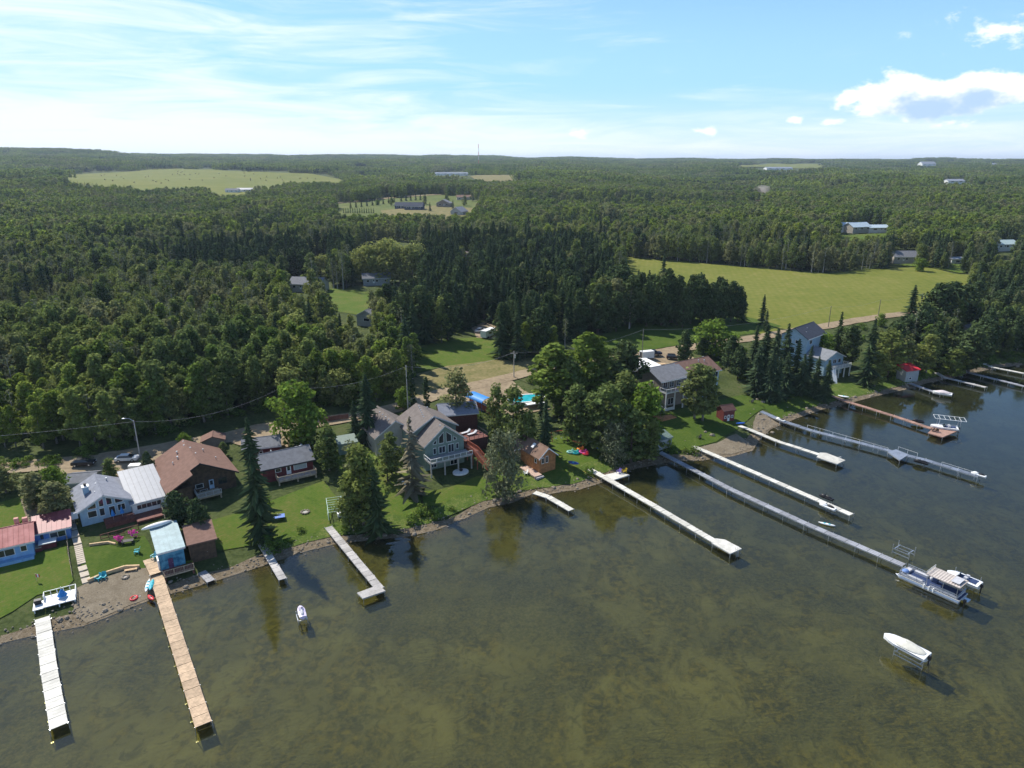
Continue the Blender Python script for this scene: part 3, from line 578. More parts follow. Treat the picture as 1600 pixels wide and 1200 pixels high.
# --- singled out trees on the lots: base pixel, top pixel y, width factor, kind, label
def shoretree(kind, bx, by, ty, w, label, group=None, v=None):
    x, y = gp(bx, by); z0 = hz(x, y); h = 3.0
    for _ in range(40):
        if proj(x, y, z0+h)[1] > ty: h += max(.05, (proj(x, y, z0+h)[1]-ty)*.08)
    return tree(kind, x, y, h, w, label, group, v=v, cat='shrub' if kind == 'bush' else 'tree')
SHORE_TREES = [
 ('bigspruce', 408, 838, 650, .78, 'tallest dark spruce, standing between the big brown-roofed house and the dark red cottage'),
 ('fresh', 470, 695, 598, .82, 'bright green round tree beside the sandy yard behind the dark red cottage'),
 ('bigspruce', 577, 692, 583, 1.1, 'dark spruce on the left of the green house garage roof'),
 ('spruce', 556, 690, 625, 1.0, 'smaller spruce leaning on the dark spruce near the rust red fence'),
 ('poplar', 568, 822, 695, .9, 'tall dense tree by the water between the L-shaped dock and the green house'),
 ('spruce', 590, 832, 728, 1.2, 'dark conifer at the water edge, lowest in the clump right of the L-shaped dock'),
 ('poplar', 548, 826, 745, .95, 'leafy tree at the water edge right at the foot of the L-shaped dock'),
 ('poplar', 515, 735, 665, 1.0, 'grey green tree standing right of the dark red cottage deck'),
 ('sparse', 553, 752, 690, .9, 'thin tree between the pale green shed and the dense lakeside tree'),
 ('dead', 645, 775, 648, .82, 'half dead spruce with brown bare branches in front of the green house'),
 ('poplar', 613, 742, 672, .8, 'leafy tree hiding the garage wing wall of the green house'),
 ('sparse', 606, 752, 690, .9, 'loose green tree on the lawn left of the half dead spruce'),
 ('cedar', 667, 645, 588, 1.1, 'narrow columnar cedar behind the ridge of the green house'),
 ('cedar', 646, 648, 576, .9, 'slim dark columnar tree beside the power pole behind the green house'),
 ('fresh', 630, 640, 606, .8, 'small light green tree left of the columnar cedars'),
 ('sparse', 713, 662, 578, 1.05, 'thin leafed tree standing in front of the grey garage roof'),
 ('grey', 788, 778, 674, .80, 'grey green willow between the rust red stairs and the small brown cabin'),
 ('poplar', 776, 694, 600, .6, 'leafy tree left of the swimming pool near the blue boat shelter'),
 ('sparse', 802, 702, 600, .85, 'open crowned tree in front of the swimming pool'),
 ('poplar', 826, 712, 640, .8, 'bushy tree right behind the small brown cabin'),
 ('spruce', 852, 712, 622, 1.0, 'spruce right of the small brown cabin roof'),
 ('aspen', 866, 650, 532, 1.2, 'broad bright aspen by the road above the swimming pool'),
 ('spruce', 846, 662, 600, .6, 'narrow spruce showing above the swimming pool'),
 ('poplar', 885, 655, 555, 1.1, 'full poplar in the middle of the big clump left of the two-tone house'),
 ('aspen', 915, 640, 516, 1.1, 'tallest aspen in the clump left of the two-tone house'),
 ('poplar', 900, 690, 600, 1.0, 'poplar over the lawn with the pool toys'),
 ('sparse', 940, 640, 545, 1.15, 'loose grey branched tree near the white trailer roof'),
 ('poplar', 925, 700, 612, 1.0, 'dark poplar at the right edge of the toy lawn'),
 ('pine', 975, 632, 532, 1.0, 'dark round pine touching the left end of the two-tone house'),
 ('poplar', 950, 712, 600, 1.05, 'dense poplar behind the sun deck on the long white dock'),
 ('poplar', 972, 690, 580, .9, 'light topped poplar left of the birch beside the two-tone house'),
 ('fresh', 1002, 700, 598, .7, 'light green birch left of the orange patio'),
 ('sparse', 985, 722, 636, 1.2, 'bare branched tree hanging over the water by the long grey dock'),
 ('poplar', 1015, 720, 655, 1.1, 'low dark tree at the start of the long grey dock'),
 ('grey', 960, 726, 660, .9, 'grey green tree at the water edge behind the yellow deck chairs'),
 ('fresh', 1021, 648, 606, .6, 'small tree against the left wall of the two-tone house'),
 ('aspen', 1085, 655, 566, 1.0, 'left one of the pair of trees in front of the two-tone house'),
 ('aspen', 1098, 658, 572, .9, 'right one of the pair of trees in front of the two-tone house'),
 ('pine', 1068, 572, 515, .7, 'small pine at the road behind the two-tone house'),
 ('fresh', 1116, 556, 500, 1.15, 'bright green round tree beyond the brown half of the two-tone roof'),
 ('pine', 1098, 560, 520, .8, 'dark pine under the bright green round tree'),
 ('pine', 1140, 578, 524, .8, 'dark pine right of the bright green round tree'),
 ('pine', 1152, 592, 540, .8, 'dark pine against the right end of the brown roof'),
 ('spruce', 1175, 590, 508, 1.0, 'leftmost tall spruce of the row right of the brown roof'),
 ('bigspruce', 1190, 600, 505, 1.1, 'second tall spruce of the row right of the brown roof'),
 ('bigspruce', 1206, 606, 512, 1.0, 'spruce in the middle of the row left of the pale blue house'),
 ('spruce', 1222, 600, 504, 1.0, 'spruce touching the pale blue house from the left'),
 ('bigspruce', 1180, 618, 540, 1.2, 'broad spruce at the front of the row right of the brown roof'),
 ('bigspruce', 1225, 622, 548, 1.1, 'broad spruce at the lake end of the dark row'),
 ('bigspruce', 1250, 618, 552, 1.1, 'dark spruce in front of the house with the white balcony'),
 ('bigspruce', 1272, 622, 556, 1.0, 'dark spruce left of the white balcony stairs'),
 ('bigspruce', 1288, 628, 562, 1.0, 'rightmost dark spruce of the lakeside row, by the brown dock'),
 ('bigspruce', 1200, 626, 548, 1.1, 'spruce with a brownish crown at the front left of the lakeside row'),
 ('spruce', 1240, 606, 528, 1.0, 'spruce between the grey mesh and the pale blue house'),
 ('spruce', 1260, 610, 540, 1.0, 'spruce close to the left wall of the house with the white balcony'),
 ('spruce', 1212, 628, 560, 1.0, 'low spruce over the grey mesh in the lakeside row'),
 ('spruce', 1305, 566, 486, .8, 'slender spruce right of the dark roof of the pale blue house'),
 ('pine', 1325, 572, 508, .8, 'soft dark tree between the slender spruce and the brown tipped spruce'),
 ('bigspruce', 1352, 602, 496, .95, 'tall brown tipped spruce right of the white balcony'),
 ('fresh', 1282, 566, 520, .75, 'round green bush tree in front of the pale blue house wall'),
 ('spruce', 1418, 520, 444, 1.2, 'lone dark spruce at the edge of the hay field beside the road'),
 ('fresh', 1376, 510, 490, .8, 'small green tree on the roadside below the hay field'),
 ('pine', 1458, 520, 442, 1.0, 'left big dark tree at the right end of the hay field'),
 ('pine', 1478, 518, 440, 1.0, 'middle big dark tree at the right end of the hay field'),
 ('pine', 1500, 514, 444, .9, 'right big dark tree at the right end of the hay field'),
 ('poplar', 1490, 590, 545, 1.4, 'rounded tree leaning over the water by the short curved docks'),
 ('pine', 1512, 584, 512, 1.1, 'dark tree at the head of the second last dock on the right'),
 ('sparse', 1385, 588, 512, 1.2, 'open yellowish tree left of the red roofed shed'),
 ('poplar', 1408, 580, 520, 1.2, 'full poplar behind the red roofed shed'),
 ('aspen', 1446, 585, 520, 1.0, 'pale trunked aspen right of the red roofed shed'),
 ('poplar', 1366, 604, 548, 1.2, 'dark poplar at the shore between the brown tipped spruce and the red roofed shed'),
 ('spruce', 1190, 508, 459, .9, 'lone young spruce on the edge of the hay field'),
 ('spruce', 1196, 518, 482, .8, 'small spruce at the sandy patch of the hay field'),
 ('spruce', 1160, 504, 455, 1.0, 'last spruce of the belt, nearest the hay field'),
 ('fresh', 1437, 424, 403, 1.0, 'lone round tree at the far edge of the hay field'),
 ('fresh', 88, 778, 728, .8, 'light green tree left of the grey shed roof'),
 ('poplar', 60, 795, 738, 1.3, 'dark bushy tree behind the red roofed cottage lawn'),
 ('poplar', 92, 812, 752, 1.3, 'dark rounded tree left of the cottage with the blue grey roof'),
 ('pine', 75, 800, 755, .9, 'dark round bush tree above the silvery shrub'),
 ('poplar', 10, 770, 728, 1.5, 'dark leafy tree at the left edge behind the small lawn'),
 ('poplar', 175, 750, 716, 1.2, 'reddish dark small tree behind the ridge of the cottage with the blue grey roof'),
 ('willow', 566, 440, 390, .8, 'leftmost crown of the pale yellow green clump at the far side of the spruce belt'),
 ('willow', 586, 442, 382, .9, 'second crown from the left of the pale yellow green clump by the spruce belt'),
 ('willow', 606, 442, 375, .85, 'highest middle crown of the pale yellow green clump by the spruce belt'),
 ('willow', 626, 443, 384, .85, 'second crown from the right of the pale yellow green clump by the spruce belt'),
 ('willow', 645, 445, 380, .75, 'rightmost crown of the pale yellow green clump at the far side of the spruce belt'),
 ('willow', 501, 432, 399, 1.1, 'lone pale round willow between dark spruces left of the yellow green clump'),
 ('aspen', 1040, 448, 420, .9, 'pale tree at the upper end of the spruce belt beside the hay field'),
 ('pine', 234, 745, 706, .75, 'dark upright bush beside the left corner of the big brown roof'),
 ('pine', 280, 830, 768, .9, 'left dark bush tree under the big brown roof'),
 ('pine', 312, 838, 780, .75, 'right dark bush tree under the big brown roof'),
 ('fresh', 290, 700, 676, .9, 'green shrub tree behind the big brown roof'),
 ('poplar', 350, 712, 690, 1.1, 'green bush between the big brown roof and the red garage'),
]
for bx, by, ty in ((985, 512, 430), (1010, 510, 440), (1040, 508, 420), (1058, 508, 431), (1078, 506, 429), (1095, 505, 437), (1110, 505, 441), (1126, 504, 437), (1141, 503, 439), (1152, 503, 447), (1024, 500, 432), (1090, 498, 428), (1066, 512, 448), (1120, 498, 432), (1000, 498, 426), (1048, 500, 432)):
    shoretree('pine', bx, by, ty, .85, 'dark rounded pine in the row between the hay field and the roadside lawn', 'pines between the hay field and the roadside lawn')
for kind, bx, by, ty, w_, lab in SHORE_TREES: shoretree(kind, bx, by, ty, w_*(1.0 if kind in ('grey', 'spruce', 'bigspruce', 'cedar') else 1.28), lab)
# --- woods: places where the photograph shows open ground or a building stay clear
KEEP = [  # pixel outlines of things seen over the trees
 [(100, 275), (170, 268), (280, 262), (350, 266), (470, 270), (540, 281), (535, 287), (480, 283), (440, 285), (400, 296), (340, 297), (300, 290), (230, 293), (170, 289), (110, 279)],
 [(520, 323), (520, 318), (600, 311), (690, 304), (735, 309), (748, 318), (730, 331), (690, 333), (640, 331), (560, 333), (536, 333)],
 [(735, 276), (770, 273), (800, 276), (800, 283), (760, 284)],
 [(1155, 259), (1200, 254), (1290, 256), (1290, 262), (1200, 267), (1155, 262)],
 [(1312, 355), (1345, 352), (1390, 356), (1388, 366), (1310, 366)],
 [(1392, 395), (1432, 393), (1432, 412), (1392, 414)], [(1484, 404), (1508, 404), (1508, 414), (1484, 414)], [(1554, 384), (1590, 384), (1590, 394), (1554, 396)],
 [(338, 296), (390, 294), (390, 302), (338, 302)], [(1180, 304), (1198, 302), (1198, 314), (1176, 315)],
 [(676, 270), (728, 268), (728, 274), (676, 276)], [(1438, 254), (1465, 254), (1465, 260), (1438, 260)], [(1540, 254), (1562, 254), (1562, 259), (1540, 259)], [(1480, 282), (1494, 282), (1494, 288), (1480, 288)],
 [(975, 402), (1010, 405), (1110, 412), (1290, 428), (1360, 421), (1420, 418), (1450, 418), (1490, 428), (1530, 432), (1480, 447), (1425, 470), (1400, 492), (1300, 505), (1200, 500), (1140, 455), (1040, 420), (975, 425)],
 [(446, 438), (486, 436), (486, 453), (446, 455)], [(566, 432), (600, 432), (600, 446), (566, 446)], [(555, 487), (586, 487), (586, 508), (555, 510)], [(505, 462), (550, 462), (580, 482), (560, 486), (530, 480)],
 [(724, 403), (740, 402), (740, 418), (722, 418)], [(744, 498), (756, 498), (760, 525), (746, 528)], [(820, 424), (852, 424), (852, 432), (820, 432)], [(902, 426), (928, 426), (928, 436), (902, 436)],
 [(985, 503), (998, 503), (998, 514), (985, 514)], [(658, 548), (770, 540), (780, 572), (660, 570)],
 [(1400, 560), (1444, 560), (1444, 588), (1400, 588)], [(1450, 558), (1500, 566), (1520, 575), (1500, 580), (1450, 570)], [(1492, 497), (1512, 495), (1510, 512), (1494, 512)], [(1508, 516), (1520, 516), (1520, 524), (1508, 524)],
 [(1300, 505), (1340, 497), (1402, 487), (1402, 497), (1340, 512), (1330, 520)], [(1243, 500), (1290, 500), (1325, 545), (1325, 600), (1243, 600)],
 [(548, 396), (575, 380), (606, 374), (640, 380), (662, 398), (655, 432), (600, 436), (556, 428)],
 [(486, 404), (501, 398), (516, 405), (514, 424), (488, 424)],
]
EDGE = [(-400, 757), (-100, 749), (0, 736), (90, 728), (150, 715), (220, 689), (330, 658), (430, 640), (500, 636), (560, 634), (640, 616), (652, 580), (700, 574), (770, 571), (830, 561), (900, 546), (985, 522), (1060, 508), (1130, 500), (1180, 497), (1250, 497), (1330, 492), (1366, 500), (1376, 512), (1360, 560), (1360, 600)]
def woodzone(px, py):
    """open lots below the edge line are not woods; beyond x = 1370 the woods reach down to the shore"""
    e = np.interp(px, [p[0] for p in EDGE if p[0] <= 1366], [p[1] for p in EDGE if p[0] <= 1366])
    return np.where(px > 1372, True, py < e)
SPR = [[(560, 452), (700, 438), (800, 428), (960, 436), (1000, 468), (1170, 484), (1176, 500), (1060, 510), (985, 524), (900, 548), (830, 562), (770, 572), (700, 575), (652, 576), (625, 530), (590, 500)],
       [(200, 436), (330, 405), (560, 396), (760, 392), (950, 404), (965, 424), (800, 436), (600, 448), (420, 452), (300, 446)]]
OPEN = [[(700, 520), (790, 505), (800, 530), (780, 560), (700, 560)], [(490, 452), (575, 455), (590, 482), (560, 495), (505, 482)], [(652, 545), (700, 535), (780, 530), (780, 572), (700, 574), (652, 580)],
        [(880, 537), (985, 515), (1060, 507), (1180, 500), (1180, 512), (985, 532), (890, 556)]]
def jgrid(x0, x1, y0, y1, s, seed):
    r = np.random.default_rng(seed); X, Y = np.meshgrid(np.arange(x0, x1, s), np.arange(y0, y1, s)); X = X.ravel()+r.uniform(-.45, .45, X.size)*s; Y = Y.ravel()+r.uniform(-.45, .45, Y.size)*s
    return X, Y
def vproj(x, y, z):
    z = z-CAMH; dep = y*_c-z*_s; up = y*_s+z*_c
    return 800+FOC*x/dep, 600-FOC*up/dep
def wedge(X, Y, r0, r1, m=.92):
    rr = np.hypot(X, Y); return (rr > r0) & (rr <= r1) & (np.abs(X) < Y*m+30) & (Y > 0)
def EJ(X, Y, k):
    """ragged wood edges: only far off, where the woods are one mass"""
    r = np.hypot(X, Y); w_ = np.clip((r-600)/600, 0, 1)
    return w_*((12 if k == 0 else 2.6)*(np.sin(X/23+k*2)+np.sin(X/9.7+Y/31+k)+np.sin(Y/17-X/41))/2)
def clear(X, Y, hh, keep=True):
    Z = H(X, Y); px, py = vproj(X, Y, Z); k = woodzone(px, py) & (sdist(X, Y) > 5)
    near_open = np.zeros(len(X), bool)
    for P in OPEN: near_open |= inpoly(px, py, P)
    for P in KEEP:
        for f in (0, .25, .5, .75, 1.0):
            a, b = vproj(X, Y, Z+hh*f); near_open |= inpoly(a+EJ(X, Y, 0), b+EJ(X, Y, 1), P)
    return k & ~near_open, Z, px, py
# ------------------------------------------------------------------ buildings
mat('field_stone', (.25, .21, .16), .9, .4, 2.5)
M_white = mat('white_paint', (.78, .78, .76), .5, .05, 2); M_trim = mat('pale_trim', (.62, .62, .60), .5, .06, 2)
M_green = mat('sage_siding', (.20, .27, .225), .75, .10, 1.2); M_blue = mat('pale_blue_siding', (.33, .46, .55), .7, .08, 1.3); M_dblue = mat('blue_siding', (.09, .20, .46), .7, .12, 1.3)
M_mblue = mat('mid_blue_siding', (.20, .38, .60), .7, .1, 1.3); M_dred = mat('dark_red_siding', (.13, .028, .03), .75, .2, 1.3); M_brownw = mat('dark_log_wall', (.085, .055, .035), .8, .3, 1.2)
M_cedar = mat('cedar_siding', (.36, .16, .06), .7, .25, 1.6); M_beige = mat('beige_siding', (.42, .39, .33), .75, .08, 1.2); M_greyw = mat('grey_siding', (.34, .36, .36), .75, .1, 1.2)
M_taupe = mat('taupe_siding', (.24, .20, .16), .8, .1, 1.2); M_conc = mat('concrete', (.40, .38, .35), .9, .15, 1.5); M_dark = mat('dark_paint', (.03, .03, .035), .6, .2, 2)
M_rdeck = mat('red_brown_deck', (.17, .065, .05), .75, .25, 2.5); M_rfence = mat('rust_red_fence', (.32, .085, .045), .8, .2, 2.5); M_wood = mat('weathered_timber', (.42, .34, .24), .85, .2, 2.5)
M_gwood = mat('grey_timber', (.34, .33, .33), .85, .2, 2.5); M_nwood = mat('new_timber', (.60, .42, .24), .8, .15, 2.5); M_teal = mat('teal_paint', (.05, .42, .50), .5, .1, 3)
M_metal = mat('galvanised', (.58, .60, .62), .35, .08, 3, metal=.6); M_alu = mat('aluminium', (.66, .68, .70), .3, .05, 3, metal=.75)
R_taupe = roofmat('taupe_shingles', (.20, .172, .155)); R_brown = roofmat('brown_shingles', (.23, .138, .107)); R_grey = roofmat('grey_shingles', (.22, .225, .24)); R_bluegrey = roofmat('blue_grey_shingles', (.27, .285, .33))
R_dark = roofmat('dark_shingles', (.075, .085, .11)); R_cab = roofmat('cabin_shingles', (.23, .15, .11)); R_red = mat('faded_red_metal', (.42, .11, .10), .5, .14, .5, rgb2=(.50, .17, .155)); R_dred = mat('dull_red_metal', (.28, .07, .075), .5, .14, .8)
R_white = mat('white_metal_roof', (.27, .285, .315), .4, .06, 1); R_aqua = mat('aqua_metal_roof', (.27, .38, .40), .5, .12, .8); R_scarlet = mat('scarlet_metal_roof', (.62, .04, .05), .5, .1, 1)
def glassmat():
    m = bpy.data.materials.new('window_glass'); m.use_nodes = True; b = m.node_tree.nodes['Principled BSDF']
    b.inputs['Base Color'].default_value = (.02, .028, .035, 1); b.inputs['Roughness'].default_value = .04; b.inputs['Specular IOR Level'].default_value = .8; return m
M_glass = glassmat(); M_seam = mat('seam_shade_grey', (.16, .17, .19), .5, .05, 2)  # white roof seams: the ribs' shadow lines put into a darker colour
def V3(*a): return Vector(a)
class House:
    """local frame: u to the right along the lake front, v away from the lake, z up from the ground at the front left corner"""
    def __init__(s, name, label, cat, px, z, head=33, zg=None, group=None, ov=.5):
        x, y = at(*px, z); a = R(head); s.u = V3(math.cos(a), math.sin(a), 0); s.v = V3(-math.sin(a), math.cos(a), 0)
        p = V3(x, y, 0)+s.u*ov+s.v*ov; s.zg = hz(p.x, p.y) if zg is None else zg
        s.root = thing(name, label, cat, (p.x, p.y, s.zg), a, group); s.h = z-s.zg
    def block(s, u0, v0, W, D, ze, rise, wall, roof, zb=-2.5, ridge='v', ov=.5, th=.22, fascia=None, gable=True, wname='wall', ribs=0):
        b = MB(); u1, v1 = u0+W, v0+D
        if ridge == 'v':
            um = (u0+u1)/2; prof = [(u0, zb), (u1, zb), (u1, ze), (um, ze+rise), (u0, ze)]
            b.extr([(p[0], v1, p[1]) for p in prof], [(p[0], v0, p[1]) for p in prof])
        elif ridge == 'u':
            vm = (v0+v1)/2; prof = [(v0, zb), (v1, zb), (v1, ze), (vm, ze+rise), (v0, ze)]
            b.extr([(u0, p[0], p[1]) for p in prof], [(u1, p[0], p[1]) for p in prof])
        else:
            b.extr([(u0, v0, zb), (u1, v0, zb), (u1, v1, zb), (u0, v1, zb)], [(u0, v0, ze), (u1, v0, ze), (u1, v1, ze+(rise if ridge == 'mono' else 0)), (u0, v1, ze+(rise if ridge == 'mono' else 0))])
        w_ = b.build(wname, wall, s.root); r = MB(); f = MB()
        e = .03
        if ridge == 'v':
            sl = rise/(W/2); zo = ze-sl*ov+e; zt = ze+rise+e
            A = [(u0-ov, v0-ov, zo), (um, v0-ov, zt), (um, v1+ov, zt), (u0-ov, v1+ov, zo)]; B = [(um, v0-ov, zt), (u1+ov, v0-ov, zo), (u1+ov, v1+ov, zo), (um, v1+ov, zt)]
            for Q in (A, B): r.extr(Q, [(p[0], p[1], p[2]+th) for p in Q])
            for (pa, pb) in (((u0-ov, v0-ov, zo), (um, v0-ov, zt)), ((um, v0-ov, zt), (u1+ov, v0-ov, zo))):
                f.extr([(pa[0], pa[1]-.06, pa[2]-.12), (pb[0], pb[1]-.06, pb[2]-.12), (pb[0], pb[1]-.01, pb[2]-.12), (pa[0], pa[1]-.01, pa[2]-.12)], [(pa[0], pa[1]-.06, pa[2]+th*.85), (pb[0], pb[1]-.06, pb[2]+th*.85), (pb[0], pb[1]-.01, pb[2]+th*.85), (pa[0], pa[1]-.01, pa[2]+th*.85)])
            rc = MB().extr([(um-.16, v0-ov, zt+th-.05), (um+.16, v0-ov, zt+th-.05), (um+.16, v1+ov, zt+th-.05), (um-.16, v1+ov, zt+th-.05)], [(um-.04, v0-ov, zt+th+.07), (um+.04, v0-ov, zt+th+.07), (um+.04, v1+ov, zt+th+.07), (um-.04, v1+ov, zt+th+.07)])
        elif ridge == 'u':
            sl = rise/(D/2); zo = ze-sl*ov+e; zt = ze+rise+e
            A = [(u0-ov, v0-ov, zo), (u1+ov, v0-ov, zo), (u1+ov, vm, zt), (u0-ov, vm, zt)]; B = [(u0-ov, vm, zt), (u1+ov, vm, zt), (u1+ov, v1+ov, zo), (u0-ov, v1+ov, zo)]
            for Q in (A, B): r.extr(Q, [(p[0], p[1], p[2]+th) for p in Q])
            f.box(u0-ov, u1+ov, v0-ov-.06, v0-ov-.01, zo-.1, zo+th*.8)
            rc = MB().extr([(u0-ov, vm-.16, zt+th-.05), (u1+ov, vm-.16, zt+th-.05), (u1+ov, vm+.16, zt+th-.05), (u0-ov, vm+.16, zt+th-.05)], [(u0-ov, vm-.04, zt+th+.07), (u1+ov, vm-.04, zt+th+.07), (u1+ov, vm+.04, zt+th+.07), (u0-ov, vm+.04, zt+th+.07)])
        else:
            sl = rise/D; A = [(u0-ov, v0-ov, ze-sl*ov+e), (u1+ov, v0-ov, ze-sl*ov+e), (u1+ov, v1+ov, ze+rise+sl*ov+e), (u0-ov, v1+ov, ze+rise+sl*ov+e)]
            r.extr(A, [(p[0], p[1], p[2]+th) for p in A]); f.box(u0-ov, u1+ov, v0-ov-.06, v0-ov-.01, A[0][2]-.1, A[0][2]+th*.8); rc = None
        ro = r.build('roof', roof, s.root)
        if fascia: f.build('fascia', fascia, ro)
        if rc: rc.build('ridge_cap', roof, ro)
        if ribs:
            n = int(W/ribs); rb = MB()
            for i in range(n+1):
                uu = u0-ov+(W+2*ov)*i/n
                if ridge == 'u': rb.extr([(uu-.03, v0-ov, zo+th), (uu+.03, v0-ov, zo+th), (uu+.03, vm, zt+th), (uu-.03, vm, zt+th)], [(uu-.03, v0-ov, zo+th+.06), (uu+.03, v0-ov, zo+th+.06), (uu+.03, vm, zt+th+.06), (uu-.03, vm, zt+th+.06)])
                else: rb.extr([(uu-.03, v0-ov, A[0][2]+th), (uu+.03, v0-ov, A[0][2]+th), (uu+.03, v1+ov, A[2][2]+th), (uu-.03, v1+ov, A[2][2]+th)], [(uu-.03, v0-ov, A[0][2]+th+.06), (uu+.03, v0-ov, A[0][2]+th+.06), (uu+.03, v1+ov, A[2][2]+th+.06), (uu-.03, v1+ov, A[2][2]+th+.06)])
            rb.build('standing_seams', M_seam if roof is R_white else roof, ro)
        s.last = dict(u0=u0, v0=v0, W=W, D=D, ze=ze, rise=rise, wall=w_, roof=ro, ridge=ridge, th=th)
        return s
    def _m(s, face, off):
        u0, v0, u1 = s.last['u0'], s.last['v0'], s.last['u0']+s.last['W']
        return {'f': lambda a, z, o=0: (u0+a, v0-off-o, z), 'l': lambda a, z, o=0: (u0-off-o, v0+a, z), 'r': lambda a, z, o=0: (u1+off+o, v0+a, z)}[face]
    def win(s, face, pts, name='window', frame=None, fw=.09, div=0, pane=None):
        """pts: outline (a, z) or (a, z, w, h) for a rectangle"""
        if len(pts) == 4 and not isinstance(pts[0], tuple): a, z, w, h = pts; pts = [(a, z), (a+w, z), (a+w, z+h), (a, z+h)]
        b = MB(); m = s._m(face, 0); n = len(pts)
        cx = sum(p[0] for p in pts)/n; cz = sum(p[1] for p in pts)/n
        for i in range(n):
            p, q = pts[i], pts[(i+1) % n]
            def inn(r): d = math.hypot(cx-r[0], cz-r[1]); return (r[0]+(cx-r[0])/d*fw*1.5, r[1]+(cz-r[1])/d*fw*1.5)
            ip, iq = inn(p), inn(q)
            b.extr([m(*p, .002), m(*q, .002), m(*iq, .002), m(*ip, .002)], [m(*p, .07), m(*q, .07), m(*iq, .07), m(*ip, .07)])
        for k in range(div):
            xs = [p[0] for p in pts]; zs = [p[1] for p in pts]; xx = min(xs)+(max(xs)-min(xs))*(k+1)/(div+1)
            b.extr([m(xx-.04, min(zs)+.06, .012), m(xx+.04, min(zs)+.06, .012), m(xx+.04, max(zs)-.06, .012), m(xx-.04, max(zs)-.06, .012)], [m(xx-.04, min(zs)+.06, .065), m(xx+.04, min(zs)+.06, .065), m(xx+.04, max(zs)-.06, .065), m(xx-.04, max(zs)-.06, .065)])
        o = b.build(name, frame or M_white, s.root); g = MB().poly([m(*p, .025) for p in pts]); g.build('pane', pane or M_glass, o); return o
    def door(s, face, a, z, w=.95, h=2.05, m_=None, glass=True):
        m = s._m(face, 0); b = MB(); b.extr([m(a, z, .002), m(a+w, z, .002), m(a+w, z+h, .002), m(a, z+h, .002)], [m(a, z, .06), m(a+w, z, .06), m(a+w, z+h, .06), m(a, z+h, .06)])
        o = b.build('door', m_ or M_white, s.root)
        if glass: MB().poly([m(a+.2, z+.9, .07), m(a+w-.2, z+.9, .07), m(a+w-.2, z+h-.2, .07), m(a+.2, z+h-.2, .07)]).build('pane', M_glass, o)
        MB().box(-.03, .03, -.03, .03, -.03, .03).build('handle', M_metal, o).location = m(a+w-.12, z+1.0, .1)
        return o
    def deck(s, u0, v0, u1, v1, z, m_, rail='flr', railm=None, posts=True, glass=False, h=1.0, zb=-2.5, name='deck', pm=None, step=1.5, boards='v'):
        d = MB(); k = max(2, int((v1-v0)/.3)) if boards == 'v' else max(2, int((u1-u0)/.3))
        for i in range(k):
            if boards == 'v': a, b_ = v0+(v1-v0)*i/k, v0+(v1-v0)*(i+1)/k-.02; d.box(u0, u1, a, b_, z-.05, z)
            else: a, b_ = u0+(u1-u0)*i/k, u0+(u1-u0)*(i+1)/k-.02; d.box(a, b_, v0, v1, z-.05, z)
        o = d.build(name, m_, s.root)
        j = MB().box(u0, u1, v0-.03, v0+.02, z-.32, z-.06).box(u0, u0+.05, v0+.03, v1, z-.32, z-.06).box(u1-.05, u1, v0+.03, v1, z-.32, z-.06); j.build('rim_joist', pm or railm or m_, o)
        if posts:
            n = max(2, int((u1-u0)/2.8)+1)
            for i in range(n):
                x = u0+.15+(u1-u0-.3)*i/(n-1); put('post', bpy.data.meshes.get('post_'+str(round(z-zb, 1))+(pm or m_).name) or MB().box(-.14, .14, -.14, .14, zb, z-.33).mesh('post_'+str(round(z-zb, 1))+(pm or m_).name, pm or m_), s.root, (x, v0+.2, 0))
        if rail:
            railm = railm or M_white; r = MB(); g = MB(); segs = []
            if 'f' in rail: segs.append(((u0, v0), (u1, v0)))
            if 'l' in rail: segs.append(((u0, v0), (u0, v1)))
            if 'r' in rail: segs.append(((u1, v0), (u1, v1)))
            if 'b' in rail: segs.append(((u0, v1), (u1, v1)))
            for a, b_ in segs:
                L_ = math.dist(a, b_); n = max(1, int(L_/step))
                r.bar((*a, z+h), (*b_, z+h), .09, .07); r.bar((*a, z+.14), (*b_, z+.14), .06, .06)
                for i in range(n+1): t = i/n; x, y = a[0]+(b_[0]-a[0])*t, a[1]+(b_[1]-a[1])*t; r.box(x-.05, x+.05, y-.05, y+.05, z, z+h-.07)
                if not glass:
                    for i in range(int(L_/.22)): t = (i+.5)/int(L_/.22); x, y = a[0]+(b_[0]-a[0])*t, a[1]+(b_[1]-a[1])*t; r.box(x-.015, x+.015, y-.015, y+.015, z+.1, z+h-.07)
                else: g.poly([(a[0], a[1], z+.16), (b_[0], b_[1], z+.16), (b_[0], b_[1], z+h-.08), (a[0], a[1], z+h-.08)])
            ro = r.build('railing', railm, s.root)
            if glass: g.build('glass_panel', M_railglass, ro)
        return o
    def part(s, name, b, m, parent=None): return b.build(name, m, parent or s.root)
    def vents(s, lst, m_=None):
        for a, v_, sz in lst:
            q = s.last; um = q['u0']+q['W']/2
            if q['ridge'] == 'v': z = q['ze']+q['rise']*(1-abs(q['u0']+a-um)/(q['W']/2))+q['th']
            else: z = q['ze']+q['rise']*(1-abs(v_-q['D']/2)/(q['D']/2))+q['th']
            p = (q['u0']+a, q['v0']+v_); b = MB()
            if sz > 0: b.box(-sz, sz, -sz, sz, -.1, .16)
            else: b.tube((0, 0, -.2), (0, 0, .5), -sz, -sz, 8); b.tube((0, 0, .5), (0, 0, .62), -sz*1.8, -sz*1.5, 8)
            o = b.build('roof_vent' if sz > 0 else 'vent_pipe', m_ or M_metal, q['roof']); o.location = (*p, z)
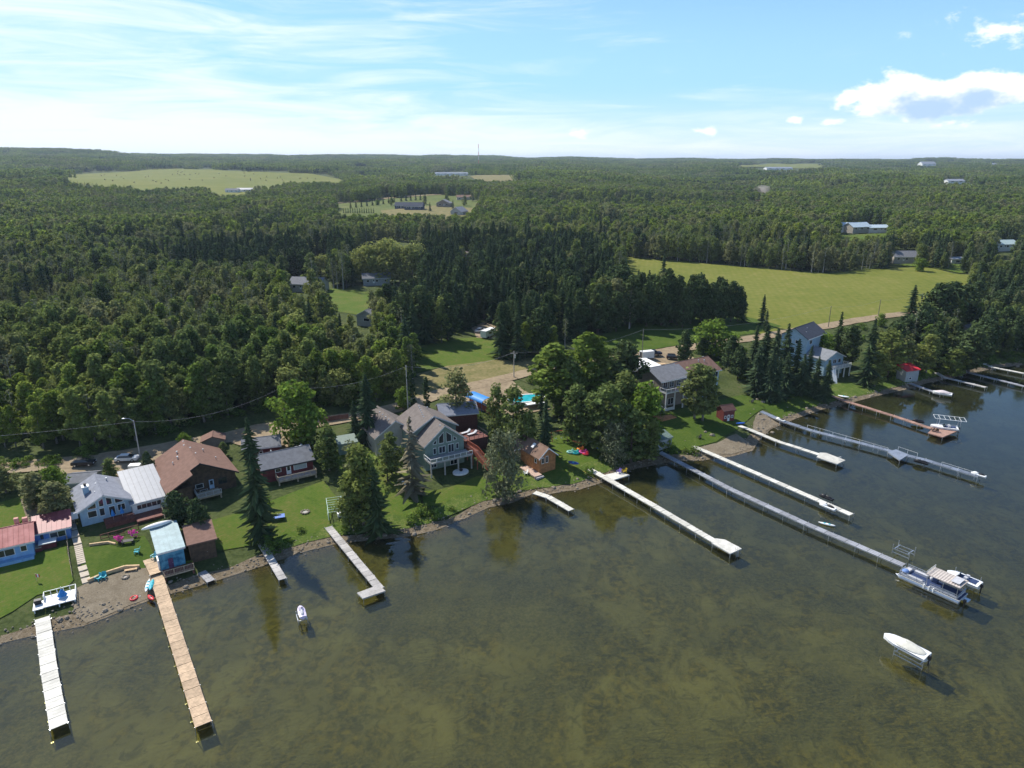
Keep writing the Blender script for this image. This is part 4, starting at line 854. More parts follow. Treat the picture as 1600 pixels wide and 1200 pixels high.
def railglass():
    m = bpy.data.materials.new('clear_panel'); m.use_nodes = True; t = m.node_tree; t.nodes.clear(); L = t.links.new
    a = N(t, 'ShaderNodeBsdfTransparent'); a.inputs[0].default_value = (.75, .8, .82, 1); g = N(t, 'ShaderNodeBsdfGlossy', inp={'Roughness': .05}); g.inputs[0].default_value = (1, 1, 1, 1); x = N(t, 'ShaderNodeMixShader'); x.inputs[0].default_value = .16
    L(a.outputs[0], x.inputs[1]); L(g.outputs[0], x.inputs[2]); o = N(t, 'ShaderNodeOutputMaterial'); L(x.outputs[0], o.inputs[0]); return m
M_railglass = railglass()

# --- the sage green house
h = House('green_house', 'sage green two storey house with a tall gable window wall and white railed balcony', 'house', (662, 698.5), 8.6, head=31)
g0 = h.h
h.block(0, 0, 9.9, 5.5, g0, 3.9, M_green, R_taupe, fascia=M_trim)
zf = g0-3.0
h.win('f', [(2.0, g0-.2), (2.95, g0-.2), (2.95, g0+.95), (2.0, g0+.25)]); h.win('f', [(3.45, g0-.3), (4.75, g0-.3), (4.75, g0+2.45), (3.45, g0+1.35)]); h.win('f', [(5.35, g0-.3), (6.75, g0-.3), (6.75, g0+1.3), (5.35, g0+2.4)]); h.win('f', [(7.15, g0-.2), (8.0, g0-.2), (8.0, g0+.35), (7.15, g0+.95)])
h.win('f', (2.0, zf+.35, .75, 1.6)); h.win('f', (3.4, zf+.3, 1.7, 1.7), div=1); h.win('f', (5.8, zf+.02, 1.5, 2.1), name='patio_door', div=1); h.win('f', (7.8, zf+.5, .7, 1.5))
h.win('f', (1.2, .4, 1.6, 1.3), div=1); h.win('f', (6.2, .05, 1.9, 2.1), name='patio_door', div=1)
h.vents([(4.4, 1.0, .16)])
h.block(-1.0, 5.5, 11.6, 9.5, g0+1.3, 3.2, M_green, R_taupe, fascia=M_trim)
for i in range(6): h.vents([(4.3+.25*i, 2.2+1.1*i, .13)])
h.vents([(7.2, 6.5, -.1)])
h.block(-7.6, 11.0, 9.8, 11.0, g0-.3, 3.3, M_beige, R_taupe, fascia=M_trim, ridge='v')
for i in range(4): h.vents([(4.2, 2.0+2.0*i, .14)])
h.deck(-.3, -3.6, 10.2, -.02, zf, M_gwood, 'fl', M_white, glass=True, pm=M_conc, zb=-2.0)
h.part('patio_slab', MB().extr([(6.7+1.9*math.cos(a*.3927), -4.4+1.5*math.sin(a*.3927), -.3) for a in range(16)], [(6.7+1.9*math.cos(a*.3927), -4.4+1.5*math.sin(a*.3927), .12) for a in range(16)]), M_white)
h.part('fire_bowl', MB().tube((6.9, -4.2, .12), (6.9, -4.2, .5), .35, .45, 10), M_dark)
GH = h
# rust red stair and bridge to the right of the green house
s0 = h.root.matrix_basis
def stairthing():
    M = Matrix.Translation(h.root.location) @ Matrix.Rotation(h.root.rotation_euler.z, 4, 'Z')
    o = thing('deck_stairs', 'long rust red railed walkway and stairs running down beside the green house', 'stairs', M @ V3(10.6, 1.0, 0), h.root.rotation_euler.z)
    dk = MB(); rl = MB(); st = MB()
    pts = [(0, 1.5, zf), (.3, -3.4, zf), (.9, -9.5, .9)]
    for a, b_ in zip(pts, pts[1:]):
        n = int(math.dist(a, b_)/.35)
        for i in range(n):
            t = i/n; p = [a[k]+(b_[k]-a[k])*t for k in range(3)]; dk.box(p[0], p[0]+1.5, p[1]-.3, p[1]-.02, p[2]-.06, p[2])
        for dx in (0, 1.5):
            rl.bar((a[0]+dx, a[1], a[2]+1.0), (b_[0]+dx, b_[1], b_[2]+1.0), .1, .08); rl.bar((a[0]+dx, a[1], a[2]+.12), (b_[0]+dx, b_[1], b_[2]+.12), .1, .3)
            m = int(math.dist(a, b_)/.3)
            for i in range(m): t = i/m; p = [a[k]+(b_[k]-a[k])*t for k in range(3)]; rl.box(p[0]+dx-.03, p[0]+dx+.03, p[1]-.06, p[1]+.06, p[2], p[2]+.95)
    for y in (-3.3, -.5, 1.4, -5.5): 
        for dx in (.1, 1.4): st.box(.3+dx-.08, .3+dx+.08, y-.08, y+.08, -2.5, zf-.3 if y > -4 else 2.0)
    dk.build('treads', M_rdeck, o); rl.build('railing', M_rfence, o); st.build('support_posts', M_rfence, o)
    d = thing('raised_deck', 'dark red raised deck with loungers behind the rust red stairs', 'deck', M @ V3(12.2, 4.0, 0), h.root.rotation_euler.z)
    b = MB()
    for i in range(16): b.box(0, 6.4, i*.36, i*.36+.33, zf+.0, zf+.06)
    b.build('deck_boards', M_rdeck, d); MB().box(.05, 6.35, .05, 5.6, -2.5, zf-.03).build('skirting', mat('dark_red_skirt', (.08, .03, .025), .8, .2, 2), d)
    r2 = MB()
    for a, b_ in (((0, 0), (6.4, 0)), ((6.4, 0), (6.4, 5.7))):
        r2.bar((*a, zf+1), (*b_, zf+1), .08, .06)
        for i in range(6): t = i/5; r2.box(a[0]+(b_[0]-a[0])*t-.04, a[0]+(b_[0]-a[0])*t+.04, a[1]+(b_[1]-a[1])*t-.04, a[1]+(b_[1]-a[1])*t+.04, zf, zf+.95)
    r2.build('railing', M_dark, d)
    for k, (x, y, l) in enumerate(((1.2, 3.8, 'grey cushioned lounger at the back of the dark red raised deck'), (2.2, 2.3, 'grey cushioned lounger in the middle of the dark red raised deck'))):
        q = thing('lounger', l, 'lounger', M @ V3(12.2+x, 4.0+y, zf+.06), h.root.rotation_euler.z+.15, 'loungers on the raised deck')
        MB().box(0, 2.6, 0, .75, .28, .40).extr([(2.0, 0, .42), (2.6, 0, .42), (2.6, .75, .42), (2.0, .75, .42)], [(2.1, 0, .5), (2.7, 0, .95), (2.7, .75, .95), (2.1, .75, .5)]).build('cushion', mat('pale_cushion', (.55, .56, .58), .9, .1, 3), q)
        MB().box(.1, .2, .05, .7, 0, .27).build('leg', M_dark, q); MB().box(2.3, 2.4, .05, .7, 0, .27).build('leg', M_dark, q)
    return M
MG = stairthing()
def fence(label, pts, hgt, m_, panel=2.4, name='fence', px=True, post=None, board=True, group=None):
    P = [G3(*p) for p in pts] if px else [V3(*p) for p in pts]; o = thing(name, label, 'fence', P[0], 0, group)
    for a, b_ in zip(P, P[1:]):
        L_ = (b_-a).length; n = max(1, round(L_/panel))
        for i in range(n):
            p, q = a.lerp(b_, i/n), a.lerp(b_, (i+1)/n); p.z = hz(p.x, p.y); q.z = hz(q.x, q.y); d = (q-p); k = max(2, int(d.length/.2)) if board else 1
            bb = MB(); t = d.normalized(); side = V3(-t.y, t.x, 0).normalized()*.02
            for j in range(k):
                c, e_ = p+d*(j/k), p+d*((j+.88)/k)
                c, e_ = c-P[0], e_-P[0]; U = V3(0, 0, hgt-.05*(j % 2)); lo = V3(0, 0, .1)
                bb.extr([c-side+lo, e_-side+lo, e_+side+lo, c+side+lo], [c-side+U, e_-side+U, e_+side+U, c+side+U])
            bb.build('panel', m_, o)
            MB().box(-.06, .06, -.06, .06, -.3, hgt+.08).build('post', post or m_, o).location = p-P[0]
    return o
fence('rust red board fence between the blue boat shelter and the raised deck', [(734, 629), (777, 655)], 1.8, M_rfence)
fence('dark red board fence along the yard behind the pale green shed', [(500, 661), (545, 655)], 1.5, M_rdeck)

# --- big cabin with brown roof
h = House('brown_cabin', 'large dark cabin with a broad brown shingle roof and an overhanging gable', 'house', (261, 771), 6.8, head=36)
g0 = h.h
h.block(0, 2.5, 13.4, 14.5, g0, 3.6, M_brownw, R_brown, fascia=M_dark, ov=.7)
h.vents([(4.0, 8.0, -.12), (4.4, 10.5, -.12), (6.2, 12.0, .15), (7.0, 9.5, .15), (9.4, 9.0, -.1), (7.3, 6.0, .12), (11.0, 5.0, -.08), (2.8, 7.0, -.08), (6.5, 14.0, .12)])
h.part('wall', MB().box(0, 4.2, 0, 2.45, -2.5, g0), M_brownw); sl = 3.6/6.7; h.part('roof', MB().extr([(-.7, -.7, g0-.7*sl+.02), (4.6, -.7, g0+4.6*sl+.02), (4.6, 1.78, g0+4.6*sl+.02), (-.7, 1.78, g0-.7*sl+.02)], [(-.7, -.7, g0-.7*sl+.25), (4.6, -.7, g0+4.6*sl+.25), (4.6, 1.78, g0+4.6*sl+.25), (-.7, 1.78, g0-.7*sl+.25)]), R_brown)
h.door('f', 8.0, g0-2.7, m_=mat('pale_blue_door', (.35, .48, .62), .6, .1, 2)); h.win('f', (5.3, g0-2.0, 1.6, 1.0), frame=M_trim); h.win('f', (9.8, g0-2.2, 1.8, 1.4), div=1, frame=M_dark)
h.win('f', (6.0, .2, 1.6, 1.2), frame=M_trim)
h.deck(5.0, -.6, 9.6, 2.47, g0-2.8, M_wood, 'fl', M_trim, zb=-3, pm=M_wood, step=1.2)

# --- dark red cottage with grey roof and deck
h = House('red_cottage', 'dark red cottage with a grey shingle roof and a timber deck on posts', 'house', (407, 736), 6.3, head=31)
g0 = h.h
h.block(0, 0, 10.9, 7.5, g0, 1.9, M_dred, R_grey, fascia=M_dark, ridge='u', ov=.5)
h.win('f', (2.6, g0-1.4, 1.3, .9)); h.door('f', 5.0, g0-2.35, 1.0, 2.1); h.win('f', (6.6, g0-1.7, 2.9, 1.3), name='picture_window', pane=mat('curtained_glass', (.40, .44, .44), .2, .1, 3), div=0)
h.vents([(3.2, 5.5, -.1), (8.8, 4.6, .2), (9.3, 3.9, .2), (8.3, 4.0, .12), (10.0, 5.6, -.16)])
h.deck(2.6, -2.6, 10.9, -.02, g0-2.45, M_gwood, 'flr', M_wood, zb=-3.0, pm=M_wood, step=1.2)
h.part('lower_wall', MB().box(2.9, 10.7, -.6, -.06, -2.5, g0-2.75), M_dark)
h = House('garage', 'dark red garage with a hipped grey shingle roof on the sandy yard', 'garage', (398, 702), 6.6, head=20)
g0 = h.h; h.block(-3.0, 0, 8.0, 6.0, g0, 1.3, M_dred, R_grey, fascia=M_trim, ridge='u', ov=.4)
h.win('f', (3.3, g0-1.5, .9, .7), frame=M_white); h.door('f', 1.2, g0-2.3)
h = House('brown_shed', 'low shed with a shallow brown roof behind the big brown cabin', 'shed', (311, 693), 6.6, head=20)
h.block(0, 0, 5.0, 3.6, h.h, 1.0, M_taupe, R_brown, ov=.3)
# --- cottage with blue grey roof
h = House('glass_front_cottage', 'pale blue cottage with a blue grey gable roof, window front and white chimney', 'house', (119.5, 802), 6.4, head=37)
g0 = h.h
h.block(0, 0, 8.6, 11.0, g0, 2.1, M_blue, R_bluegrey, fascia=M_trim, ov=.55)
h.win('f', [(1.3, g0-.15), (2.9, g0-.15), (2.9, g0+.95), (1.3, g0+.15)]); h.win('f', [(3.3, g0-.15), (4.15, g0-.15), (4.15, g0+1.6), (3.3, g0+1.15)]); h.win('f', [(4.6, g0-.15), (5.6, g0-.15), (5.6, g0+1.15), (4.6, g0+1.6)]); h.win('f', [(6.0, g0-.15), (7.5, g0-.15), (7.5, g0+.15), (6.0, g0+.95)])
h.win('f', (1.2, g0-1.9, 1.6, 1.4), div=0); h.win('f', (3.2, g0-2.1, .9, 1.7)); h.win('f', (4.8, g0-2.6, 1.1, 2.1), name='patio_door'); h.win('f', (6.3, g0-1.9, 1.4, 1.4), div=1)
h.vents([(3.3, 3.2, .1), (3.9, 6.5, .12), (6.0, 8.5, -.12)])
ch = MB().box(1.5, 2.5, 4.8, 6.0, g0-.2, g0+2.5).build('chimney', M_blue, h.root); MB().box(1.35, 2.65, 4.65, 6.15, g0+2.51, g0+2.7).build('chimney_cap', M_white, ch); MB().tube((2.0, 5.4, g0+2.7), (2.0, 5.4, g0+3.2), .22, .26, 10).build('flue', M_dark, ch)
h.block(8.7, -1.0, 6.2, 12.0, g0-.9, 2.3, M_white, R_white, fascia=M_trim, ridge='mono', ov=.35, ribs=.8, wname='annex_wall')
h.win('f', (.7, g0-2.3, 4.6, .95), name='window_band', div=4)
h.deck(3.6, -3.2, 8.6, -.03, g0-2.75, M_rdeck, 'f', M_rdeck, zb=-3, step=1.2)
h.deck(8.7, -4.6, 14.8, -1.03, g0-3.1, M_rdeck, '', zb=-3, name='lower_deck'); h.deck(2.2, -6.2, 8.6, -3.25, g0-3.9, M_rdeck, 'f', M_rdeck, zb=-4, name='lower_deck', step=1.2)
for i in range(4): h.part('step', MB().box(.2, 4.6, -6.6-.4*i, -6.22-.4*i, -4, g0-4.05-.18*i), M_rfence)
h.part('deck_skirt', MB().box(3.7, 8.5, -3.1, -2.9, -3, g0-3.1), M_rdeck)
h.part('propane_box', MB().box(-1.4, -.3, .6, 1.6, g0-1.6, g0-.5), M_white)
W1 = h
ww = h
def onhouse(H_, u, v, z): return Matrix.Translation(H_.root.location) @ Matrix.Rotation(H_.root.rotation_euler.z, 4, 'Z') @ V3(u, v, z)
for k, (u, v, l) in enumerate(((5.2, -1.6, 'closed blue patio parasol left of the other on the red deck'), (6.8, -1.4, 'closed blue patio parasol by the annex on the red deck'))):
    t = thing('patio_parasol', l, 'parasol', onhouse(h, u, v, g0-2.75), 0, 'blue parasols'); MB().tube((0, 0, 0), (0, 0, 2.3), .04, .04).build('pole', M_metal, t); MB().tube((0, 0, .9), (0, 0, 2.2), .42, .06, 10).build('canopy', mat('blue_cloth', (.04, .22, .55), .8, .15, 3), t)
h = House('grey_shed', 'small shed with a plain grey roof beside the black car', 'shed', (96, 758), 5.6, head=12)
h.block(0, 0, 5.3, 5.2, h.h, .9, M_greyw, R_grey, ridge='u', ov=.3, fascia=M_trim)
# --- red roofed cottage on the far left
h = House('red_roof_cottage', 'blue cottage with faded pink red metal roofs at the left edge', 'house', (-58, 871), 5.6, head=31)
g0 = h.h
h.block(0, 0, 9.3, 7.6, g0, 1.7, M_mblue, R_red, fascia=M_trim, ridge='u', ov=.45, ribs=.7)
h.win('f', (3.6, g0-1.9, 3.0, 1.3), div=1); h.win('f', (7.4, g0-1.7, 1.0, 1.2))
h.part('side_chimney', MB().box(6.8, 7.5, 4.6, 5.3, g0+.5, g0+2.8), mat('salmon_block', (.55, .30, .24), .9, .2, 3)); h.part('chimney_block', MB().box(8.0, 8.8, 4.7, 5.4, g0+.4, g0+2.5), mat('salmon_block', (.55, .30, .24), .9, .2, 3))
h.block(9.35, 3.2, 5.6, 5.0, g0-.45, 1.0, M_dblue, R_dred, fascia=M_trim, ridge='mono', ov=.35, ribs=.7, wname='annex_wall')
h.win('f', (2.3, g0-1.95, 2.6, 1.15), div=1, frame=M_trim); h.door('f', .7, g0-2.55, .9, 1.95, M_dblue)
h.part('front_skirt', MB().box(.1, 9.2, -1.2, -.1, -2, .6), M_mblue)
RC = h
# --- aqua boathouse
h = House('aqua_boathouse', 'boathouse with an aqua metal roof and blue painted front above the wooden pier', 'boathouse', (243, 869), 4.9, head=33, zg=1.5)
g0 = h.h
h.block(0, 0, 4.0, 8.6, g0, .9, mat('mural_blue', (.03, .22, .42), .6, .5, .9, rgb2=(.10, .32, .45)), R_aqua, ridge='mono', ov=.3, ribs=.6, fascia=M_trim)
h.door('f', 1.3, .1, .8, 1.9, mat('plum_paint', (.10, .04, .10), .6, .2, 2), glass=False)
h.part('white_fin', MB().box(-.3, -.06, .5, 2.6, -.5, 1.8), M_white)
h.deck(.2, -2.3, 5.0, -.03, .1, M_rdeck, 'f', M_wood, zb=-2.5, step=1.5)
AB = h
t = thing('canoe', 'long white upturned canoe resting on the back of the aqua roof', 'canoe', onhouse(AB, 1.0, 8.4, g0+1.35), AB.root.rotation_euler.z+.12)
MB().ell((0, 0, 0), (2.7, .62, .5), 16, 8, -.2, lambda p: (p[0], p[1]*(1-.5*abs(p[0])**2.5), p[2])).build('hull', M_white, t, True)
h = House('brown_boathouse', 'dark boathouse with a flat brown roof, right of the aqua boathouse', 'boathouse', (291, 855), 4.6, head=30, zg=1.4)
h.block(0, 0, 4.3, 6.2, h.h, .55, M_brownw, R_brown, ridge='mono', ov=.4)
h.door('f', 1.2, .1, 1.7, 2.0, M_brownw, glass=False)
# --- small brown cabin
h = House('small_cabin', 'small cedar cabin with a brown roof, skylight and white trimmed gable', 'cabin', (842, 717.5), 5.3, head=33)
g0 = h.h
h.block(0, 0, 4.6, 6.2, g0, 1.9, M_cedar, R_cab, fascia=M_white, ov=.45)
h.win('f', (.6, g0-1.7, .75, 1.5)); h.win('f', (1.75, g0-1.7, .75, 1.7)); h.win('l', (1.0, g0-1.8, .9, 1.2))
h.part('skylight', MB().extr([(.7, 3.6, g0+.95), (1.7, 3.6, g0+1.75), (1.7, 4.5, g0+1.75), (.7, 4.5, g0+.95)], [(.62, 3.6, g0+1.1), (1.62, 3.6, g0+1.9), (1.62, 4.5, g0+1.9), (.62, 4.5, g0+1.1)]), M_white)
h.block(.2, 6.25, 4.2, 5.0, g0-.1, 1.7, M_cedar, R_cab, fascia=M_white, ov=.35)
h.block(-1.6, 8.0, 3.5, 3.0, g0-.3, 1.3, M_taupe, R_cab, fascia=M_white, ov=.3, ridge='u')
h.last = dict(u0=0, v0=0, W=4.6)
h.deck(-2.1, -1.2, -.05, 5.0, .55, mat('pale_deck', (.50, .36, .28), .8, .15, 2.5), '', zb=-1.5); h.part('step', MB().box(-2.0, .2, -1.75, -1.25, -.6, .3), M_gwood)
# --- long two tone house
h = House('two_tone_house', 'long lakefront house, left half grey roofed and right half brown roofed, with a white balcony', 'house', (1033, 597), 11.0, head=31)
g0 = h.h
h.block(0, 0, 10.5, 11.0, g0, 2.3, M_taupe, R_grey, fascia=M_white, ridge='u', ov=.6)
h.block(10.55, .3, 12.8, 10.7, g0-.1, 2.5, M_blue, R_brown, fascia=M_trim, ridge='u', ov=.6)
for a in (5.5, 8.5): h.win('f', (a, g0-2.2, 1.8, 1.4), div=1)
h.win('f', (10.2, g0-2.4, 2.2, 1.9), div=1); h.win('f', (10.4, 1.0, 1.8, 1.5), div=1); h.vents([(8, 4.0, -.12), (10, 3.6, -.12), (11.5, 5.5, .2)])
h.last = dict(u0=0, v0=0, W=10.5)
for a in (.8, 3.3, 6.0): h.win('f', (a, g0-2.4, 1.6, 1.9), div=1)
h.win('f', (3.0, .3, 2.2, 2.0), div=1); h.win('l', (3, g0-2, 1.5, 1.2))
h.deck(-.2, -2.6, 10.0, -.03, g0-2.75, M_gwood, 'fl', M_white, glass=True, zb=-2.5, pm=M_white); h.part('lattice', MB().box(-.1, 3.0, -2.5, -2.4, -1.5, .6), M_trim)
h.part('brace', MB().bar((22.0, 1.9, g0-2.2), (23.8, 1.9, g0-.4), .12, .12).bar((23.8, 1.9, g0-2.2), (22.0, 1.9, g0-.4), .12, .12).box(23.7, 23.9, 1.2, 1.4, -3, g0), M_white)
TT = h
h = House('white_roof_annex', 'flat bright white roof of the building behind the grey roofed half', 'building', (1011, 583), 10.2, head=24)
h.block(0, 0, 7.5, 12.0, h.h, .3, M_greyw, mat('white_membrane', (.74, .74, .72), .7, .05, 1), ridge='mono', ov=.2)
h = House('grey_garage', 'garage with a grey roof in front of the sandy road, behind the green house', 'garage', (686, 651), 8.3, head=14)
h.block(0, 0, 9.5, 7.5, h.h, 1.7, mat('brick_red_wall', (.11, .04, .03), .8, .2, 2), R_bluegrey, ridge='u', ov=.4, fascia=M_trim)
h = House('plant_shed', 'small dark red shed with white framed windows by the gravel beach', 'shed', (1131, 643.5), 4.6, head=20, zg=None, ov=.3)
h.block(0, 0, 3.6, 3.2, h.h, 1.0, mat('maroon_wall', (.15, .035, .03), .7, .2, 2), roofmat('maroon_shingles', (.15, .08, .07)), ov=.3, ridge='u')
h.door('f', 1.3, .1, .7, 1.8, M_white); h.win('f', (.25, .9, .7, .8)); h.win('f', (2.4, .9, .8, .8), div=1); h.win('r', (1.1, .9, .9, .8), div=1)
h = House('green_shed', 'small pale green garden shed behind the dense lakeside tree', 'shed', (527, 697), 6.4, head=25)
h.block(0, 0, 4.2, 3.4, h.h, .6, M_green, mat('pale_green_roof', (.20, .25, .21), .7, .1, 2), ridge='mono', ov=.3)
h = House('grey_shed', 'low shed with a dull green roof by the head of the long white dock', 'shed', (1028, 690), 3.6, head=28)
h.block(0, 0, 4.4, 3.0, h.h, .7, M_greyw, mat('dull_green_roof', (.13, .18, .16), .7, .15, 2), ridge='mono', ov=.3)
# --- pale blue houses on the right
h = House('blue_gable_house', 'tall pale blue house with a steep dark slate coloured roof near the road', 'house', (1263, 530), 13.5, head=43)
g0 = h.h
h.block(0, 0, 13.0, 9.0, g0, 2.8, M_blue, R_dark, fascia=M_white, ridge='u', ov=.6); h.win('l', (2.6, g0-2.4, 1.4, 1.3)); h.win('l', (5.2, g0-2.4, 1.2, 1.3)); h.win('f', (2.0, g0-2.4, 2.0, 1.4), div=1); h.win('l', (3.8, g0-5.4, 1.6, 1.4))
h.vents([(3.0, 2.0, .15), (6.0, 3.2, .15)])
h = House('balcony_house', 'pale blue house with a light grey hipped roof and a white railed balcony', 'house', (1290, 563), 8.0, head=29)
g0 = h.h
h.block(0, 0, 9.2, 11.5, g0, 2.0, M_blue, roofmat('light_grey_shingles', (.24, .25, .265)), fascia=M_trim, ov=.6); h.win('f', (1.6, g0-2.3, 1.5, 2.0), name='patio_door'); h.win('f', (4.0, g0-1.9, 1.8, 1.4), div=1); h.win('f', (6.6, g0-1.9, 1.4, 1.4))
h.deck(.8, -3.0, 9.6, -.03, g0-2.6, M_gwood, 'flr', M_white, zb=-2.5, pm=M_white, step=1.3); h.vents([(4.4, 8.0, -.12)])
sr = MB().bar((.8, -2.9, g0-2.6), (-.9, -5.6, -.6), 1.1, .12).bar((.3, -2.9, g0-1.6), (-1.4, -5.6, .4), .08, .08).bar((1.3, -2.9, g0-1.6), (-.4, -5.6, .4), .08, .08); h.part('stairs', sr, M_white)
h = House('red_roof_shed', 'grey shed with a scarlet metal roof under the trees by the water', 'shed', (1417, 581), 4.4, head=20)
h.block(0, 0, 5.6, 3.6, h.h, 1.0, M_greyw, R_scarlet, ridge='mono', ov=.35); h.win('f', (1.5, .9, 1.2, .8))
h = House('red_roof_shed', 'tiny shed with a scarlet roof left of the larger scarlet roof', 'shed', (1402, 567), 4.6, head=20)
h.block(0, 0, 2.2, 2.2, h.h, .7, M_greyw, R_scarlet, ridge='mono', ov=.3)
# --- houses among the trees and farms behind
def farhouse(px, z, W, D, he, rise, wall, roof, label, head, ridge='u', wins=3, name='house', cat='house', door=True):
    x, y = gp(px[0], px[1]); zg = hz(x, y); q = proj(x, y, zg+he)
    hh_ = House(name, label, cat, (px[0], px[1]), zg, head=head, ov=0); hh_.root.location = (x, y, zg)
    hh_.block(0, 0, W, D, he, rise, wall, roof, ridge=ridge, ov=.6, fascia=M_trim, zb=-4)
    for i in range(wins): hh_.win('f', (W*(i+.35)/wins, he-2.1, W/wins*.35, 1.3), fw=.12)
    if door: hh_.door('f', W*.46/max(wins, 1)+W/max(wins, 1)*.6, he-2.6, 1.0, 2.1)
    return hh_
farhouse((452, 456), 0, 17, 10, 4.2, 2.6, M_beige, R_grey, 'house with a grey hipped roof in the clearing left of the spruce belt', -12)
farhouse((568, 447), 0, 14, 8, 4.0, 2.0, M_greyw, R_grey, 'long grey roofed house at the back of the clearing', 12)
farhouse((558, 509), 0, 8.5, 8, 4.2, 2.3, M_greyw, R_grey, 'grey garage roof at the front of the clearing', -18, ridge='v', wins=1, name='garage', cat='garage')
farhouse((724, 418), 0, 8, 10, 5.5, 3.5, M_beige, R_taupe, 'beige gabled house among the trees above the spruce belt', 30, ridge='v', wins=2)
farhouse((820, 432), 0, 13, 8, 4.0, 2.0, M_white, R_grey, 'white walled house glimpsed inside the spruce belt, left one', 5)
farhouse((903, 436), 0, 12, 8, 4.0, 2.0, M_greyw, R_grey, 'grey roofed house glimpsed inside the spruce belt, right one', 15)
farhouse((617, 327), 0, 13, 10, 4.5, 3.2, mat('navy_wall', (.05, .07, .12), .7, .15, 1), R_dark, 'dark navy farmhouse wing, left one of the pair on the far clearing', -8, wins=2)
farhouse((632, 329), 0, 21, 12, 5.0, 3.8, mat('navy_wall', (.05, .07, .12), .7, .15, 1), R_dark, 'long dark navy farm building, right one of the pair on the far clearing', -6, wins=3, name='farm_building', cat='building')
farhouse((682, 324), 0, 17, 10, 5.0, 4.0, M_taupe, R_grey, 'grey farmhouse with a tall gable at the end of the far clearing', -12, ridge='v', wins=2)
farhouse((714, 313), 0, 22, 11, 4.0, 2.4, M_beige, R_cab, 'long brown roofed house behind the far clearing', 6)
farhouse((704, 336), 0, 14, 13, 4.0, 4.5, M_greyw, R_bluegrey, 'barn roof showing over the treetops in front of the far clearing', -30, ridge='v', wins=1, name='barn', cat='barn')
farhouse((1313, 363), 0, 22, 12, 5.0, 3.0, M_white, mat('ice_blue_roof', (.50, .60, .66), .4, .08, 1), 'pale roofed farm house, leftmost of the group right of the woods', -10)
farhouse((1332, 365), 0, 20, 12, 5.5, 3.2, M_beige, mat('ice_blue_roof', (.50, .60, .66), .4, .08, 1), 'pale roofed farm house, middle one of the group right of the woods', 20)
farhouse((1358, 364), 0, 30, 10, 4.5, 2.0, M_white, mat('ice_blue_roof', (.50, .60, .66), .4, .08, 1), 'long low pale roofed barn, rightmost of the group', 5, name='barn', cat='barn')
farhouse((1396, 412), 0, 15, 9, 4.5, 3.0, M_beige, R_grey, 'grey roofed house at the far edge of the hay field', -5)
farhouse((1486, 413), 0, 8, 6, 3.2, .8, M_white, R_white, 'low white shed at the far right edge of the hay field', 5, wins=1, name='shed', cat='shed')
farhouse((1557, 393), 0, 16, 10, 5.0, 2.4, M_white, mat('pale_green_metal', (.42, .52, .50), .4, .08, 1), 'building with a pale green metal roof by the right edge', 8)
farhouse((352, 301), 0, 20, 10, 3.8, 2.2, M_white, R_grey, 'white farmhouse below the hay bales', 4)
farhouse((370, 300), 0, 24, 10, 3.8, 2.2, M_white, R_white, 'white roofed barn right of the farmhouse below the hay bales', 4, name='barn', cat='barn')
farhouse((680, 274), 0, 90, 20, 5, 2.5, M_white, R_white, 'very long white barn far off in the woods left of the radio mast', 4, wins=5, name='barn', cat='barn')
farhouse((1198, 266), 0, 95, 30, 7, 4, M_white, R_white, 'long white barn near the horizon', 4, wins=4, name='barn', cat='barn')
farhouse((1441, 260), 0, 60, 34, 10, 9, M_white, R_white, 'bright white hall on the horizon above the right woods', 4, wins=3, name='hall', cat='building')
farhouse((1546, 259), 0, 60, 30, 7, 4, M_white, R_white, 'white hall at the right end of the horizon', 4, wins=3, name='hall', cat='building')
farhouse((1481, 288), 0, 32, 16, 6, 3, M_white, R_white, 'lone white barn in the woods on the right', 4, wins=2, name='barn', cat='barn')
farhouse((1492, 511), 0, 9, 9, 6, 3.4, M_beige, mat('pink_brown_roof', (.30, .19, .16), .8, .1, 1), 'brown gabled house half hidden by trees at the right end', 30, ridge='v', wins=2)
farhouse((1510, 525), 0, 5, 4, 3.2, .8, M_white, R_white, 'small white roofed shed half hidden by trees at the right end', 20, wins=1, name='shed', cat='shed')
# ------------------------------------------------------------------ docks
M_dwhite = mat('white_deck_panel', (.66, .64, .57), .7, .06, 3, piece=.14); M_dgrey = mat('grey_deck_panel', (.33, .34, .37), .7, .12, 2.5, piece=.2); M_dblue = mat('blue_grey_deck', (.20, .235, .30), .7, .12, 2.5, piece=.2)
M_dbrown = mat('brown_deck_panel', (.38, .23, .175), .75, .15, 2.5, piece=.2); M_dnew = mat('fresh_pine_boards', (.56, .41, .27), .8, .14, 2, piece=.22); M_dpale = mat('pale_grey_boards', (.50, .475, .45), .8, .1, 2.5, piece=.22)
_pm = {}
def panelmesh(w, l, m, nb):
    k = (round(w, 2), round(l, 2), m.name, nb)
    if k not in _pm:
        b = MB()
        for i in range(nb): b.box((l-.07)*i/nb+.012, (l-.07)*(i+1)/nb-.012, -w/2, w/2, -.05, 0)
        _pm[k] = b.mesh('deck_panel', m)
    return _pm[k]
def legmesh(hl):
    k = ('leg', round(hl, 1))
    if k not in _pm: _pm[k] = MB().tube((0, 0, -hl), (0, 0, .12), .045, .045, 6).tube((0, 0, -hl), (0, 0, -hl+.06), .16, .16, 8).mesh('leg', M_alu)
    return _pm[k]
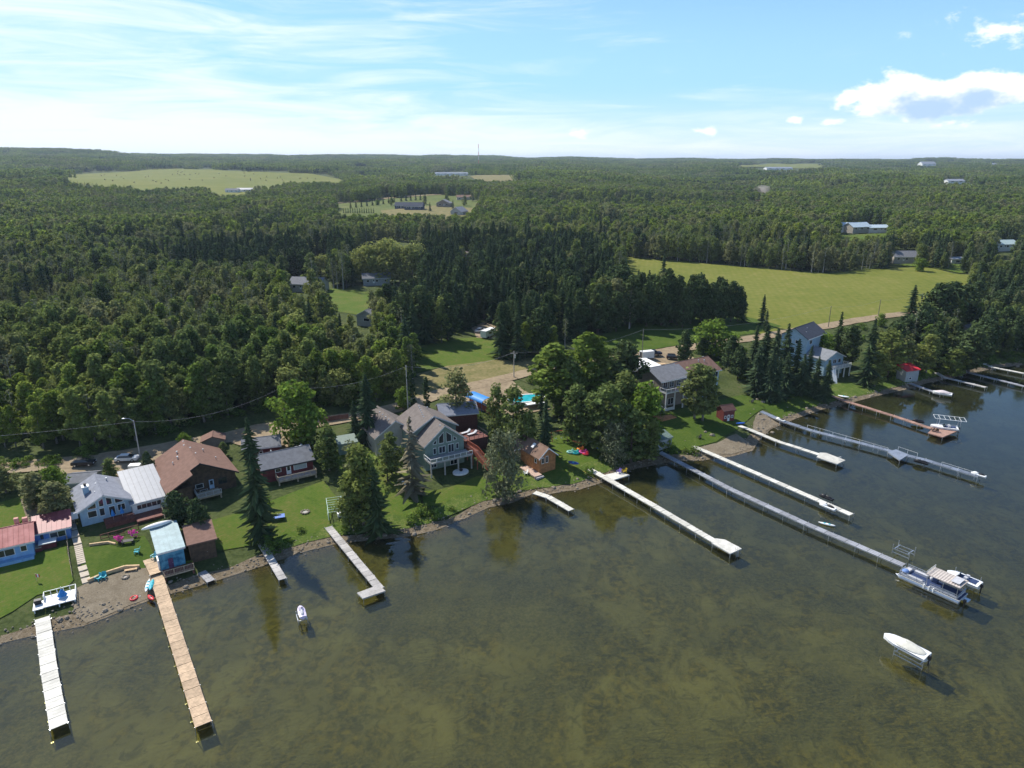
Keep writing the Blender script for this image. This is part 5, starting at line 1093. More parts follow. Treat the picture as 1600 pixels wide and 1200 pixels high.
def dock(label, pts, width, m, z=1.15, plen=1.5, nb=6, z0=None, plats=(), legs=4.5, group='docks along the shore', name='dock', ladder=None, railm=None, pname='deck_panel'):
    """pts: centre line in pixels at deck height; plats: corner pixels of wide parts at deck height"""
    P = [V3(*at(*p, z if z0 is None or i else z0), z if z0 is None or i else z0) for i, p in enumerate(pts)]
    o = thing(name, label, 'dock', P[0], 0, group); org = P[0]
    for a, b_ in zip(P, P[1:]):
        d = b_-a; L_ = d.length; n = max(1, round(L_/plen)); l = L_/n; rz = math.atan2(d.y, d.x); ry = -math.asin(d.z/L_)
        me = panelmesh(width, l, m, nb)
        for i in range(n):
            q = put(pname, me, o, a+d*(i/n)-org+V3(0, 0, random.uniform(-.025, .012)), (random.uniform(-.008, .008), ry+random.uniform(-.006, .006), rz+random.uniform(-.008, .008)))
        t = d.normalized(); s = V3(-t.y, t.x, 0)
        f = MB()
        for sg in (-1, 1): f.bar(a-org+s*sg*(width/2-.03)-V3(0, 0, .06), b_-org+s*sg*(width/2-.03)-V3(0, 0, .06), .06, .16)
        f.build('side_beam', railm or M_alu, o)
        m_ = max(1, round(L_/legs))
        for i in range(m_+1):
            c = a+d*(i/m_)
            for sg in (-1, 1):
                p = c+s*sg*(width/2+.05); hl = c.z-min(hz(p.x, p.y), .5)
                if hl > .25: put('leg', legmesh(hl), o, p-org)
    for pl in plats:
        Q = [V3(*at(*p, z+.02), z+.02)-org for p in pl]
        pb = MB().slab(Q, .07) if (Q[1]-Q[0]).cross(Q[2]-Q[1]).z > 0 else MB().slab(Q[::-1], .07)
        pb.build('platform', m, o)
        for q in Q: c = sum(Q, V3(0, 0, 0))/len(Q); w_ = q.lerp(c, .06)+org; put('leg', legmesh(w_.z-hz(w_.x, w_.y)), o, w_-org-V3(0, 0, .1))
        fr = MB()
        for i in range(len(Q)): fr.bar(Q[i]-V3(0, 0, .08), Q[(i+1) % len(Q)]-V3(0, 0, .08), .06, .16)
        fr.build('side_beam', railm or M_alu, o)
    if ladder:
        a, hd = V3(*at(*ladder, z), z)-org, R(-55); l = MB(); u = V3(math.cos(hd+1.57), math.sin(hd+1.57), 0)*.25; w_ = V3(math.cos(hd), math.sin(hd), 0)*.12
        for sg in (-1, 1): l.path([a+u*sg-w_*2, a+u*sg-w_*2+V3(0, 0, .8), a+u*sg+w_+V3(0, 0, .8), a+u*sg+w_-V3(0, 0, 1.2)], .03)
        for k in range(5): l.tube(a+u+w_-V3(0, 0, .25*k), a-u+w_-V3(0, 0, .25*k), .025)
        l.build('ladder', M_alu, o)
    return o
dock('wide pier of fresh tan boards running out below the aqua boathouse', [(244, 897), (257, 940), (292, 1050), (318, 1132)], 2.0, M_dnew, 1.15, 1.9, 7, railm=M_nwood)
dock('short tan board walk beside the aqua boathouse at the head of the wide pier', [(228, 866), (236, 880), (244, 896)], 1.9, M_dnew, 1.6, 1.9, 7, railm=M_nwood, name='boardwalk')
dock('bright white dock in the bottom left corner', [(66, 965), (77, 1050), (92, 1135)], 2.0, M_dwhite, 1.0, 2.2, 3)
dock('short pale dock left of the L-shaped one, in front of the tallest spruce', [(408, 848), (442, 905)], 1.35, M_dpale, 1.0, 1.5, 5)
dock('L-shaped pale grey dock', [(513, 823), (594, 920)], 1.5, M_dpale, 1.0, 1.6, 5, plats=[[(558, 926), (567, 935), (602.5, 923), (591, 914)]])
dock('short curved white dock under the grey green willow', [(835, 769), (857, 776), (876, 787), (893, 797)], 1.5, M_dwhite, .8, 1.5, 4, legs=5)
dock('long white dock with a side sun deck near the shore and a wider end', [(920, 732), (944, 745), (1000, 777), (1118, 846), (1146, 861)], 1.5, M_dwhite, 1.15, 2.4, 3, plats=[[(945, 742), (966, 737), (984, 742), (958, 750)], [(1118, 841), (1133, 843), (1159, 857), (1141, 865), (1112, 848)]], ladder=(1152, 861))
dock('longest grey dock, leading out to the pontoon boat', [(1031, 706), (1058, 720), (1140, 763), (1260, 818), (1340, 852), (1413, 883)], 1.5, M_dgrey, 1.15, 1.9, 5)
dock('long white dock between the two long grey docks', [(1083, 697), (1100, 704), (1140, 721), (1230, 760), (1331, 804)], 1.5, M_dwhite, 1.15, 2.4, 3)
dock('white dock starting at the maroon shed and ending in a wide platform', [(1155, 665), (1172, 671), (1215, 689), (1280, 710)], 1.4, M_dwhite, 1.15, 2.4, 3, plats=[[(1276, 714), (1281, 707), (1291, 707.5), (1321, 719), (1308, 725)]], ladder=(1312, 719))
dock('long blue grey dock with white rails and a platform halfway', [(1186, 641), (1222, 657), (1270, 673), (1345, 692), (1405, 708), (1445, 718), (1530, 744)], 1.6, M_dblue, 1.15, 1.9, 5, plats=[[(1387, 706), (1400, 702), (1420, 710), (1406, 719)]])
dock('red brown dock with a square end platform', [(1299, 618), (1330, 629), (1395, 649), (1458, 670)], 1.5, M_dbrown, 1.15, 1.7, 5, plats=[[(1450, 676), (1458, 669), (1497, 673), (1473, 683)]], railm=M_dbrown)
dock('short grey dock with a boat at its tip on the shaded shore', [(1421, 598), (1440, 605), (1472, 616)], 1.4, M_dgrey, 1.0, 1.7, 5)
dock('curved pale dock below the rank grass on the right', [(1463, 582), (1475, 589), (1500, 595), (1541, 605)], 1.4, M_dpale, 1.0, 1.7, 5)
dock('second last dock on the right, grey and leaving the frame', [(1508, 580), (1535, 587), (1600, 603), (1650, 615)], 1.5, M_dgrey, 1.0, 1.7, 5)
dock('last dock on the right, pale and leaving the frame', [(1538, 568), (1553, 574), (1600, 583), (1660, 594)], 1.4, M_dwhite, 1.0, 1.7, 5)
dock('timber track with rails dipping into the water right of the brown boathouse', [(315, 893), (330, 908)], 1.4, M_gwood, .5, 1.2, 3, name='boat_ramp')
# yellow mooring lines lying beside the long white dock
for k, pts in enumerate(([(910, 737), (935, 752)], [(915, 735), (940, 752)])):
    P = [G3(*p, .3) for p in pts]; b = MB().path([p-P[0] for p in P], .04); o = b.build('rope', mat('yellow_rope', (.55, .42, .08), .7, .1, 3)); o.location = P[0]
    tag(o, ('left' if k == 0 else 'right')+' one of the two yellow ropes lying over the stones beside the long white dock', 'rope', 'yellow ropes')

# ------------------------------------------------------------------ boats
M_gel = mat('white_gelcoat', (.78, .79, .78), .25, .03, 2, spec=.5); M_cover = mat('cream_boat_cover', (.62, .60, .52), .85, .08, 2); M_navy = mat('navy_vinyl', (.03, .05, .12), .6, .15, 3); M_seat = mat('grey_vinyl', (.50, .50, .52), .7, .1, 3)
M_black = mat('black_plastic', (.02, .02, .022), .4, .2, 3); M_red = mat('red_plastic', (.60, .04, .05), .4, .1, 3); M_purple = mat('lilac_gelcoat', (.62, .56, .72), .35, .05, 3)
def hullmesh(L_, W_, Hh, m, name='hull', bow=.45):
    st = [(0, .94), (.15, 1), (.35, 1), (.55, 1), (.7, .93), (.83, .76), (.93, .48), (1, .06)]; V_, F_ = [], []
    for t, w in st:
        x = t*L_; ww = w*W_/2; up = Hh+.25*Hh*max(0, t-.4)**1.5
        V_ += [(x, -ww, up), (x, -ww*.92, up*.55), (x, -ww*.35, .12+.3*max(0, t-.7)), (x, 0, 0+.9*Hh*max(0, t-.75)), (x, ww*.35, .12+.3*max(0, t-.7)), (x, ww*.92, up*.55), (x, ww, up), (x, 0, up+.10*w)]
    for i in range(len(st)-1):
        for j in range(8): a = i*8+j; b = i*8+(j+1) % 8; F_.append((a, a+8, b+8, b))
    F_.append(tuple(range(8))); F_.append(tuple(range(len(V_)-1, len(V_)-9, -1)))
    b = MB(); b.v = V_; b.f = F_; return b.mesh(name, m, False)
def outboard(parent, x, z=.4):
    MB().box(-.25, .15, -.18, .18, .35, .95).build('cowling', M_black, parent).location = (x-.2, 0, z)
    MB().box(-.12, .05, -.06, .06, -.7, .34).build('shaft', M_black, parent).location = (x-.2, 0, z)
def runabout(label, px, z, rot, L_=6, cover=True, cm=None, group=None, liftz=None, name='runabout_boat', s=1.0):
    x, y = at(*px, z); t = thing(name, label, 'boat', (x, y, z), rot, group); t.scale = (s, s, s)
    put('hull', hullmesh(L_, 2.6, .95, M_gel), t)
    MB().bar((.3, -1.3, .95), (L_*.6, -1.3, .99), .07, .08).bar((.3, 1.3, .95), (L_*.6, 1.3, .99), .07, .08).build('rub_rail', M_navy, t)
    if cover:
        MB().ell((L_*.47, 0, .97), (L_*.45, 1.2, .70), 18, 8, 0, lambda p: (p[0], p[1]*(1-.35*max(0, p[0])**2), p[2]*(.55+.45*(1-abs(p[0]-.1))**1.0)*(1-.2*abs(p[1])))).build('cover', cm or M_cover, t, True)
        MB().tube((L_*.5, 0, 1.3), (L_*.5, .1, 1.9), .03).build('light_mast', M_alu, t)
    else:
        MB().box(.5, 3.4, -.8, .8, 1.03, 1.08).build('cockpit', M_navy, t); MB().extr([(3.5, -.9, 1.05), (3.6, -.9, 1.05), (3.6, .9, 1.05), (3.5, .9, 1.05)], [(3.1, -.75, 1.55), (3.15, -.75, 1.55), (3.15, .75, 1.55), (3.1, .75, 1.55)]).build('windscreen', M_glass, t)
        for yy in (-.45, .45): MB().box(1.9, 2.4, yy-.25, yy+.25, 1.08, 1.5).build('seat', M_seat, t)
    outboard(t, 0, .2); return t
def lift(label, px, rot, L_=3.6, W_=2.7, top=1.6, name='boat_lift', canopy=0, legs_to=None):
    x, y = at(*px, 0); t = thing(name, label, 'boat lift', (x, y, 0), rot, 'boat lifts'); zb = hz(x, y)
    for sx in (0, L_):
        for sy in (-W_/2, W_/2): MB().tube((sx, sy, zb), (sx, sy, top), .06).build('post', M_alu, t)
    for sy in (-W_/2, W_/2):
        MB().bar((0, sy, top*.55), (L_, sy, top*.55), .08, .1).build('side_beam', M_alu, t); MB().bar((0, sy, .35), (L_, sy, .35), .08, .1).build('side_beam', M_alu, t)
    for sx in (.3, L_-.3): MB().bar((sx, -W_/2, top*.6), (sx, W_/2, top*.6), .12, .12).build('cross_beam', M_alu, t)
    if canopy:
        f = MB(); 
        for sy in (-W_/2-.3, W_/2+.3): f.bar((-1.2, sy, canopy), (L_+1.2, sy, canopy), .12, .1)
        for k in range(7): f.bar((-1.2+(L_+2.4)*k/6, -W_/2-.3, canopy+.01), (-1.2+(L_+2.4)*k/6, W_/2+.3, canopy+.01), .06, .06)
        f.build('canopy_frame', M_white, t)
        for sx in (0, L_):
            for sy in (-W_/2, W_/2): MB().tube((sx, sy, top), (sx, sy, canopy), .05).build('canopy_post', M_alu, t)
    return t
HD = R(-53)+math.pi
# runabout with a cream cover on its lift, bottom right
lift('lift standing in open water under the cream covered boat', (1446, 1030+12), HD, 4.0, 2.5, 1.7)
runabout('white runabout under a cream cover on a lift in open water', (1448, 1034), 1.4, HD, 6.2, True)
# pontoon boat
def pontoon():
    x, y = at(1497, 943, .4); t = thing('pontoon_boat', 'big pontoon boat with a tan striped hard top by the longest grey dock', 'boat', (x, y, .35), HD)
    L_, W_ = 10.2, 3.4
    for sy in (.45, W_-.45):
        b = MB().tube((0, -sy, 0), (L_-.8, -sy, 0), .42, .42, 12).tube((L_-.8, -sy, 0), (L_+.1, -sy, .22), .42, .06, 12); b.build('pontoon', M_alu, t, False)
    MB().box(-.1, L_-.4, -W_, 0, .42, .58).build('deck', M_trim, t); MB().box(0, L_-.5, -W_+.1, -.1, .585, .60).build('floor_covering', M_navy, t)
    def panel(x0, y0, x1, y1, h=1.15):
        o = MB().bar((x0, y0, h+.25), (x1, y1, h+.25), .06, .06); n = max(1, int(math.dist((x0, y0), (x1, y1))/1.3))
        for i in range(n+1): o.box(x0+(x1-x0)*i/n-.03, x0+(x1-x0)*i/n+.03, y0+(y1-y0)*i/n-.03, y0+(y1-y0)*i/n+.03, .6, h+.19)
        q = o.build('rail', M_alu, t); f = MB(); f.bar((x0, y0, h-.02), (x1, y1, h-.02), .02, h-.75); f.build('fence_panel', M_seat, q)
    yl, yr = -.08, -W_+.08
    for (a, b_, c, d) in ((.3, yl, 4.6, yl), (5.4, yl, 9.6, yl), (.3, yr, 9.6, yr), (9.6, yl, 9.6, yr+1.1), (.3, yl, .3, yr)): panel(a, b_, c, d)
    for sx in (.5, 2.7, 5.2):
        for sy in (yl, yr): MB().tube((sx, sy, .6), (sx, sy, 2.75), .045).build('roof_post', M_alu, t)
    MB().box(.2, 5.5, yr-.1, yl+.1, 2.76, 2.86).build('hard_top', mat('grey_tan_top', (.40, .35, .31), .7, .1, 2), t)
    me = MB().box(0, .26, yr, yl, 0, .03).mesh('roof_board', mat('pale_board', (.56, .50, .45), .7, .1, 2))
    for i in range(12): put('roof_board', me, t, (.35+.43*i, 0, 2.862))
    r = MB()
    for zz in (3.15, 3.45): r.bar((5.4, yl, zz), (5.4, yr, zz), .05, .05)
    for yy in (yl, (yl+yr)/2, yr): r.box(5.37, 5.43, yy-.03, yy+.03, 2.87, 3.4)
    r.build('roof_rail', M_trim, t); MB().box(.6, 1.9, yr+.4, yl-.5, 3.1, 3.16).build('upper_rack', M_seat, t)
    for (a, b_, c, d, n) in ((6.0, -.2, 8.6, -.85, 1), (6.0, -3.2, 8.2, -2.6, 1), (8.7, -.3, 9.4, -3.0, 1), (1.0, -.3, 3.4, -1.0, 1)):
        MB().box(a, c, d, b_, .6, 1.0).build('bench_seat', M_seat, t)
    MB().box(4.3, 5.0, -2.9, -2.1, .6, 1.5).build('helm_console', M_navy, t); MB().ell((5.3, -2.5, 1.0), (.32, .32, .4), 10, 6).build('helm_seat', M_seat, t, True)
    MB().ell((9.0, -.9, 1.25), (.55, .7, .3), 10, 6).build('blue_cushion', mat('blue_vinyl', (.15, .25, .50), .7, .1, 3), t, True)
    for xx in (3.9, 4.6, 5.4): MB().tube((xx, .12, .1), (xx, .12, .85), .12, .12, 8).build('fender', M_white, t)
    MB().box(-1.0, -.1, -2.3, -1.1, .25, .4).build('swim_platform', M_alu, t); outboard(t, -.6, .3); return t
pontoon()
lift('lift frame holding the white runabout behind the pontoon boat', (1526, 918), HD, 4.0, 2.6, 1.5)
runabout('white open runabout moored behind the pontoon boat', (1530, 921), .5, HD, 5.2, False)
lift('empty lift frame with blue motor beside the end of the longest grey dock', (1424, 872), HD, 3.0, 2.2, 1.9)
# boats at the brown dock and others
lift('lift with a white canopy frame at the red brown dock', (1497, 672), R(-22)+math.pi, 5.0, 2.8, 1.5, canopy=3.2)
runabout('white open boat under the canopy frame at the red brown dock', (1496, 674), .7, R(-22)+math.pi, 6.5, False)
runabout('white covered boat at the tip of the short shaded dock', (1487, 620), .4, R(-35)+math.pi, 5.2, True, cm=mat('pinkish_cover', (.62, .55, .54), .8, .08, 2))
def pwc(label, px, z, rot, m, s=1.0, lifted=False, group='personal watercraft'):
    x, y = at(*px, z); t = thing('personal_watercraft', label, 'watercraft', (x, y, z), rot, group); t.scale = (s, s, s)
    put('hull', hullmesh(3.1, 1.15, .55, m), t)
    MB().ell((1.1, 0, .62), (.95, .26, .34), 10, 6).build('seat', M_black if m is not M_purple else M_seat, t, True); MB().ell((2.1, 0, .62), (.75, .42, .38), 10, 6).build('cowl', m, t, True)
    MB().tube((1.75, -.38, 1.08), (1.75, .38, 1.08), .04).tube((1.9, 0, .8), (1.75, 0, 1.08), .06).build('handlebar', M_black, t); return t
pwc('lilac personal watercraft on a stand in open water near the L-shaped dock', (474, 968), 1.1, R(115), M_purple, 1.0)
lift('low stand under the lilac personal watercraft', (474, 975), R(115), 2.4, 1.4, 1.0, name='watercraft_stand')
pwc('white personal watercraft at the tip of the blue grey dock', (1540, 748), .9, R(127), M_gel)
pwc('dark personal watercraft tied halfway along the blue grey dock', (1450, 727), .5, R(140), M_black)
pwc('white nosed personal watercraft by the long white middle dock', (1305, 800), .6, R(127), M_gel, 1.15)
pwc('black personal watercraft on the far side of the long white middle dock', (1301, 784), .5, R(127), M_black)
pwc('dark personal watercraft beside the red brown dock', (1444, 662), .5, R(150), M_black)
pwc('small white personal watercraft near the start of the blue grey dock', (1226, 660), .9, R(127), M_gel, .9)
def paddle(label, px, z, rot, L_, m, name='kayak', cat='kayak', w=.75, seats=2, group=None):
    x, y = at(*px, z); t = thing(name, label, cat, (x, y, z), rot, group)
    MB().ell((0, 0, .15), (L_/2, w/2, .2), 16, 6, -.5, lambda p: (p[0], p[1]*(1-.55*p[0]**4), p[2]+.4*p[0]**4)).build('hull', m, t, True)
    for i in range(seats):
        MB().ell(((i-(seats-1)/2)*.9, 0, .30), (.32, w*.3, .08), 10, 4).build('cockpit', M_teal if m is not M_red else M_black, t, True)
    return t
paddle('white kayak with teal seats lying on the beach beside the wide pier', (231, 916), 1.0, R(108), 4.2, M_gel, seats=3)
paddle('teal kayak lying behind the white kayak against the pier', (237, 915), 1.0, R(108), 3.6, M_teal)
paddle('red kayak at the waterline beside the wide pier', (236, 935), .5, R(140), 2.2, M_red, seats=1)
paddle('white and blue kayak floating beside the longest grey dock', (1292, 820), .1, R(150), 3.4, M_gel)
paddle('white canoe lying on the lawn below the half dead spruce', (633, 756), 3.0, R(125), 3.4, M_gel, 'canoe', 'canoe', seats=0)
paddle('blue kayak beside the maroon shed', (1157, 662), 2.2, R(10), 2.8, mat('royal_blue_plastic', (.03, .12, .50), .4, .1, 3), seats=0)
paddle('white rowing boat on the shore at the head of the red brown dock', (1318, 620), .8, R(150), 3.4, M_gel, 'rowing_boat', 'boat', 1.3, 1)
paddle('small white dinghy half way along the curved pale dock', (1517, 600), .2, R(150), 2.6, M_gel, 'dinghy', 'boat', 1.1, 1)
paddle('red orange canoe under the trees at the brown tipped spruce', (1364, 591), 1.8, R(160), 4.0, M_red, 'canoe', 'canoe')
# ring
x, y = at(209, 933, .5); t = thing('swim_ring', 'red inflatable swim ring on the beach', 'swim ring', (x, y, hz(x, y)+.18)); b = MB(); b.path([(.5*math.cos(k*.628), .62*math.sin(k*.628), 0) for k in range(11)], .17, 8); b.build('tube', M_red, t); MB().bar((-.9, .3, .05), (.9, .5, .05), .08, .05).build('paddle', M_white, t)
# floating / swim platforms and deck boat on the bank
def bankdeck():
    x, y = at(92, 932, 1.8); t = thing('sun_deck', 'white railed sun deck with a blue parasol standing at the water edge on the left', 'deck', (x, y, 0), R(30))
    zb = 1.5; MB().box(-2.1, 2.4, -1.7, 1.7, zb-.14, zb).build('deck_boards', M_white, t); MB().box(-3.6, -2.15, -1.7, .8, zb-.24, zb-.1).build('step_platform', M_white, t)
    r = MB()
    for a, b_ in (((-2.1, 1.7), (2.4, 1.7)), ((2.4, 1.7), (2.4, -1.7)), ((-2.1, 1.7), (-2.1, .2))):
        r.bar((*a, zb+.9), (*b_, zb+.9), .09, .07); n = 5
        for i in range(n+1): r.box(a[0]+(b_[0]-a[0])*i/n-.04, a[0]+(b_[0]-a[0])*i/n+.04, a[1]+(b_[1]-a[1])*i/n-.04, a[1]+(b_[1]-a[1])*i/n+.04, zb, zb+.85)
    r.build('railing', M_white, t)
    for sx in (-3.4, 0, 2.2):
        for sy in (-1.5, .6): MB().box(sx-.08, sx+.08, sy-.08, sy+.08, -.6, zb-.15).build('post', M_white, t)
    p = thing('patio_parasol', 'closed blue parasol on the white sun deck', 'parasol', (x+.5*.87, y+.5*.5, zb)); MB().tube((0, 0, 0), (0, 0, 2.0), .04, .04).build('pole', M_metal, p); MB().tube((0, 0, .4), (0, 0, 1.5), .75, .1, 10).build('canopy', mat('blue_cloth', (.04, .22, .55), .8, .15, 3), p)
    g = thing('grill', 'dark covered grill on the step of the white sun deck', 'grill', (x-2.9*.87, y-2.9*.5, zb-.1), R(30)); MB().box(-.5, .5, -.35, .35, .3, .8).build('lid', M_black, g); MB().box(-.45, .45, -.3, .3, 0, .28).build('cart', M_dark, g)
bankdeck()

# ------------------------------------------------------------------ vehicles
M_tyre = mat('tyre_rubber', (.02, .02, .02), .8, .1, 3)
def car(label, px, rot, paint, kind='car', group=None, z=None):
    p = G3(*px); t = thing({'car': 'parked_car', 'pickup': 'pickup_truck', 'suv': 'parked_car'}[kind], label, {'car': 'car', 'pickup': 'pickup truck', 'suv': 'car'}[kind], (p.x, p.y, p.z+.2), rot, group)
    L_, W_ = (4.7, 1.85) if kind != 'pickup' else (5.9, 2.0); prof = [(0, .35), (L_, .35), (L_, .8), (L_-.15, .95), (L_-1.25, 1.02), (.1, 1.05), (0, .9)]
    if kind == 'pickup': prof = [(0, .5), (L_, .5), (L_, 1.0), (L_-.1, 1.15), (L_-1.5, 1.25), (2.2, 1.25), (2.2, .8), (.12, .8), (.12, 1.2), (0, 1.2)]
    MB().extr([(a, -W_/2, b) for a, b in prof], [(a, W_/2, b) for a, b in prof]).build('body', paint, t)
    z0 = 1.02 if kind != 'pickup' else 1.25; x0, x1, x2, x3 = ((.4, 1.0, 2.9, 3.7) if kind == 'car' else (.1, .4, 2.8, 3.5)) if kind != 'pickup' else (2.1, 2.4, 3.7, 4.4); hh_ = .48 if kind == 'car' else .65
    MB().extr([(x0, -W_/2+.06, z0), (x3, -W_/2+.06, z0), (x3, W_/2-.06, z0), (x0, W_/2-.06, z0)], [(x1, -W_/2+.25, z0+hh_), (x2, -W_/2+.25, z0+hh_), (x2, W_/2-.25, z0+hh_), (x1, W_/2-.25, z0+hh_)]).build('windows', M_glass, t)
    MB().box(x1, x2, -W_/2+.25, W_/2-.25, z0+hh_+.004, z0+hh_+.05).build('cabin_roof', paint, t)
    if kind == 'pickup':
        for sy in (-1, 1): MB().box(.13, 2.15, sy*(W_/2-.06)-.05, sy*(W_/2-.06)+.05, .81, 1.22).build('bed_side', paint, t)
    for sx in (.85, L_-.95):
        for sy in (-W_/2, W_/2): w_ = MB().tube((sx, sy-.1, .34), (sx, sy+.1, .34), .34, .34, 14).build('wheel', M_tyre, t); MB().tube((sx, sy-.115, .34), (sx, sy+.115, .34), .19, .19, 10).build('rim', M_alu, w_)
    for sy in (-.65, .65): MB().box(L_-.02, L_+.02, sy-.16, sy+.16, .68, .84).build('headlight', M_white, t); MB().box(-.02, .02, sy-.16, sy+.16, .75, .9).build('tail_light', M_red, t)
    return t
P_white = mat('white_car_paint', (.75, .75, .74), .3, .02, 2, spec=.5); P_black = mat('black_car_paint', (.018, .02, .028), .25, .05, 2, spec=.5); P_red = mat('dark_red_car_paint', (.22, .02, .03), .3, .05, 2, spec=.5); P_navy = mat('navy_car_paint', (.02, .03, .06), .3, .05, 2, spec=.5)
car('white hatchback parked beside the light pole', (182, 722), R(8), P_white)
car('black car parked behind the grey shed roof', (114, 729), R(8), P_black)
car('black pickup truck parked beside the white box trailer', (1008, 557), R(12), P_navy, 'pickup')
car('dark car parked right of the brown tarpaulin near the two-tone house', (1041, 561), R(-10), P_black, 'suv')
car('dark red car beside the blue boat shelter', (722, 619), R(80), P_red)
car('dark car parked near the end of the raised deck, mostly behind foliage', (745, 521), R(60), P_white)
for px, lab, sc in (((755, 530), 'white motorhome parked in the gap of the spruce belt', 1.0),):
    p = G3(*px); t = thing('motorhome', lab, 'motorhome', p, R(60)); MB().box(0, 7, -1.2, 1.2, .6, 3.1).build('body', M_white, t); MB().extr([(7, -1.1, .6), (8.3, -1.1, .6), (8.3, 1.1, .6), (7, 1.1, .6)], [(7, -1.1, 2.5), (7.6, -1.1, 2.2), (7.6, 1.1, 2.2), (7, 1.1, 2.5)]).build('cab', M_white, t); MB().box(2, 4, -1.23, -1.205, 1.6, 2.3).build('window', M_glass, t)
    for sx in (1.5, 6.9): MB().tube((sx, -1.25, .5), (sx, 1.25, .5), .45, .45, 12).build('wheels', M_tyre, t)
p = G3(1001, 562); t = thing('box_trailer', 'white box trailer parked at the road behind the white roof', 'trailer', p, R(20)); MB().box(0, 4.6, -1.1, 1.1, .5, 2.9).build('box', M_white, t); MB().box(-.03, 0, -.9, .9, .7, 2.7).build('ramp_door', M_dark, t)
for sy in (-1.15, 1.15): MB().tube((2.2, sy-.1, .4), (2.2, sy+.1, .4), .4, .4, 12).build('wheel', M_tyre, t)
MB().path([(4.6, -.4, .55), (5.6, 0, .5), (4.6, .4, .55)], .06).build('tow_bar', M_dark, t)
p = G3(1025, 571); t = thing('lumber_pile', 'pile of tan boards beside the dark pickup', 'lumber', p, R(15))
for i in range(4):
    for j in range(2): MB().box(0, 4.0-.3*j, i*.3, i*.3+.27, .12*j, .12*j+.11).build('board', M_nwood, t)
p = G3(203, 736); t = thing('utility_trailer', 'small white trailer box below the white hatchback', 'trailer', p, R(10)); MB().box(0, 2.4, -.8, .8, .5, 1.5).build('box', M_white, t)
for sy in (-.85, .85): MB().tube((1.2, sy-.08, .32), (1.2, sy+.08, .32), .32, .32, 12).build('wheel', M_tyre, t)
MB().path([(2.4, 0, .55), (3.3, 0, .5)], .05).build('tow_bar', M_dark, t)
# blue arched boat shelter
p = G3(762, 642); t = thing('boat_shelter', 'blue arched fabric boat shelter on posts beside the rust red fence', 'shelter', p, R(-50))
b = MB(); n = 10; Q = [(math.cos(math.pi*k/n)*2.0, math.sin(math.pi*k/n)*1.1+2.6) for k in range(n+1)]
b.extr([(-7.5, a, z) for a, z in Q]+[(-7.5, a*.96, z-.08) for a, z in Q[::-1]], [(0, a, z) for a, z in Q]+[(0, a*.96, z-.08) for a, z in Q[::-1]]); b.build('canopy', mat('blue_tarpaulin', (.04, .24, .62), .55, .1, 1.2), t)
for sx in (-7.4, -3.7, -.1):
    for sy in (-2, 2): MB().tube((sx, sy, 0), (sx, sy, 2.6), .06).build('post', mat('blue_steel', (.04, .10, .30), .4, .1, 2), t)
MB().bar((-7, 0, 1.0), (-1, 0, 1.0), 1.6, .8).build('covered_load', M_seat, t)
# pool
p = G3(822, 628); t = thing('swimming_pool', 'oval above ground swimming pool with turquoise water and a white deck', 'pool', p, R(25))
el = lambda a, b_, z, n=24: [(a*math.cos(6.2832*k/n), b_*math.sin(6.2832*k/n), z) for k in range(n)]
MB().extr(el(5.6, 3.2, -.5), el(5.6, 3.2, 1.1)).build('pool_wall', M_white, t); MB().extr(el(5.3, 2.9, 1.105), el(5.3, 2.9, 1.13)).build('pool_water', mat('turquoise_water', (.03, .40, .46), .05, .15, .8, spec=.6), t)
rim = MB(); A, B_ = el(5.8, 3.4, 1.2), el(5.3, 2.9, 1.2)
for k in range(24): j = (k+1) % 24; rim.poly([A[k], A[j], B_[j], B_[k]])
rim.build('rim', M_white, t); MB().box(-2, 4, -5.2, -3.45, .9, 1.05).build('pool_deck', M_white, t)
# ------------------------------------------------------------------ garden things
def adirondack(label, px, z, rot, m, group='garden chairs'):
    x, y = at(*px, z); t = thing('garden_chair', label, 'chair', (x, y, z), rot, group)
    MB().extr([(-.3, -.28, .22), (.35, -.28, .38), (.35, .28, .38), (-.3, .28, .22)], [(-.3, -.28, .26), (.35, -.28, .42), (.35, .28, .42), (-.3, .28, .26)]).build('seat', m, t)
    MB().extr([(-.32, -.3, .22), (-.27, -.3, .22), (-.27, .3, .22), (-.32, .3, .22)], [(-.65, -.36, 1.05), (-.60, -.36, 1.07), (-.60, .36, 1.07), (-.65, .36, 1.05)]).build('backrest', m, t)
    for sy in (-.4, .4): MB().box(-.4, .42, sy-.07, sy+.07, .56, .60).build('armrest', m, t); MB().box(.3, .4, sy-.04, sy+.04, 0, .555).build('leg', m, t); MB().box(-.4, -.3, sy-.04, sy+.04, 0, .555).build('leg', m, t)
    return t
def zat(px, g=0):
    x, y = gp(*px); return hz(x, y)+.12
adirondack('teal garden chair on the deep green lawn left of the aqua boathouse', (214, 864), zat((214, 864)), R(200), M_teal)
adirondack('left one of two teal garden chairs at the timber edge of the beach', (154, 906), zat((154, 906)), R(250), M_teal)
adirondack('right one of two teal garden chairs at the timber edge of the beach', (162, 904), zat((162, 904)), R(280), M_teal)
adirondack('aqua garden chair on the tan boards beside the aqua boathouse', (241, 872), 1.7, R(250), mat('aqua_plastic', (.25, .58, .66), .5, .1, 3))
adirondack('pale blue garden chair on the boathouse front deck', (281, 875), 1.65, R(250), mat('pale_blue_plastic', (.42, .55, .70), .5, .1, 3))
adirondack('yellow deck chair on the side sun deck of the long white dock', (975, 738), 1.2, R(200), mat('yellow_plastic', (.75, .50, .04), .5, .1, 3))
adirondack('purple deck chair on the side sun deck of the long white dock', (967, 739), 1.2, R(220), mat('purple_plastic', (.20, .15, .40), .5, .1, 3))
adirondack('left brown chair on the end of the red brown dock', (1456, 673), 1.2, R(120), M_brownw)
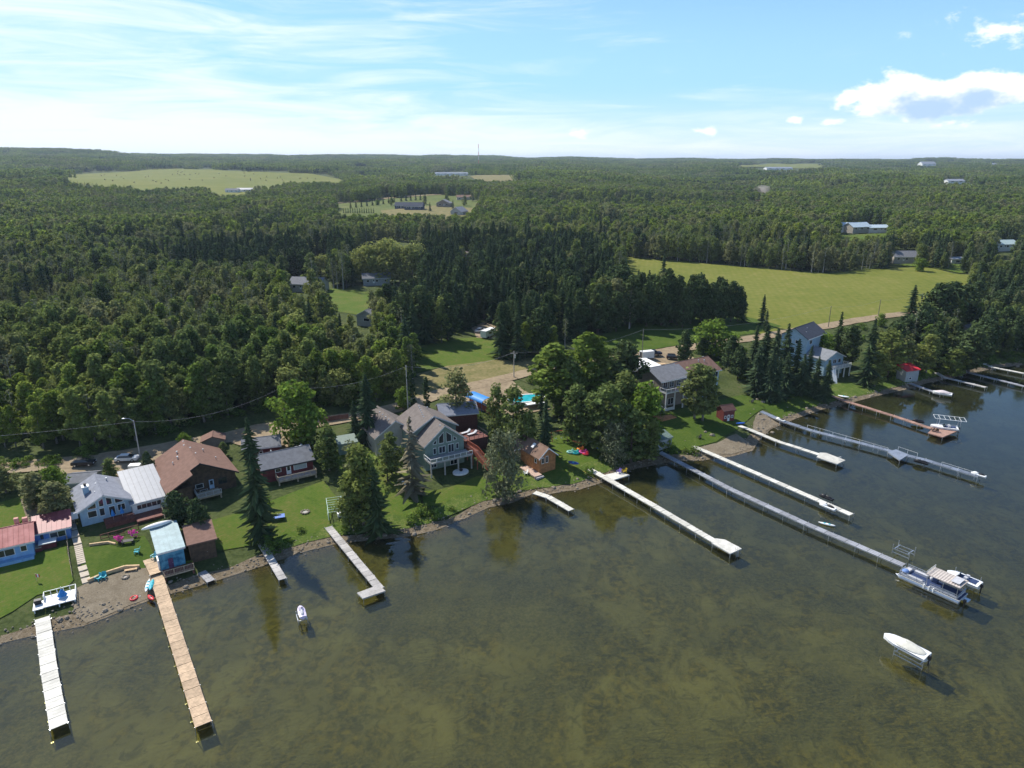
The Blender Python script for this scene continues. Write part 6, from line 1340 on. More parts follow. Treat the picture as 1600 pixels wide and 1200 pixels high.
adirondack('right brown chair on the end of the red brown dock', (1463, 674), 1.2, R(80), M_brownw)
adirondack('white chair on the lawn left of the small cabin', (821, 741), zat((821, 741)), R(200), M_white)
adirondack('dark chair on the lawn near the gravel beach, right of the dull green roofed shed', (1092, 685), zat((1092, 685)), R(200), M_dark)
adirondack('dark chair on the lawn behind the maroon shed', (1174, 629), zat((1174, 629)), R(200), M_dark)
def timberwall(label, pts, h_, w_=.35, m_=M_nwood, name='retaining_wall', cat='wall'):
    P = [G3(*p) for p in pts]; o = thing(name, label, cat, P[0]); n = 0
    for a, b_ in zip(P, P[1:]):
        k = max(1, round((b_-a).length/2.4))
        for i in range(k):
            p, q = a.lerp(b_, i/k), a.lerp(b_, (i+.985)/k)
            for L_ in range(2): MB().bar(p-P[0]+V3(0, 0, h_-L_*h_*.5), q-P[0]+V3(0, 0, h_-L_*h_*.5), w_-.04*L_, h_*.5-.012).build('timber', m_, o)
    return o
timberwall('timber retaining edge between the deep green lawn and the beach', [(138, 911), (168, 898), (196, 889), (219, 888)], .7)
timberwall('timber edge along the foot of the red deck', [(140, 853), (169, 849), (181, 852)], .45, .3)
p = G3(205, 893); t = thing('bench', 'plain timber bench against the retaining edge above the beach', 'bench', p, R(20)); MB().box(-1.0, 1.0, -.25, .0, .42, .47).box(-1.0, 1.0, .04, .28, .42, .47).build('seat', M_nwood, t)
for sx in (-.9, .8): MB().box(sx, sx+.1, -.2, .25, 0, .415).build('leg', M_nwood, t)
# stone path and steps left
def steps(label, a, b_, w_, n, m_, name='garden_steps', rise=0):
    A, B = G3(*a), G3(*b_); o = thing(name, label, 'steps', B); d = A-B
    for i in range(n):
        p, q = B+d*(i/n), B+d*((i+.9)/n); z = hz((p.x+q.x)/2, (p.y+q.y)/2)+.22; p.z = q.z = z
        MB().bar(p-B, q-B, w_, .3).build('paver', m_, o)
    return o
M_paver = mat('cream_pavers', (.50, .43, .34), .9, .12, 2)
steps('upper run of long cream pavers beside the cottage with the blue grey roof', (108, 806), (122, 852), 1.25, 4, M_paver, 'paved_path')
steps('flight of narrow cream steps in the middle of the path between the lawns', (122, 853), (128, 882), 1.25, 10, M_paver)
steps('lower run of cream pavers ending at the beach', (128, 884), (136, 912), 1.3, 3, M_paver, 'paved_path')
fence('low pale timber fence along the path between the two left lawns', [(92, 798), (104, 835), (108, 870), (114, 905)], .8, M_wood, 2.2)
fence('timber fence between the cottage with the blue grey roof and the big cabin', [(237, 752), (258, 812), (262, 830)], 1.5, M_wood, 2.2)
# raised bed and hot tub of the red roofed cottage
p = G3(76, 852); t = thing('hot_tub', 'hot tub with a white folded cover beside the red roofed cottage', 'hot tub', p, R(30)); MB().box(-1.3, 1.3, -1.2, 1.2, -.5, .95).build('cabinet', M_dred, t); MB().box(-1.38, -.01, -1.28, 1.28, .96, 1.1).box(.01, 1.38, -1.28, 1.28, .96, 1.1).build('cover', M_white, t)
p = G3(50, 862); t = thing('raised_bed', 'timber raised bed at the front of the red roofed cottage', 'planter', p, R(30)); MB().box(-1.6, 1.6, -.7, .7, -.5, .7).build('box', M_dred, t); MB().box(-1.6, 1.6, -.7, .7, .705, .78).build('soil_cover', M_wood, t)
p = G3(58, 909); t = thing('garden_flag', 'small red and white garden flag on the left lawn', 'flag', p); MB().tube((0, 0, 0), (0, 0, 1.6), .025).build('pole', M_metal, t); MB().box(.02, .22, -.01, .01, .9, 1.5).box(.48, .66, -.01, .01, .9, 1.5).build('red_bands', M_red, t); MB().box(.221, .479, -.01, .01, .9, 1.5).build('white_band', M_white, t)
# planters with flowers, grill on the red deck
M_pink = leafmat('pink_flowers', (.55, .06, .30), (.60, .10, .40), (.5, .05, .28), .2)
def flowerbush(label, px, z, s, m, name='flower_pot', group=None):
    x, y = at(*px, z); t = thing(name, label, 'flowers', (x, y, z), 0, group); Vv, Ff, Aa, C_ = crown_broad(int(px[0]), 1.2, .7, .0, 160, .12, clumps=8); MB().tube((0, 0, 0), (0, 0, .4), .22, .3, 10).build('pot', M_brownw, t)
    o = put('blossoms', npmesh('blossoms', Vv, Ff, m, leaf=Aa), t, (0, 0, .3), scale=(s, s, s))
flowerbush('left pot of pink flowers at the edge of the red deck', (187, 848), 2.4, 1.1, M_pink, group='pots of pink flowers'); flowerbush('right pot of pink flowers at the edge of the red deck', (211, 840), 2.4, 1.1, M_pink, group='pots of pink flowers')
p = G3(200, 850); t = thing('patio_table', 'dark patio table between the two pots of pink flowers', 'table', p, R(20)); MB().box(-1.0, 1.0, -.5, .5, .7, .76).build('top', M_dark, t); MB().box(-.9, -.8, -.4, .4, 0, .69).build('leg', M_dark, t); MB().box(.8, .9, -.4, .4, 0, .69).build('leg', M_dark, t)
# lawn things
def ringpit(label, px, r_=.8):
    p = G3(*px); t = thing('fire_pit', label, 'fire pit', p)
    for k in range(10): MB().ell((math.cos(k*.628)*r_, math.sin(k*.628)*r_, .22), (.24, .24, .16), 7, 5).build('stone', MATS['field_stone'], t)
    MB().ell((0, 0, .15), (r_*.75, r_*.75, .08), 10, 4).build('ash', M_conc, t)
ringpit('round stone fire pit on the lawn of the dark red cottage', (477, 801)); ringpit('small fire pit on the left beach', (196, 903), .5)
p = G3(434, 812); t = thing('table_tennis_table', 'blue table on the lawn right of the tallest spruce', 'table', p, R(20)); MB().box(-1.4, 1.4, -.8, .8, .72, .78).build('top', mat('table_blue', (.12, .22, .55), .5, .1, 2), t)
for sx in (-1.1, 1.1):
    for sy in (-.6, .6): MB().box(sx-.04, sx+.04, sy-.04, sy+.04, 0, .715).build('leg', M_dark, t)
MB().box(-.02, .02, -.85, .85, .785, .93).build('net', M_white, t)
def liftonland():
    p = G3(524, 800); t = thing('boat_lift', 'pale green tubular boat lift stored on the lawn beside the lakeside clump', 'boat lift', p, R(108), 'boat lifts'); m_ = mat('pale_green_steel', (.42, .55, .48), .5, .08, 3)
    for sy in (-1.5, 1.5):
        MB().bar((-3.4, sy, .3), (3.4, sy, .3), .12, .1).build('side_beam', m_, t); MB().bar((-3.4, sy, 1.8), (3.4, sy, 1.8), .1, .1).build('side_beam', m_, t)
        for sx in (-3.2, 0, 3.2): MB().tube((sx, sy, 0), (sx, sy, 1.8), .06).build('post', m_, t)
    for k in range(7): MB().bar((-3.2+k*1.06, -1.5, 1.82), (-3.2+k*1.06, 1.5, 1.82), .07, .06).build('cross_bar', m_, t)
    q = G3(533, 806); w_ = thing('storage_box', 'white box on the ground beside the pale green boat lift', 'box', q, R(20)); MB().box(-.7, .7, -.45, .45, 0, .6).build('body', M_white, w_); MB().box(-.74, .74, -.49, .49, .605, .7).build('lid', M_white, w_)
liftonland()
# pool toys, swing set, picnic things on the cabin lawn
cols = [('pink', (.75, .10, .35)), ('orange', (.85, .28, .05)), ('turquoise', (.05, .50, .52)), ('mint', (.35, .65, .55)), ('red', (.7, .05, .06))]
for k, (px, ci, sx_, lab) in enumerate([((911, 708), 0, 1.3, 'pink inflatable ring among the pool toys'), ((907, 703), 1, 1.1, 'orange inflatable ring among the pool toys, uppermost one'), ((899, 709), 2, 1.2, 'turquoise inflatable ring, leftmost but one among the pool toys'), ((891, 708), 3, 1.1, 'mint coloured inflatable ring at the left end of the pool toys'), ((915, 711), 4, .9, 'small red inflatable ring at the right end of the pool toys')]):
    p = G3(*px, .2); t = thing('pool_toy', lab, 'inflatable', p, 0, 'inflatable pool toys'); MB().path([(sx_*.7*math.cos(j*.628), sx_*.55*math.sin(j*.628), .15) for j in range(11)], .22, 8).build('ring', mat(cols[ci][0]+'_vinyl', cols[ci][1], .4, .08, 3), t); MB().ell((sx_*.5, 0, .55), (.3, .2, .42), 8, 6).build('headrest', mat(cols[ci][0]+'_vinyl', cols[ci][1]), t, True)
p = G3(873, 688); t = thing('swing_set', 'rust coloured wooden swing set under the trees beside the toy lawn', 'swing set', p, R(15))
for sx in (-2, 2):
    for sy in (-1, 1): MB().tube((sx, sy*1.1, 0), (sx, 0, 2.6), .08).build('leg', M_rfence, t)
MB().bar((-2.3, 0, 2.65), (2.3, 0, 2.65), .14, .14).build('top_beam', M_rfence, t)
for sx in (-.8, .8):
    q = MB().tube((sx-.25, 0, .6), (sx-.25, 0, 2.5), .02).tube((sx+.25, 0, .6), (sx+.25, 0, 2.5), .02).build('chains', M_metal, t); MB().box(sx-.3, sx+.3, -.12, .12, .55, .6).build('seat', M_dblue, q)
paddle('orange canoe lying on the toy lawn under the trees', (905, 692), 3.0, R(150), 4.2, mat('orange_plastic', (.75, .25, .10), .5, .1, 3), 'canoe', 'canoe', seats=0)
paddle('blue boat shaped tub on the lawn right of the toys', (935, 700), 2.6, R(100), 2.0, mat('royal_blue_plastic', (.03, .12, .50), .4, .1, 3), 'tub', 'tub', 1.2, seats=0)
paddle('blue pedal boat on the lawn below the pool toys', (896, 724), 2.4, R(150), 3.0, mat('deep_blue_plastic', (.03, .08, .30), .4, .1, 3), 'pedal_boat', 'boat', 1.5, seats=1)
# orange patio by the two tone house
p = G3(1038, 652); t = thing('patio', 'orange brown plank patio at the left corner of the two-tone house', 'patio', p, R(30))
for i in range(12): MB().box(-2.6, 2.6, -2.0+i*.34, -2.0+i*.34+.31, -.3, .22).build('plank', mat('orange_boards', (.48, .21, .09), .8, .15, 2), t)
p = G3(1022, 640); t = thing('entry_stairs', 'white railed grey stairs left of the orange brown patio', 'stairs', p, R(30))
for i in range(8): MB().box(-1.0, 1.0, -3.2+i*.4, -3.2+i*.4+.36, -.4, .1+i*.16).build('tread', M_gwood, t)
MB().bar((-1.05, -3.2, 1.0), (-1.05, .2, 2.2), .08, .08).bar((1.05, -3.2, 1.0), (1.05, .2, 2.2), .08, .08).box(-1.1, -1.0, -3.2, -3.1, 0, 1.0).box(1.0, 1.1, -3.2, -3.1, 0, 1.0).box(-1.1, -1.0, .1, .2, 0, 2.2).box(1.0, 1.1, .1, .2, 0, 2.2).build('railing', M_white, t)
# grey trampoline-like mesh panels under spruces
p = G3(1213, 612); t = thing('dog_run', 'grey framed mesh enclosure under the lakeside spruces', 'enclosure', p, R(5))
for i in range(5): MB().box(-3+i*1.2, -3+i*1.2+1.14, -.03, .03, 0, 1.5).build('mesh_panel', M_greyw, t); MB().tube((-3+i*1.2, 0, 0), (-3+i*1.2, 0, 1.6), .04).build('post', M_metal, t)
# boulders on the right lawns
for k, (px, s_, l) in enumerate((((1113, 681), .8, 'pale boulder at the lake edge of the lawn, larger one of a pair'), ((1102, 676), .5, 'pale boulder on the lawn left of the larger one'), ((1183, 625), .6, 'boulder right of the dark chair behind the maroon shed'), ((1192, 629), .7, 'boulder above the start of the blue grey dock'), ((1345, 600), .9, 'grey boulder pile left of the red orange canoe'))):
    p = G3(*px); t = MB().ell((0, 0, .2), (s_, s_*.75, s_*.55), 9, 6, fn=lambda q: [c*(1+.22*mnoise.noise(Vector(q)*1.5+Vector((k*3., 0, 0)))) for c in q]).build('boulder', MATS['field_stone']); t.location = p; tag(t, l, 'boulder', 'boulders on the lawns')
# white railings along the blue grey dock
for k, (a, b_, l) in enumerate((((1262, 664), (1388, 700), 'white rope rail along the inner half of the blue grey dock'), ((1404, 698), (1434, 708), 'white rail opposite the platform of the blue grey dock'), ((1472, 722), (1524, 738), 'white rail at the outer end of the blue grey dock'))):
    A, B = V3(*at(*a, 1.9), 1.9), V3(*at(*b_, 1.9), 1.9); t = thing('dock_rail', l, 'rail', (A.x, A.y, 0), 0, 'white dock rails'); n = max(2, int((B-A).length/3)); off = V3(A.x, A.y, 0)
    for i in range(n+1): q = A.lerp(B, i/n)-off; MB().tube((q.x, q.y, -1.5), q, .04).build('post', M_white, t)
    MB().tube(A-off, B-off, .03).build('top_rail', M_white, t)

# ------------------------------------------------------------------ poles, wires, mast
def pole(label, px, top, arm=None, tilt=0, m_=M_bark, cross=False, name='utility_pole', group='poles along the road', wires=()):
    p = G3(*px); h_ = 2.0
    for _ in range(200):
        if proj(p.x, p.y, p.z+h_)[1] > top: h_ += .1
    t = thing(name, label, 'pole', p, 0, group); MB().tube((0, 0, -.5), (tilt, 0, h_), .17, .11, 8).build('shaft', m_, t, False)
    if arm: MB().path([(tilt, 0, h_-.2), (tilt-.7, -.3, h_+.5), (tilt-1.5, -.6, h_+.7)], .06).build('arm', M_metal, t); MB().ell((tilt-1.8, -.7, h_+.68), (.5, .2, .12), 8, 5).build('lamp_head', M_metal, t)
    if cross: MB().bar((tilt-1.1, 0, h_-.6), (tilt+1.1, 0, h_-.6), .12, .12).build('cross_arm', m_, t); MB().tube((tilt+.3, .1, h_-2.2), (tilt+.3, .1, h_-1.2), .3, .3, 10).build('transformer', M_metal, t)
    return p+V3(tilt, 0, h_)
p1 = pole('pale leaning street light pole beside the white hatchback', (219, 714), 657, True, m_=mat('pale_pole', (.45, .42, .38), .8, .15, 2), name='street_light')
p2 = pole('wooden power pole behind the bright green round tree', (447, 668), 604, cross=True)
p3 = pole('bare pole behind the green house beside the slim columnar tree', (638, 648), 571, m_=mat('pale_pole', (.45, .42, .38), .8, .15, 2))
p4 = pole('power pole with a transformer above the swimming pool', (803, 590), 549, cross=True, m_=mat('pale_pole', (.45, .42, .38), .8, .15, 2))
p5 = pole('power pole rising over the white roof of the two-tone house', (1002, 572), 514)
p6 = pole('thin pole at the roadside right of the pale blue gabled house', (1294, 512), 478, cross=False)
p7 = pole('thin pole in the hay field road bend', (1372, 494), 468)
p8 = pole('power pole left of the big dark trees at the end of the hay field', (1438, 480), 458, cross=True)
p0 = V3(-175, 118, 19)
def wire(a, b_, sag, label):
    P = [a.lerp(b_, k/14)-V3(0, 0, sag*4*(k/14)*(1-k/14)) for k in range(15)]; o = MB().path([p-a for p in P], .022, 4).build('wire', mat('wire_grey', (.35, .35, .36), .6, .05, 2)); o.location = a; tag(o, label, 'wire', 'overhead wires')
wire(p0-V3(0, 0, .3), p1-V3(0, 0, .3), 2.0, 'overhead wire leaving the frame on the left of the street light')
wire(p1-V3(0, 0, .3), p2-V3(0, 0, .3), 2.5, 'overhead wire from the street light to the pole behind the bright green tree')
wire(p2-V3(0, 0, .3), p3-V3(0, 0, .3), 2.2, 'overhead wire between the two poles behind the green house')
wire(p3-V3(0, 0, .3), p4-V3(0, 0, .3), 2.2, 'overhead wire across the sandy road above the blue boat shelter')
wire(p4-V3(0, 0, .3), p5-V3(0, 0, .3), 2.2, 'overhead wire above the clump left of the two-tone house')
wire(p5-V3(0, 0, .3), p6-V3(0, 0, .3), 2.5, 'overhead wire above the row of lakeside spruces')
wire(p6-V3(0, 0, .3), p7-V3(0, 0, .3), 1.2, 'overhead wire between the thin poles at the hay field')
wire(p7-V3(0, 0, .3), p8-V3(0, 0, .3), 1.0, 'overhead wire at the right end of the hay field')
x, y = gp(748, 262); p = V3(x, y, hz(x, y)); hm = 10
while proj(x, y, p.z+hm)[1] > 225: hm += 1
t = thing('radio_mast', 'thin red and white radio mast on the horizon', 'mast', p)
for k in range(6): z0_, z1_ = hm*k/6, hm*(k+1)/6; MB().tube((0, 0, z0_), (0, 0, z1_), 1.2, 1.2, 4).build('section', M_red if k % 2 else M_white, t)
# hay bales on the far field
rb = random.Random(12); bale = MB().tube((0, -.9, 0), (0, .9, 0), .95, .95, 10).mesh('hay_bale', mat('hay', (.20, .15, .08), .9, .2, 2)); nb_ = 0
while nb_ < 46:
    px_, py_ = rb.uniform(150, 500), rb.uniform(268, 290)
    if not inpoly(px_, py_, [(130, 275), (200, 270), (280, 266), (350, 269), (470, 273), (500, 282), (440, 283), (340, 292), (300, 286), (230, 288), (170, 284)]): continue
    x, y = gp(px_, py_); o = bpy.data.objects.new('hay_bale', bale); link(o); o.location = (x, y, hz(x, y)+1.5); o.rotation_euler = (0, 0, rb.uniform(0, 3)); tag(o, 'round brown hay bale scattered on the far left field', 'hay bale', 'hay bales on the far field'); nb_ += 1
# row of planted young spruces at the far clearing
for k in range(9): x, y = gp(548+8.5*k, 326-1.1*k); tree('spruce', x, y, 9, 1.0, 'young spruce in the planted row along the far gravel road', 'row of young spruces by the far gravel road')
for k in range(14): x, y = gp(537+3.6*k, 333.5); tree('spruce', x, y, 6.5, .8, 'small spruce in the close hedge row on the far clearing', 'hedge row of small spruces on the far clearing')
for k in range(6): x, y = gp(627+7.5*k, 315-.5*k); tree('spruce', x, y, 10, 1.0, 'young spruce in the row behind the dark navy farm buildings', 'row of young spruces behind the farm')
for px_, py_, k_, h_, l in ((612, 322, 'aspen', 11, 'round tree at the left end of the dark navy farm wing'), (664, 320, 'poplar', 12, 'dark tree between the navy farm building and the grey farmhouse'), (698, 319, 'aspen', 13, 'tree behind the grey farmhouse on the far clearing'), (726, 322, 'poplar', 13, 'tree right of the grey farmhouse on the far clearing'), (738, 315, 'aspen', 12, 'tree at the right end of the long brown roofed house'), (590, 321, 'fresh', 7, 'small round tree in the pasture left of the farm')): x, y = gp(px_, py_); tree(k_, x, y, h_, 1.2, l)
for px_, l in ((672, 'lone young spruce in front of the farm drive'), (708, 'young spruce at the corner of the grey farmhouse')): x, y = gp(px_, 331 if px_ == 672 else 327); tree('spruce', x, y, 11, 1.0, l)
def instancer(name, X, Y, Z, S, rot, variants, vid, label=None, cat=None):
    """one object: a point for every tree of the far wood, a crown and trunk set on each by geometry nodes"""
    n = len(X); me = bpy.data.meshes.new(name); me.vertices.add(n)
    me.vertices.foreach_set('co', np.stack([X, Y, Z], 1).astype(np.float32).ravel())
    a = me.attributes.new('size', 'FLOAT_VECTOR', 'POINT'); a.data.foreach_set('vector', S.astype(np.float32).ravel())
    a = me.attributes.new('turn', 'FLOAT_VECTOR', 'POINT'); a.data.foreach_set('vector', np.stack([0*rot, 0*rot, rot], 1).astype(np.float32).ravel())
    a = me.attributes.new('pick', 'INT', 'POINT'); a.data.foreach_set('value', vid.astype(np.int32))
    o = link(bpy.data.objects.new(name, me)); tag(o, label, cat, kind='stuff')
    ng = bpy.data.node_groups.new(name, 'GeometryNodeTree'); ng.interface.new_socket('Geometry', in_out='INPUT', socket_type='NodeSocketGeometry'); ng.interface.new_socket('Geometry', in_out='OUTPUT', socket_type='NodeSocketGeometry')
    L = ng.links.new; gi = ng.nodes.new('NodeGroupInput'); go = ng.nodes.new('NodeGroupOutput'); iop = ng.nodes.new('GeometryNodeInstanceOnPoints'); jn = ng.nodes.new('GeometryNodeJoinGeometry')
    m2p = ng.nodes.new('GeometryNodeMeshToPoints'); L(gi.outputs[0], m2p.inputs[0])
    for me2 in variants:
        p = bpy.data.objects.new(me2.name, me2)
        oi = ng.nodes.new('GeometryNodeObjectInfo'); oi.inputs['Object'].default_value = p; oi.inputs['As Instance'].default_value = True
        L(oi.outputs['Geometry'], jn.inputs[0])
    L(m2p.outputs[0], iop.inputs['Points']); L(jn.outputs[0], iop.inputs['Instance']); iop.inputs['Pick Instance'].default_value = True
    def na(nm, ty):
        x = ng.nodes.new('GeometryNodeInputNamedAttribute'); x.data_type = ty; x.inputs[0].default_value = nm; return [q for q in x.outputs if q.enabled and q.name == 'Attribute'][0]
    L(na('pick', 'INT'), iop.inputs['Instance Index']); L(na('size', 'FLOAT_VECTOR'), iop.inputs['Scale'])
    L(na('turn', 'FLOAT_VECTOR'), iop.inputs['Rotation']); L(iop.outputs[0], go.inputs[0])
    md = o.modifiers.new('trees', 'NODES'); md.node_group = ng; return o
def merge(crown, trunk, name):
    Vc = np.empty(len(crown.vertices)*3, np.float32); crown.vertices.foreach_get('co', Vc); Vt = np.empty(len(trunk.vertices)*3, np.float32); trunk.vertices.foreach_get('co', Vt)
    me = bpy.data.meshes.new(name); nc = len(crown.vertices)
    fs = [tuple(p.vertices) for p in crown.polygons]+[tuple(nc+i for i in p.vertices) for p in trunk.polygons]
    me.from_pydata(np.concatenate([Vc, Vt]).reshape(-1, 3).tolist(), [], fs)
    me.materials.append(crown.materials[0]); me.materials.append(trunk.materials[0])
    mi = np.zeros(len(fs), np.int32); mi[len(crown.polygons):] = 1; me.polygons.foreach_set('material_index', mi)
    a = me.attributes.new('leafrnd', 'FLOAT', 'FACE'); v = np.zeros(len(crown.polygons), np.float32); crown.attributes['leafrnd'].data.foreach_get('value', v)
    a.data.foreach_set('value', np.concatenate([v, np.zeros(len(trunk.polygons), np.float32)])); me.update(); return me
# near woods (to 560 m)
X, Y = jgrid(-520, 520, 150, 560, 4.35, 5); k = wedge(X, Y, 120, 560); X, Y = X[k], Y[k]
hb = np.random.default_rng(3).uniform(10.5, 18.5, len(X))
px0, py0 = vproj(X, Y, H(X, Y)); isp = np.zeros(len(X), bool)
for P in SPR: isp |= inpoly(px0, py0, P)
ns = np.array([mnoise.noise(Vector((a/60, b/60, 3.))) for a, b in zip(X, Y)]); rr_ = np.random.default_rng(8).random(len(X))
isp = (isp & (rr_ > .13)) | (~isp & (rr_ > .97)) | (~isp & (px0 > 1372) & (rr_ > .62))
hb = np.where(isp, hb*1.12, hb*np.clip(.98+ns*.6, .62, 1.35)); hb = np.where(px0 > 1372, hb*.85, hb)
# keep belts of spruce a little more open than aspen woods
ok, Z, px, py = clear(X, Y, hb); ok &= ~(isp & (rr_ < .38) & (py0 > 400))
# nothing hides the young trees and roofs singled out above
X, Y, Z, hb, isp, px, ns, rr_ = (a[ok] for a in (X, Y, Z, hb, isp, px, ns, rr_))
inview = (px > -60) & (px < 1660)
dist = np.hypot(X, Y)
near = np.zeros(len(X), bool)
for kind_, nmax in ((True, 250), (False, 285)):
    i = np.where((isp == kind_) & inview)[0]; i = i[np.argsort(dist[i])][:nmax]; near[i] = True
LAB = {'aspen': ('green aspen tree in the dense wood behind the sandy road', 'aspens in the wood behind the road'), 'poplar': ('grey green poplar tree in the dense wood behind the sandy road', 'poplars in the wood behind the road'),
       'willow': ('yellowish green tree in the dense wood behind the sandy road', 'yellowish trees in the wood behind the road'), 'snag': ('bleached half bare tree in the dense wood behind the sandy road', 'half bare trees in the wood'), 'sparse': ('loose crowned poplar in the dense wood behind the sandy road', 'loose crowned poplars in the wood'), 'spruce': ('dark spruce tree in the spruce belt between road and hay field', 'spruces of the belt'), 'pine': ('dark rounded pine in the spruce belt between road and hay field', 'pines of the belt')}
LABR = {'aspen': ('green aspen tree in the wood at the right end of the shore', 'aspens at the right end of the shore'), 'poplar': ('grey green poplar in the wood at the right end of the shore', 'poplars at the right end of the shore'),
        'willow': ('yellowish green tree in the wood at the right end of the shore', 'yellowish trees at the right end'), 'snag': ('bleached half bare tree in the wood at the right end of the shore', 'half bare trees at the right end'), 'sparse': ('loose crowned poplar in the wood at the right end of the shore', 'loose crowned poplars at the right end'), 'spruce': ('dark spruce in the wood at the right end of the shore', 'spruces at the right end of the shore'), 'pine': ('dark rounded pine in the wood at the right end of the shore', 'pines at the right end of the shore')}
LABL = {'spruce': ('dark spruce mixed into the leafy wood left of the spruce belt', 'spruces in the leafy wood'), 'pine': ('dark rounded pine mixed into the leafy wood left of the spruce belt', 'pines in the leafy wood')}
for i in np.where(near)[0]:
    if isp[i]: kd = 'pine' if (rr_[i]*977 % 1) > (.82 if px[i] < 930 else .35) else 'spruce'
    else: kd = 'willow' if (rr_[i]*977 % 1) > .96 else 'snag' if (rr_[i]*977 % 1) > .90 else 'sparse' if (rr_[i]*977 % 1) > .80 else ('poplar' if ns[i]+(rr_[i]*7 % 1)*.4 > .2 else 'aspen')
    inbelt = isp[i] and any(bool(inpoly(px[i], vproj(X[i], Y[i], Z[i])[1], P)) for P in SPR)
    lab, grp = (LABR if px[i] > 1372 else (LABL if isp[i] and not inbelt else LAB))[kd]
    tree(kd, X[i], Y[i], hb[i], random.uniform(.85, 1.15)*(.88 if kd == 'spruce' else 1), lab, grp)
far = ~near; r_ = np.random.default_rng(21)
for kd_, nm, kinds in ((True, 'far_spruce_wood', ('spruce', 'pine')), (False, 'far_aspen_wood', ('aspen', 'poplar', 'sparse', 'snag'))):
    i = np.where(far & (isp == kd_))[0]; vs = [merge(c, t, 'forest_tree') for kd2 in kinds for c, t in KIND[kd2][1][:4]]; n = len(i)
    base = [BASEH[kd2] for kd2 in kinds for _ in KIND[kd2][1][:4]]
    vid = r_.integers(0, len(vs), n) if kd_ else r_.choice(len(vs), n, p=np.array([.14]*4+[.085]*4+[.02]*3+[.02]*2)/1.0)
    s = hb[i]/15.5; S = np.stack([s*r_.uniform(.8, 1.1, n), s*r_.uniform(.8, 1.1, n), s], 1)
    instancer(nm, X[i], Y[i], Z[i]-.1, S, r_.uniform(0, 6.28, n), vs, vid, 'dense %s wood seen as one mass between the fields' % ('dark spruce' if kd_ else 'green aspen'), 'forest')
# middle distance: lighter crowns
mv = []
for s in range(6):
    V, F, A, C = crown_broad(300+s, 14, 3.0, .16, 620, .5, shape=.55, clumps=30); mv.append(npmesh('forest_tree', V, F, M_aspen if s < 4 else M_poplar, leaf=A))
sv = []
for s in range(3):
    V, F, A = crown_spruce(330+s, 16, 3.0, 1.1, 7); sv.append(npmesh('forest_tree', V, F, M_spruce, leaf=A))
X, Y = jgrid(-1250, 1250, 300, 1400, 6.6, 15); k = wedge(X, Y, 560, 1400); X, Y = X[k], Y[k]
r_ = np.random.default_rng(33); ns = np.array([mnoise.noise(Vector((a/110, b/150, 3.))) for a, b in zip(X, Y)]); hh = r_.uniform(11, 17, len(X))*np.clip(1+ns*.5, .7, 1.35)
ok, Z, px, py = clear(X, Y, hh); X, Y, Z, hh, ns = (a[ok] for a in (X, Y, Z, hh, ns))
ns2 = np.array([mnoise.noise(Vector((a/140, b/200, 9.))) for a, b in zip(X, Y)]); q = r_.random(len(X)); sp_ = q < np.clip((ns2-.18)*3, .02, .8)
for sel, nm, vs, hn in ((sp_, 'distant_spruce_wood', sv, 16.), (~sp_, 'distant_aspen_wood', mv, 14.)):
    n = int(sel.sum()); s = hh[sel]/hn; S = np.stack([s*r_.uniform(.9, 1.3, n), s*r_.uniform(.9, 1.3, n), s], 1)
    instancer(nm, X[sel], Y[sel], Z[sel]-.2, S, r_.uniform(0, 6.28, n), vs, r_.integers(0, len(vs), n), 'distant %s wood merging into one mass' % ('dark spruce' if vs is sv else 'green aspen'), 'forest')
# far distance: whole groves
gv = []
for s in range(5):
    r = np.random.default_rng(400+s); Vs, Fs, As = [], [], []; k0 = 0
    for j in range(46):
        spz = r.random() < (.12 if s < 4 else .8); x, y = r.uniform(-26, 26, 2)
        h = r.uniform(10, 16)
        if spz: V, F, A = crown_spruce(int(r.integers(1e6)), h*1.15, 2.6, 2.6, 5)
        else: V, F, A, C = crown_broad(int(r.integers(1e6)), h, 3.6, .25, 90, 1.0, shape=.5, clumps=9)
        V = V+np.array([x, y, 0]); Vs.append(V); Fs.append(F+k0); As.append(A*(.35 if spz else 1)); k0 += len(V)
    gv.append(npmesh('grove', np.concatenate(Vs), np.concatenate(Fs), M_aspen if s < 4 else M_spruce, leaf=np.concatenate(As)))
X, Y = jgrid(-6500, 6500, 900, 6800, 43, 25); k = wedge(X, Y, 1390, 6800); X, Y = X[k], Y[k]
hh = np.full(len(X), 15.); r_ = np.random.default_rng(43); bad = np.zeros(len(X), bool); Z = H(X, Y)
for P in KEEP:
    for dx in (-22, 0, 22):
        for dy in (-22, 0, 22):
            for f in (0, .5, 1.): a, b = vproj(X+dx, Y+dy, Z+14*f); bad |= inpoly(a+EJ(X, Y, 0), b+EJ(X, Y, 1), P)
X, Y, Z = X[~bad], Y[~bad], Z[~bad]; n = len(X); s = r_.uniform(.85, 1.25, n); ns = np.array([mnoise.noise(Vector((a/300, b/400, 5.))) for a, b in zip(X, Y)])
vid = np.where(ns+r_.uniform(-.15, .15, n) > .22, 4, r_.integers(0, 4, n))
instancer('horizon_wood', X, Y, Z-.4, np.stack([s, s, s*np.clip(1+ns*.5, .7, 1.4)], 1), r_.uniform(0, 6.28, n), gv, vid, 'far woods reaching the horizon as one blue green mass', 'forest')
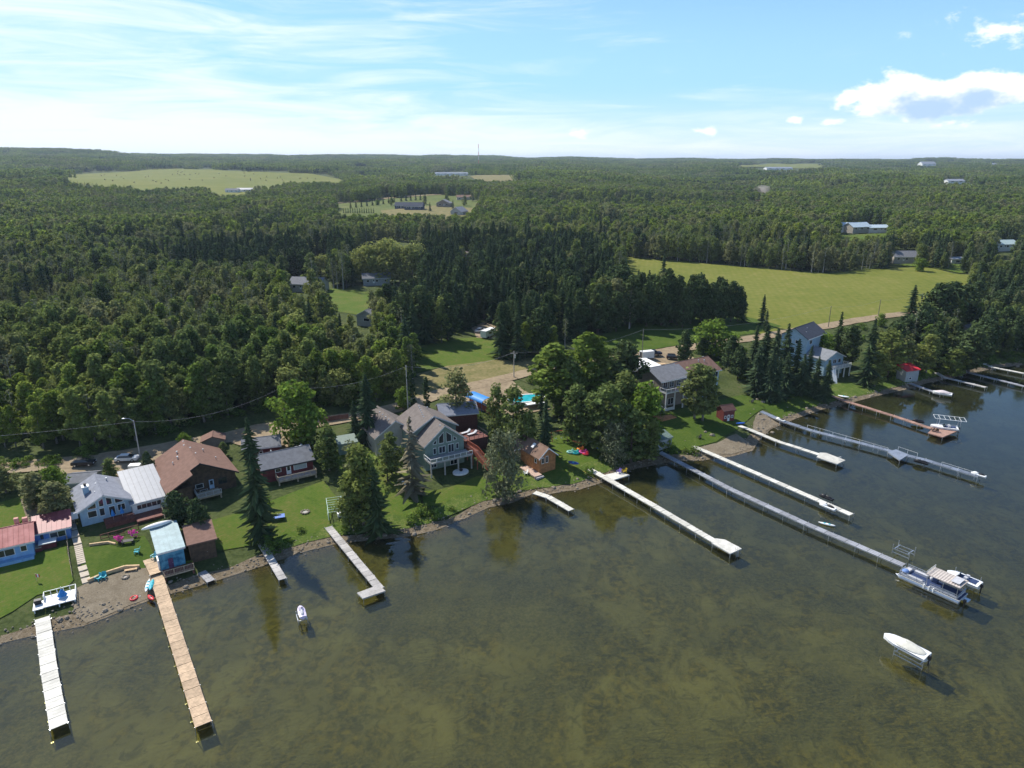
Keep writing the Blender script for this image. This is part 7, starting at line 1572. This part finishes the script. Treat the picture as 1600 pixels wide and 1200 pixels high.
# undergrowth along the edge of the woods and the rank growth on the banks
def bushes(pts, label, group, n=None):
    pass
bm = [c for c, t in KIND['bush'][1]]
X, Y = jgrid(-170, 330, 60, 330, 2.3, 55); Z = H(X, Y); px, py = vproj(X, Y, Z); d = sdist(X, Y)
e = np.interp(px, [p[0] for p in EDGE if p[0] <= 1366], [p[1] for p in EDGE if p[0] <= 1366])
r_ = np.random.default_rng(56); q = r_.random(len(X))
open_l = np.zeros(len(X), bool)
for P, _m in LAWNS: open_l |= inpoly(px, py, P)
free = np.ones(len(X), bool)
for o_ in [o_ for o_ in bpy.data.objects if o_.get('category') in ('house', 'cabin', 'garage', 'shed', 'boathouse', 'building', 'pool', 'shelter', 'deck', 'car', 'trailer', 'pickup truck')]:
    c_ = o_.location; rr = 13 if o_.get('category') in ('house', 'building') else 7; w_ = Matrix.Rotation(o_.rotation_euler.z, 4, 'Z') @ Vector((rr*.45, rr*.45, 0)); free &= np.hypot(X-c_.x-w_.x, Y-c_.y-w_.y) > rr
for P_ in ([(60, 738), (235, 712), (258, 722), (240, 765), (205, 765), (110, 742)], [(355, 690), (430, 668), (448, 700), (442, 716), (400, 705)], [(960, 585), (985, 550), (1090, 540), (1085, 575), (1000, 600)], [(690, 620), (740, 600), (800, 590), (860, 640), (800, 655), (735, 650)]): free &= ~inpoly(px, py, P_)
rd_ = np.interp(px, [-60, 0, 90, 150, 230, 300, 370, 430, 510, 575, 640, 700, 750, 800, 850, 920, 985, 1060, 1140, 1190, 1240, 1290, 1340, 1400, 1700], [742, 736, 728, 721, 706, 693, 683, 674, 659, 648, 632, 612, 601, 589, 577, 566, 558, 546, 534, 527, 518, 510, 501, 492, 455])
free &= py > rd_+11
k = ((py < e+1) & (py > e-13) & (px < 640) & (q < .8)) | ((d > 2.2) & (d < 7) & ~open_l & (q < .42) & (px > 250) & (px < 1640)) | ((d > 2.4) & (d < 6) & (q < .16) & (px > 300) & (px < 1080)) | ((d > 7) & (py > e+8) & ~open_l & free & (q < .10)) | ((px > 1380) & (d > 3) & (d < 14) & (q < .3))
k &= (px > -80) & (px < 1680) & ~((px > 1085) & (px < 1225) & (py > 640)) & ~((px < 255) & (py > 760))
for P in ([(240, 700), (330, 690), (480, 660), (540, 640), (560, 660), (440, 700), (250, 720)],): k &= ~inpoly(px, py, P)
n = int(k.sum()); s = r_.uniform(.35, .95, n)
instancer('undergrowth', X[k], Y[k], Z[k]-.1, np.stack([s*1.3, s*1.3, s], 1), r_.uniform(0, 6.28, n), bm, r_.integers(0, 3, n), 'low green bushes and rank growth along the banks and the edge of the wood', 'shrubs')
# shore stones
sm = []
for s in range(4):
    r = random.Random(s); sm.append(MB().ell((0, 0, 0), (1, .8, .6), 7, 5, fn=lambda p: [c*(1+.25*mnoise.noise(Vector(p)*1.7+Vector((s*3., 0, 0)))) for c in p]).mesh('stone', mat('field_stone', (.30, .26, .21), .9, .35, 2.5)))
k = [i for i in range(len(SH)) if -130 < SX[i] < 230]; pts = [Vector(SH[i]) for i in k]; XY = []; r = random.Random(4)
for a, b in zip(pts, pts[1:]):
    t = (b-a).normalized(); nn = Vector((-t.y, t.x))
    for _ in range(int((b-a).length*4)): p = a.lerp(b, r.random())+nn*r.gauss(.7, 1.1); XY.append((p.x, p.y))
for cx, cy, n_ in ((1195, 655, 60), (1188, 665, 30), (128, 958, 40), (1085, 700, 15)):
    x0, y0 = gp(cx, cy)
    for _ in range(n_): XY.append((x0+r.gauss(0, 2.0), y0+r.gauss(0, 2.0)))
XY = np.array(XY); r_ = np.random.default_rng(3); n = len(XY); s = r_.uniform(.08, .27, n)*np.where(r_.random(n) > .93, 2.4, 1)
instancer('shore_stones', XY[:, 0], XY[:, 1], H(XY[:, 0], XY[:, 1])+.17, np.stack([s, s, s], 1), r_.uniform(0, 6.28, n), sm, r_.integers(0, 4, n), 'loose pale stones strewn along the waterline', 'stones')
# ------------------------------------------------------------------ the air
def air():
    m = bpy.data.materials.new('air'); m.use_nodes = True; t = m.node_tree; t.nodes.clear()
    v = N(t, 'ShaderNodeVolumePrincipled'); v.inputs['Density'].default_value = HAZE; v.inputs['Color'].default_value = (.66, .80, 1.0, 1); v.inputs['Anisotropy'].default_value = .2
    o = N(t, 'ShaderNodeOutputMaterial'); t.links.new(v.outputs[0], o.inputs['Volume'])
    b = MB().box(-11500, 11500, -1200, 14500, -6, 160); h = b.build('haze', m); tag(h, kind='stuff')
HAZE = 0.5/6000*.8
air()
# dust hanging over the gravel road in the far right woods
def dust():
    m = bpy.data.materials.new('dust'); m.use_nodes = True; t = m.node_tree; t.nodes.clear(); v = N(t, 'ShaderNodeVolumePrincipled'); v.inputs['Density'].default_value = .03; v.inputs['Color'].default_value = (.85, .76, .66, 1)
    o = N(t, 'ShaderNodeOutputMaterial'); t.links.new(v.outputs[0], o.inputs['Volume']); x, y = gp(1189, 309)
    d = MB().ell((0, 0, 9), (17, 26, 11), 14, 9, fn=lambda p: [c*(1+.35*mnoise.noise(Vector(p)*1.6)) for c in p]).build('dust_cloud', m, None, True); d.location = (x, y, hz(x, y)); tag(d, 'faint tan plume of dust over the gravel road in the woods', 'dust', kind='stuff')
dust()
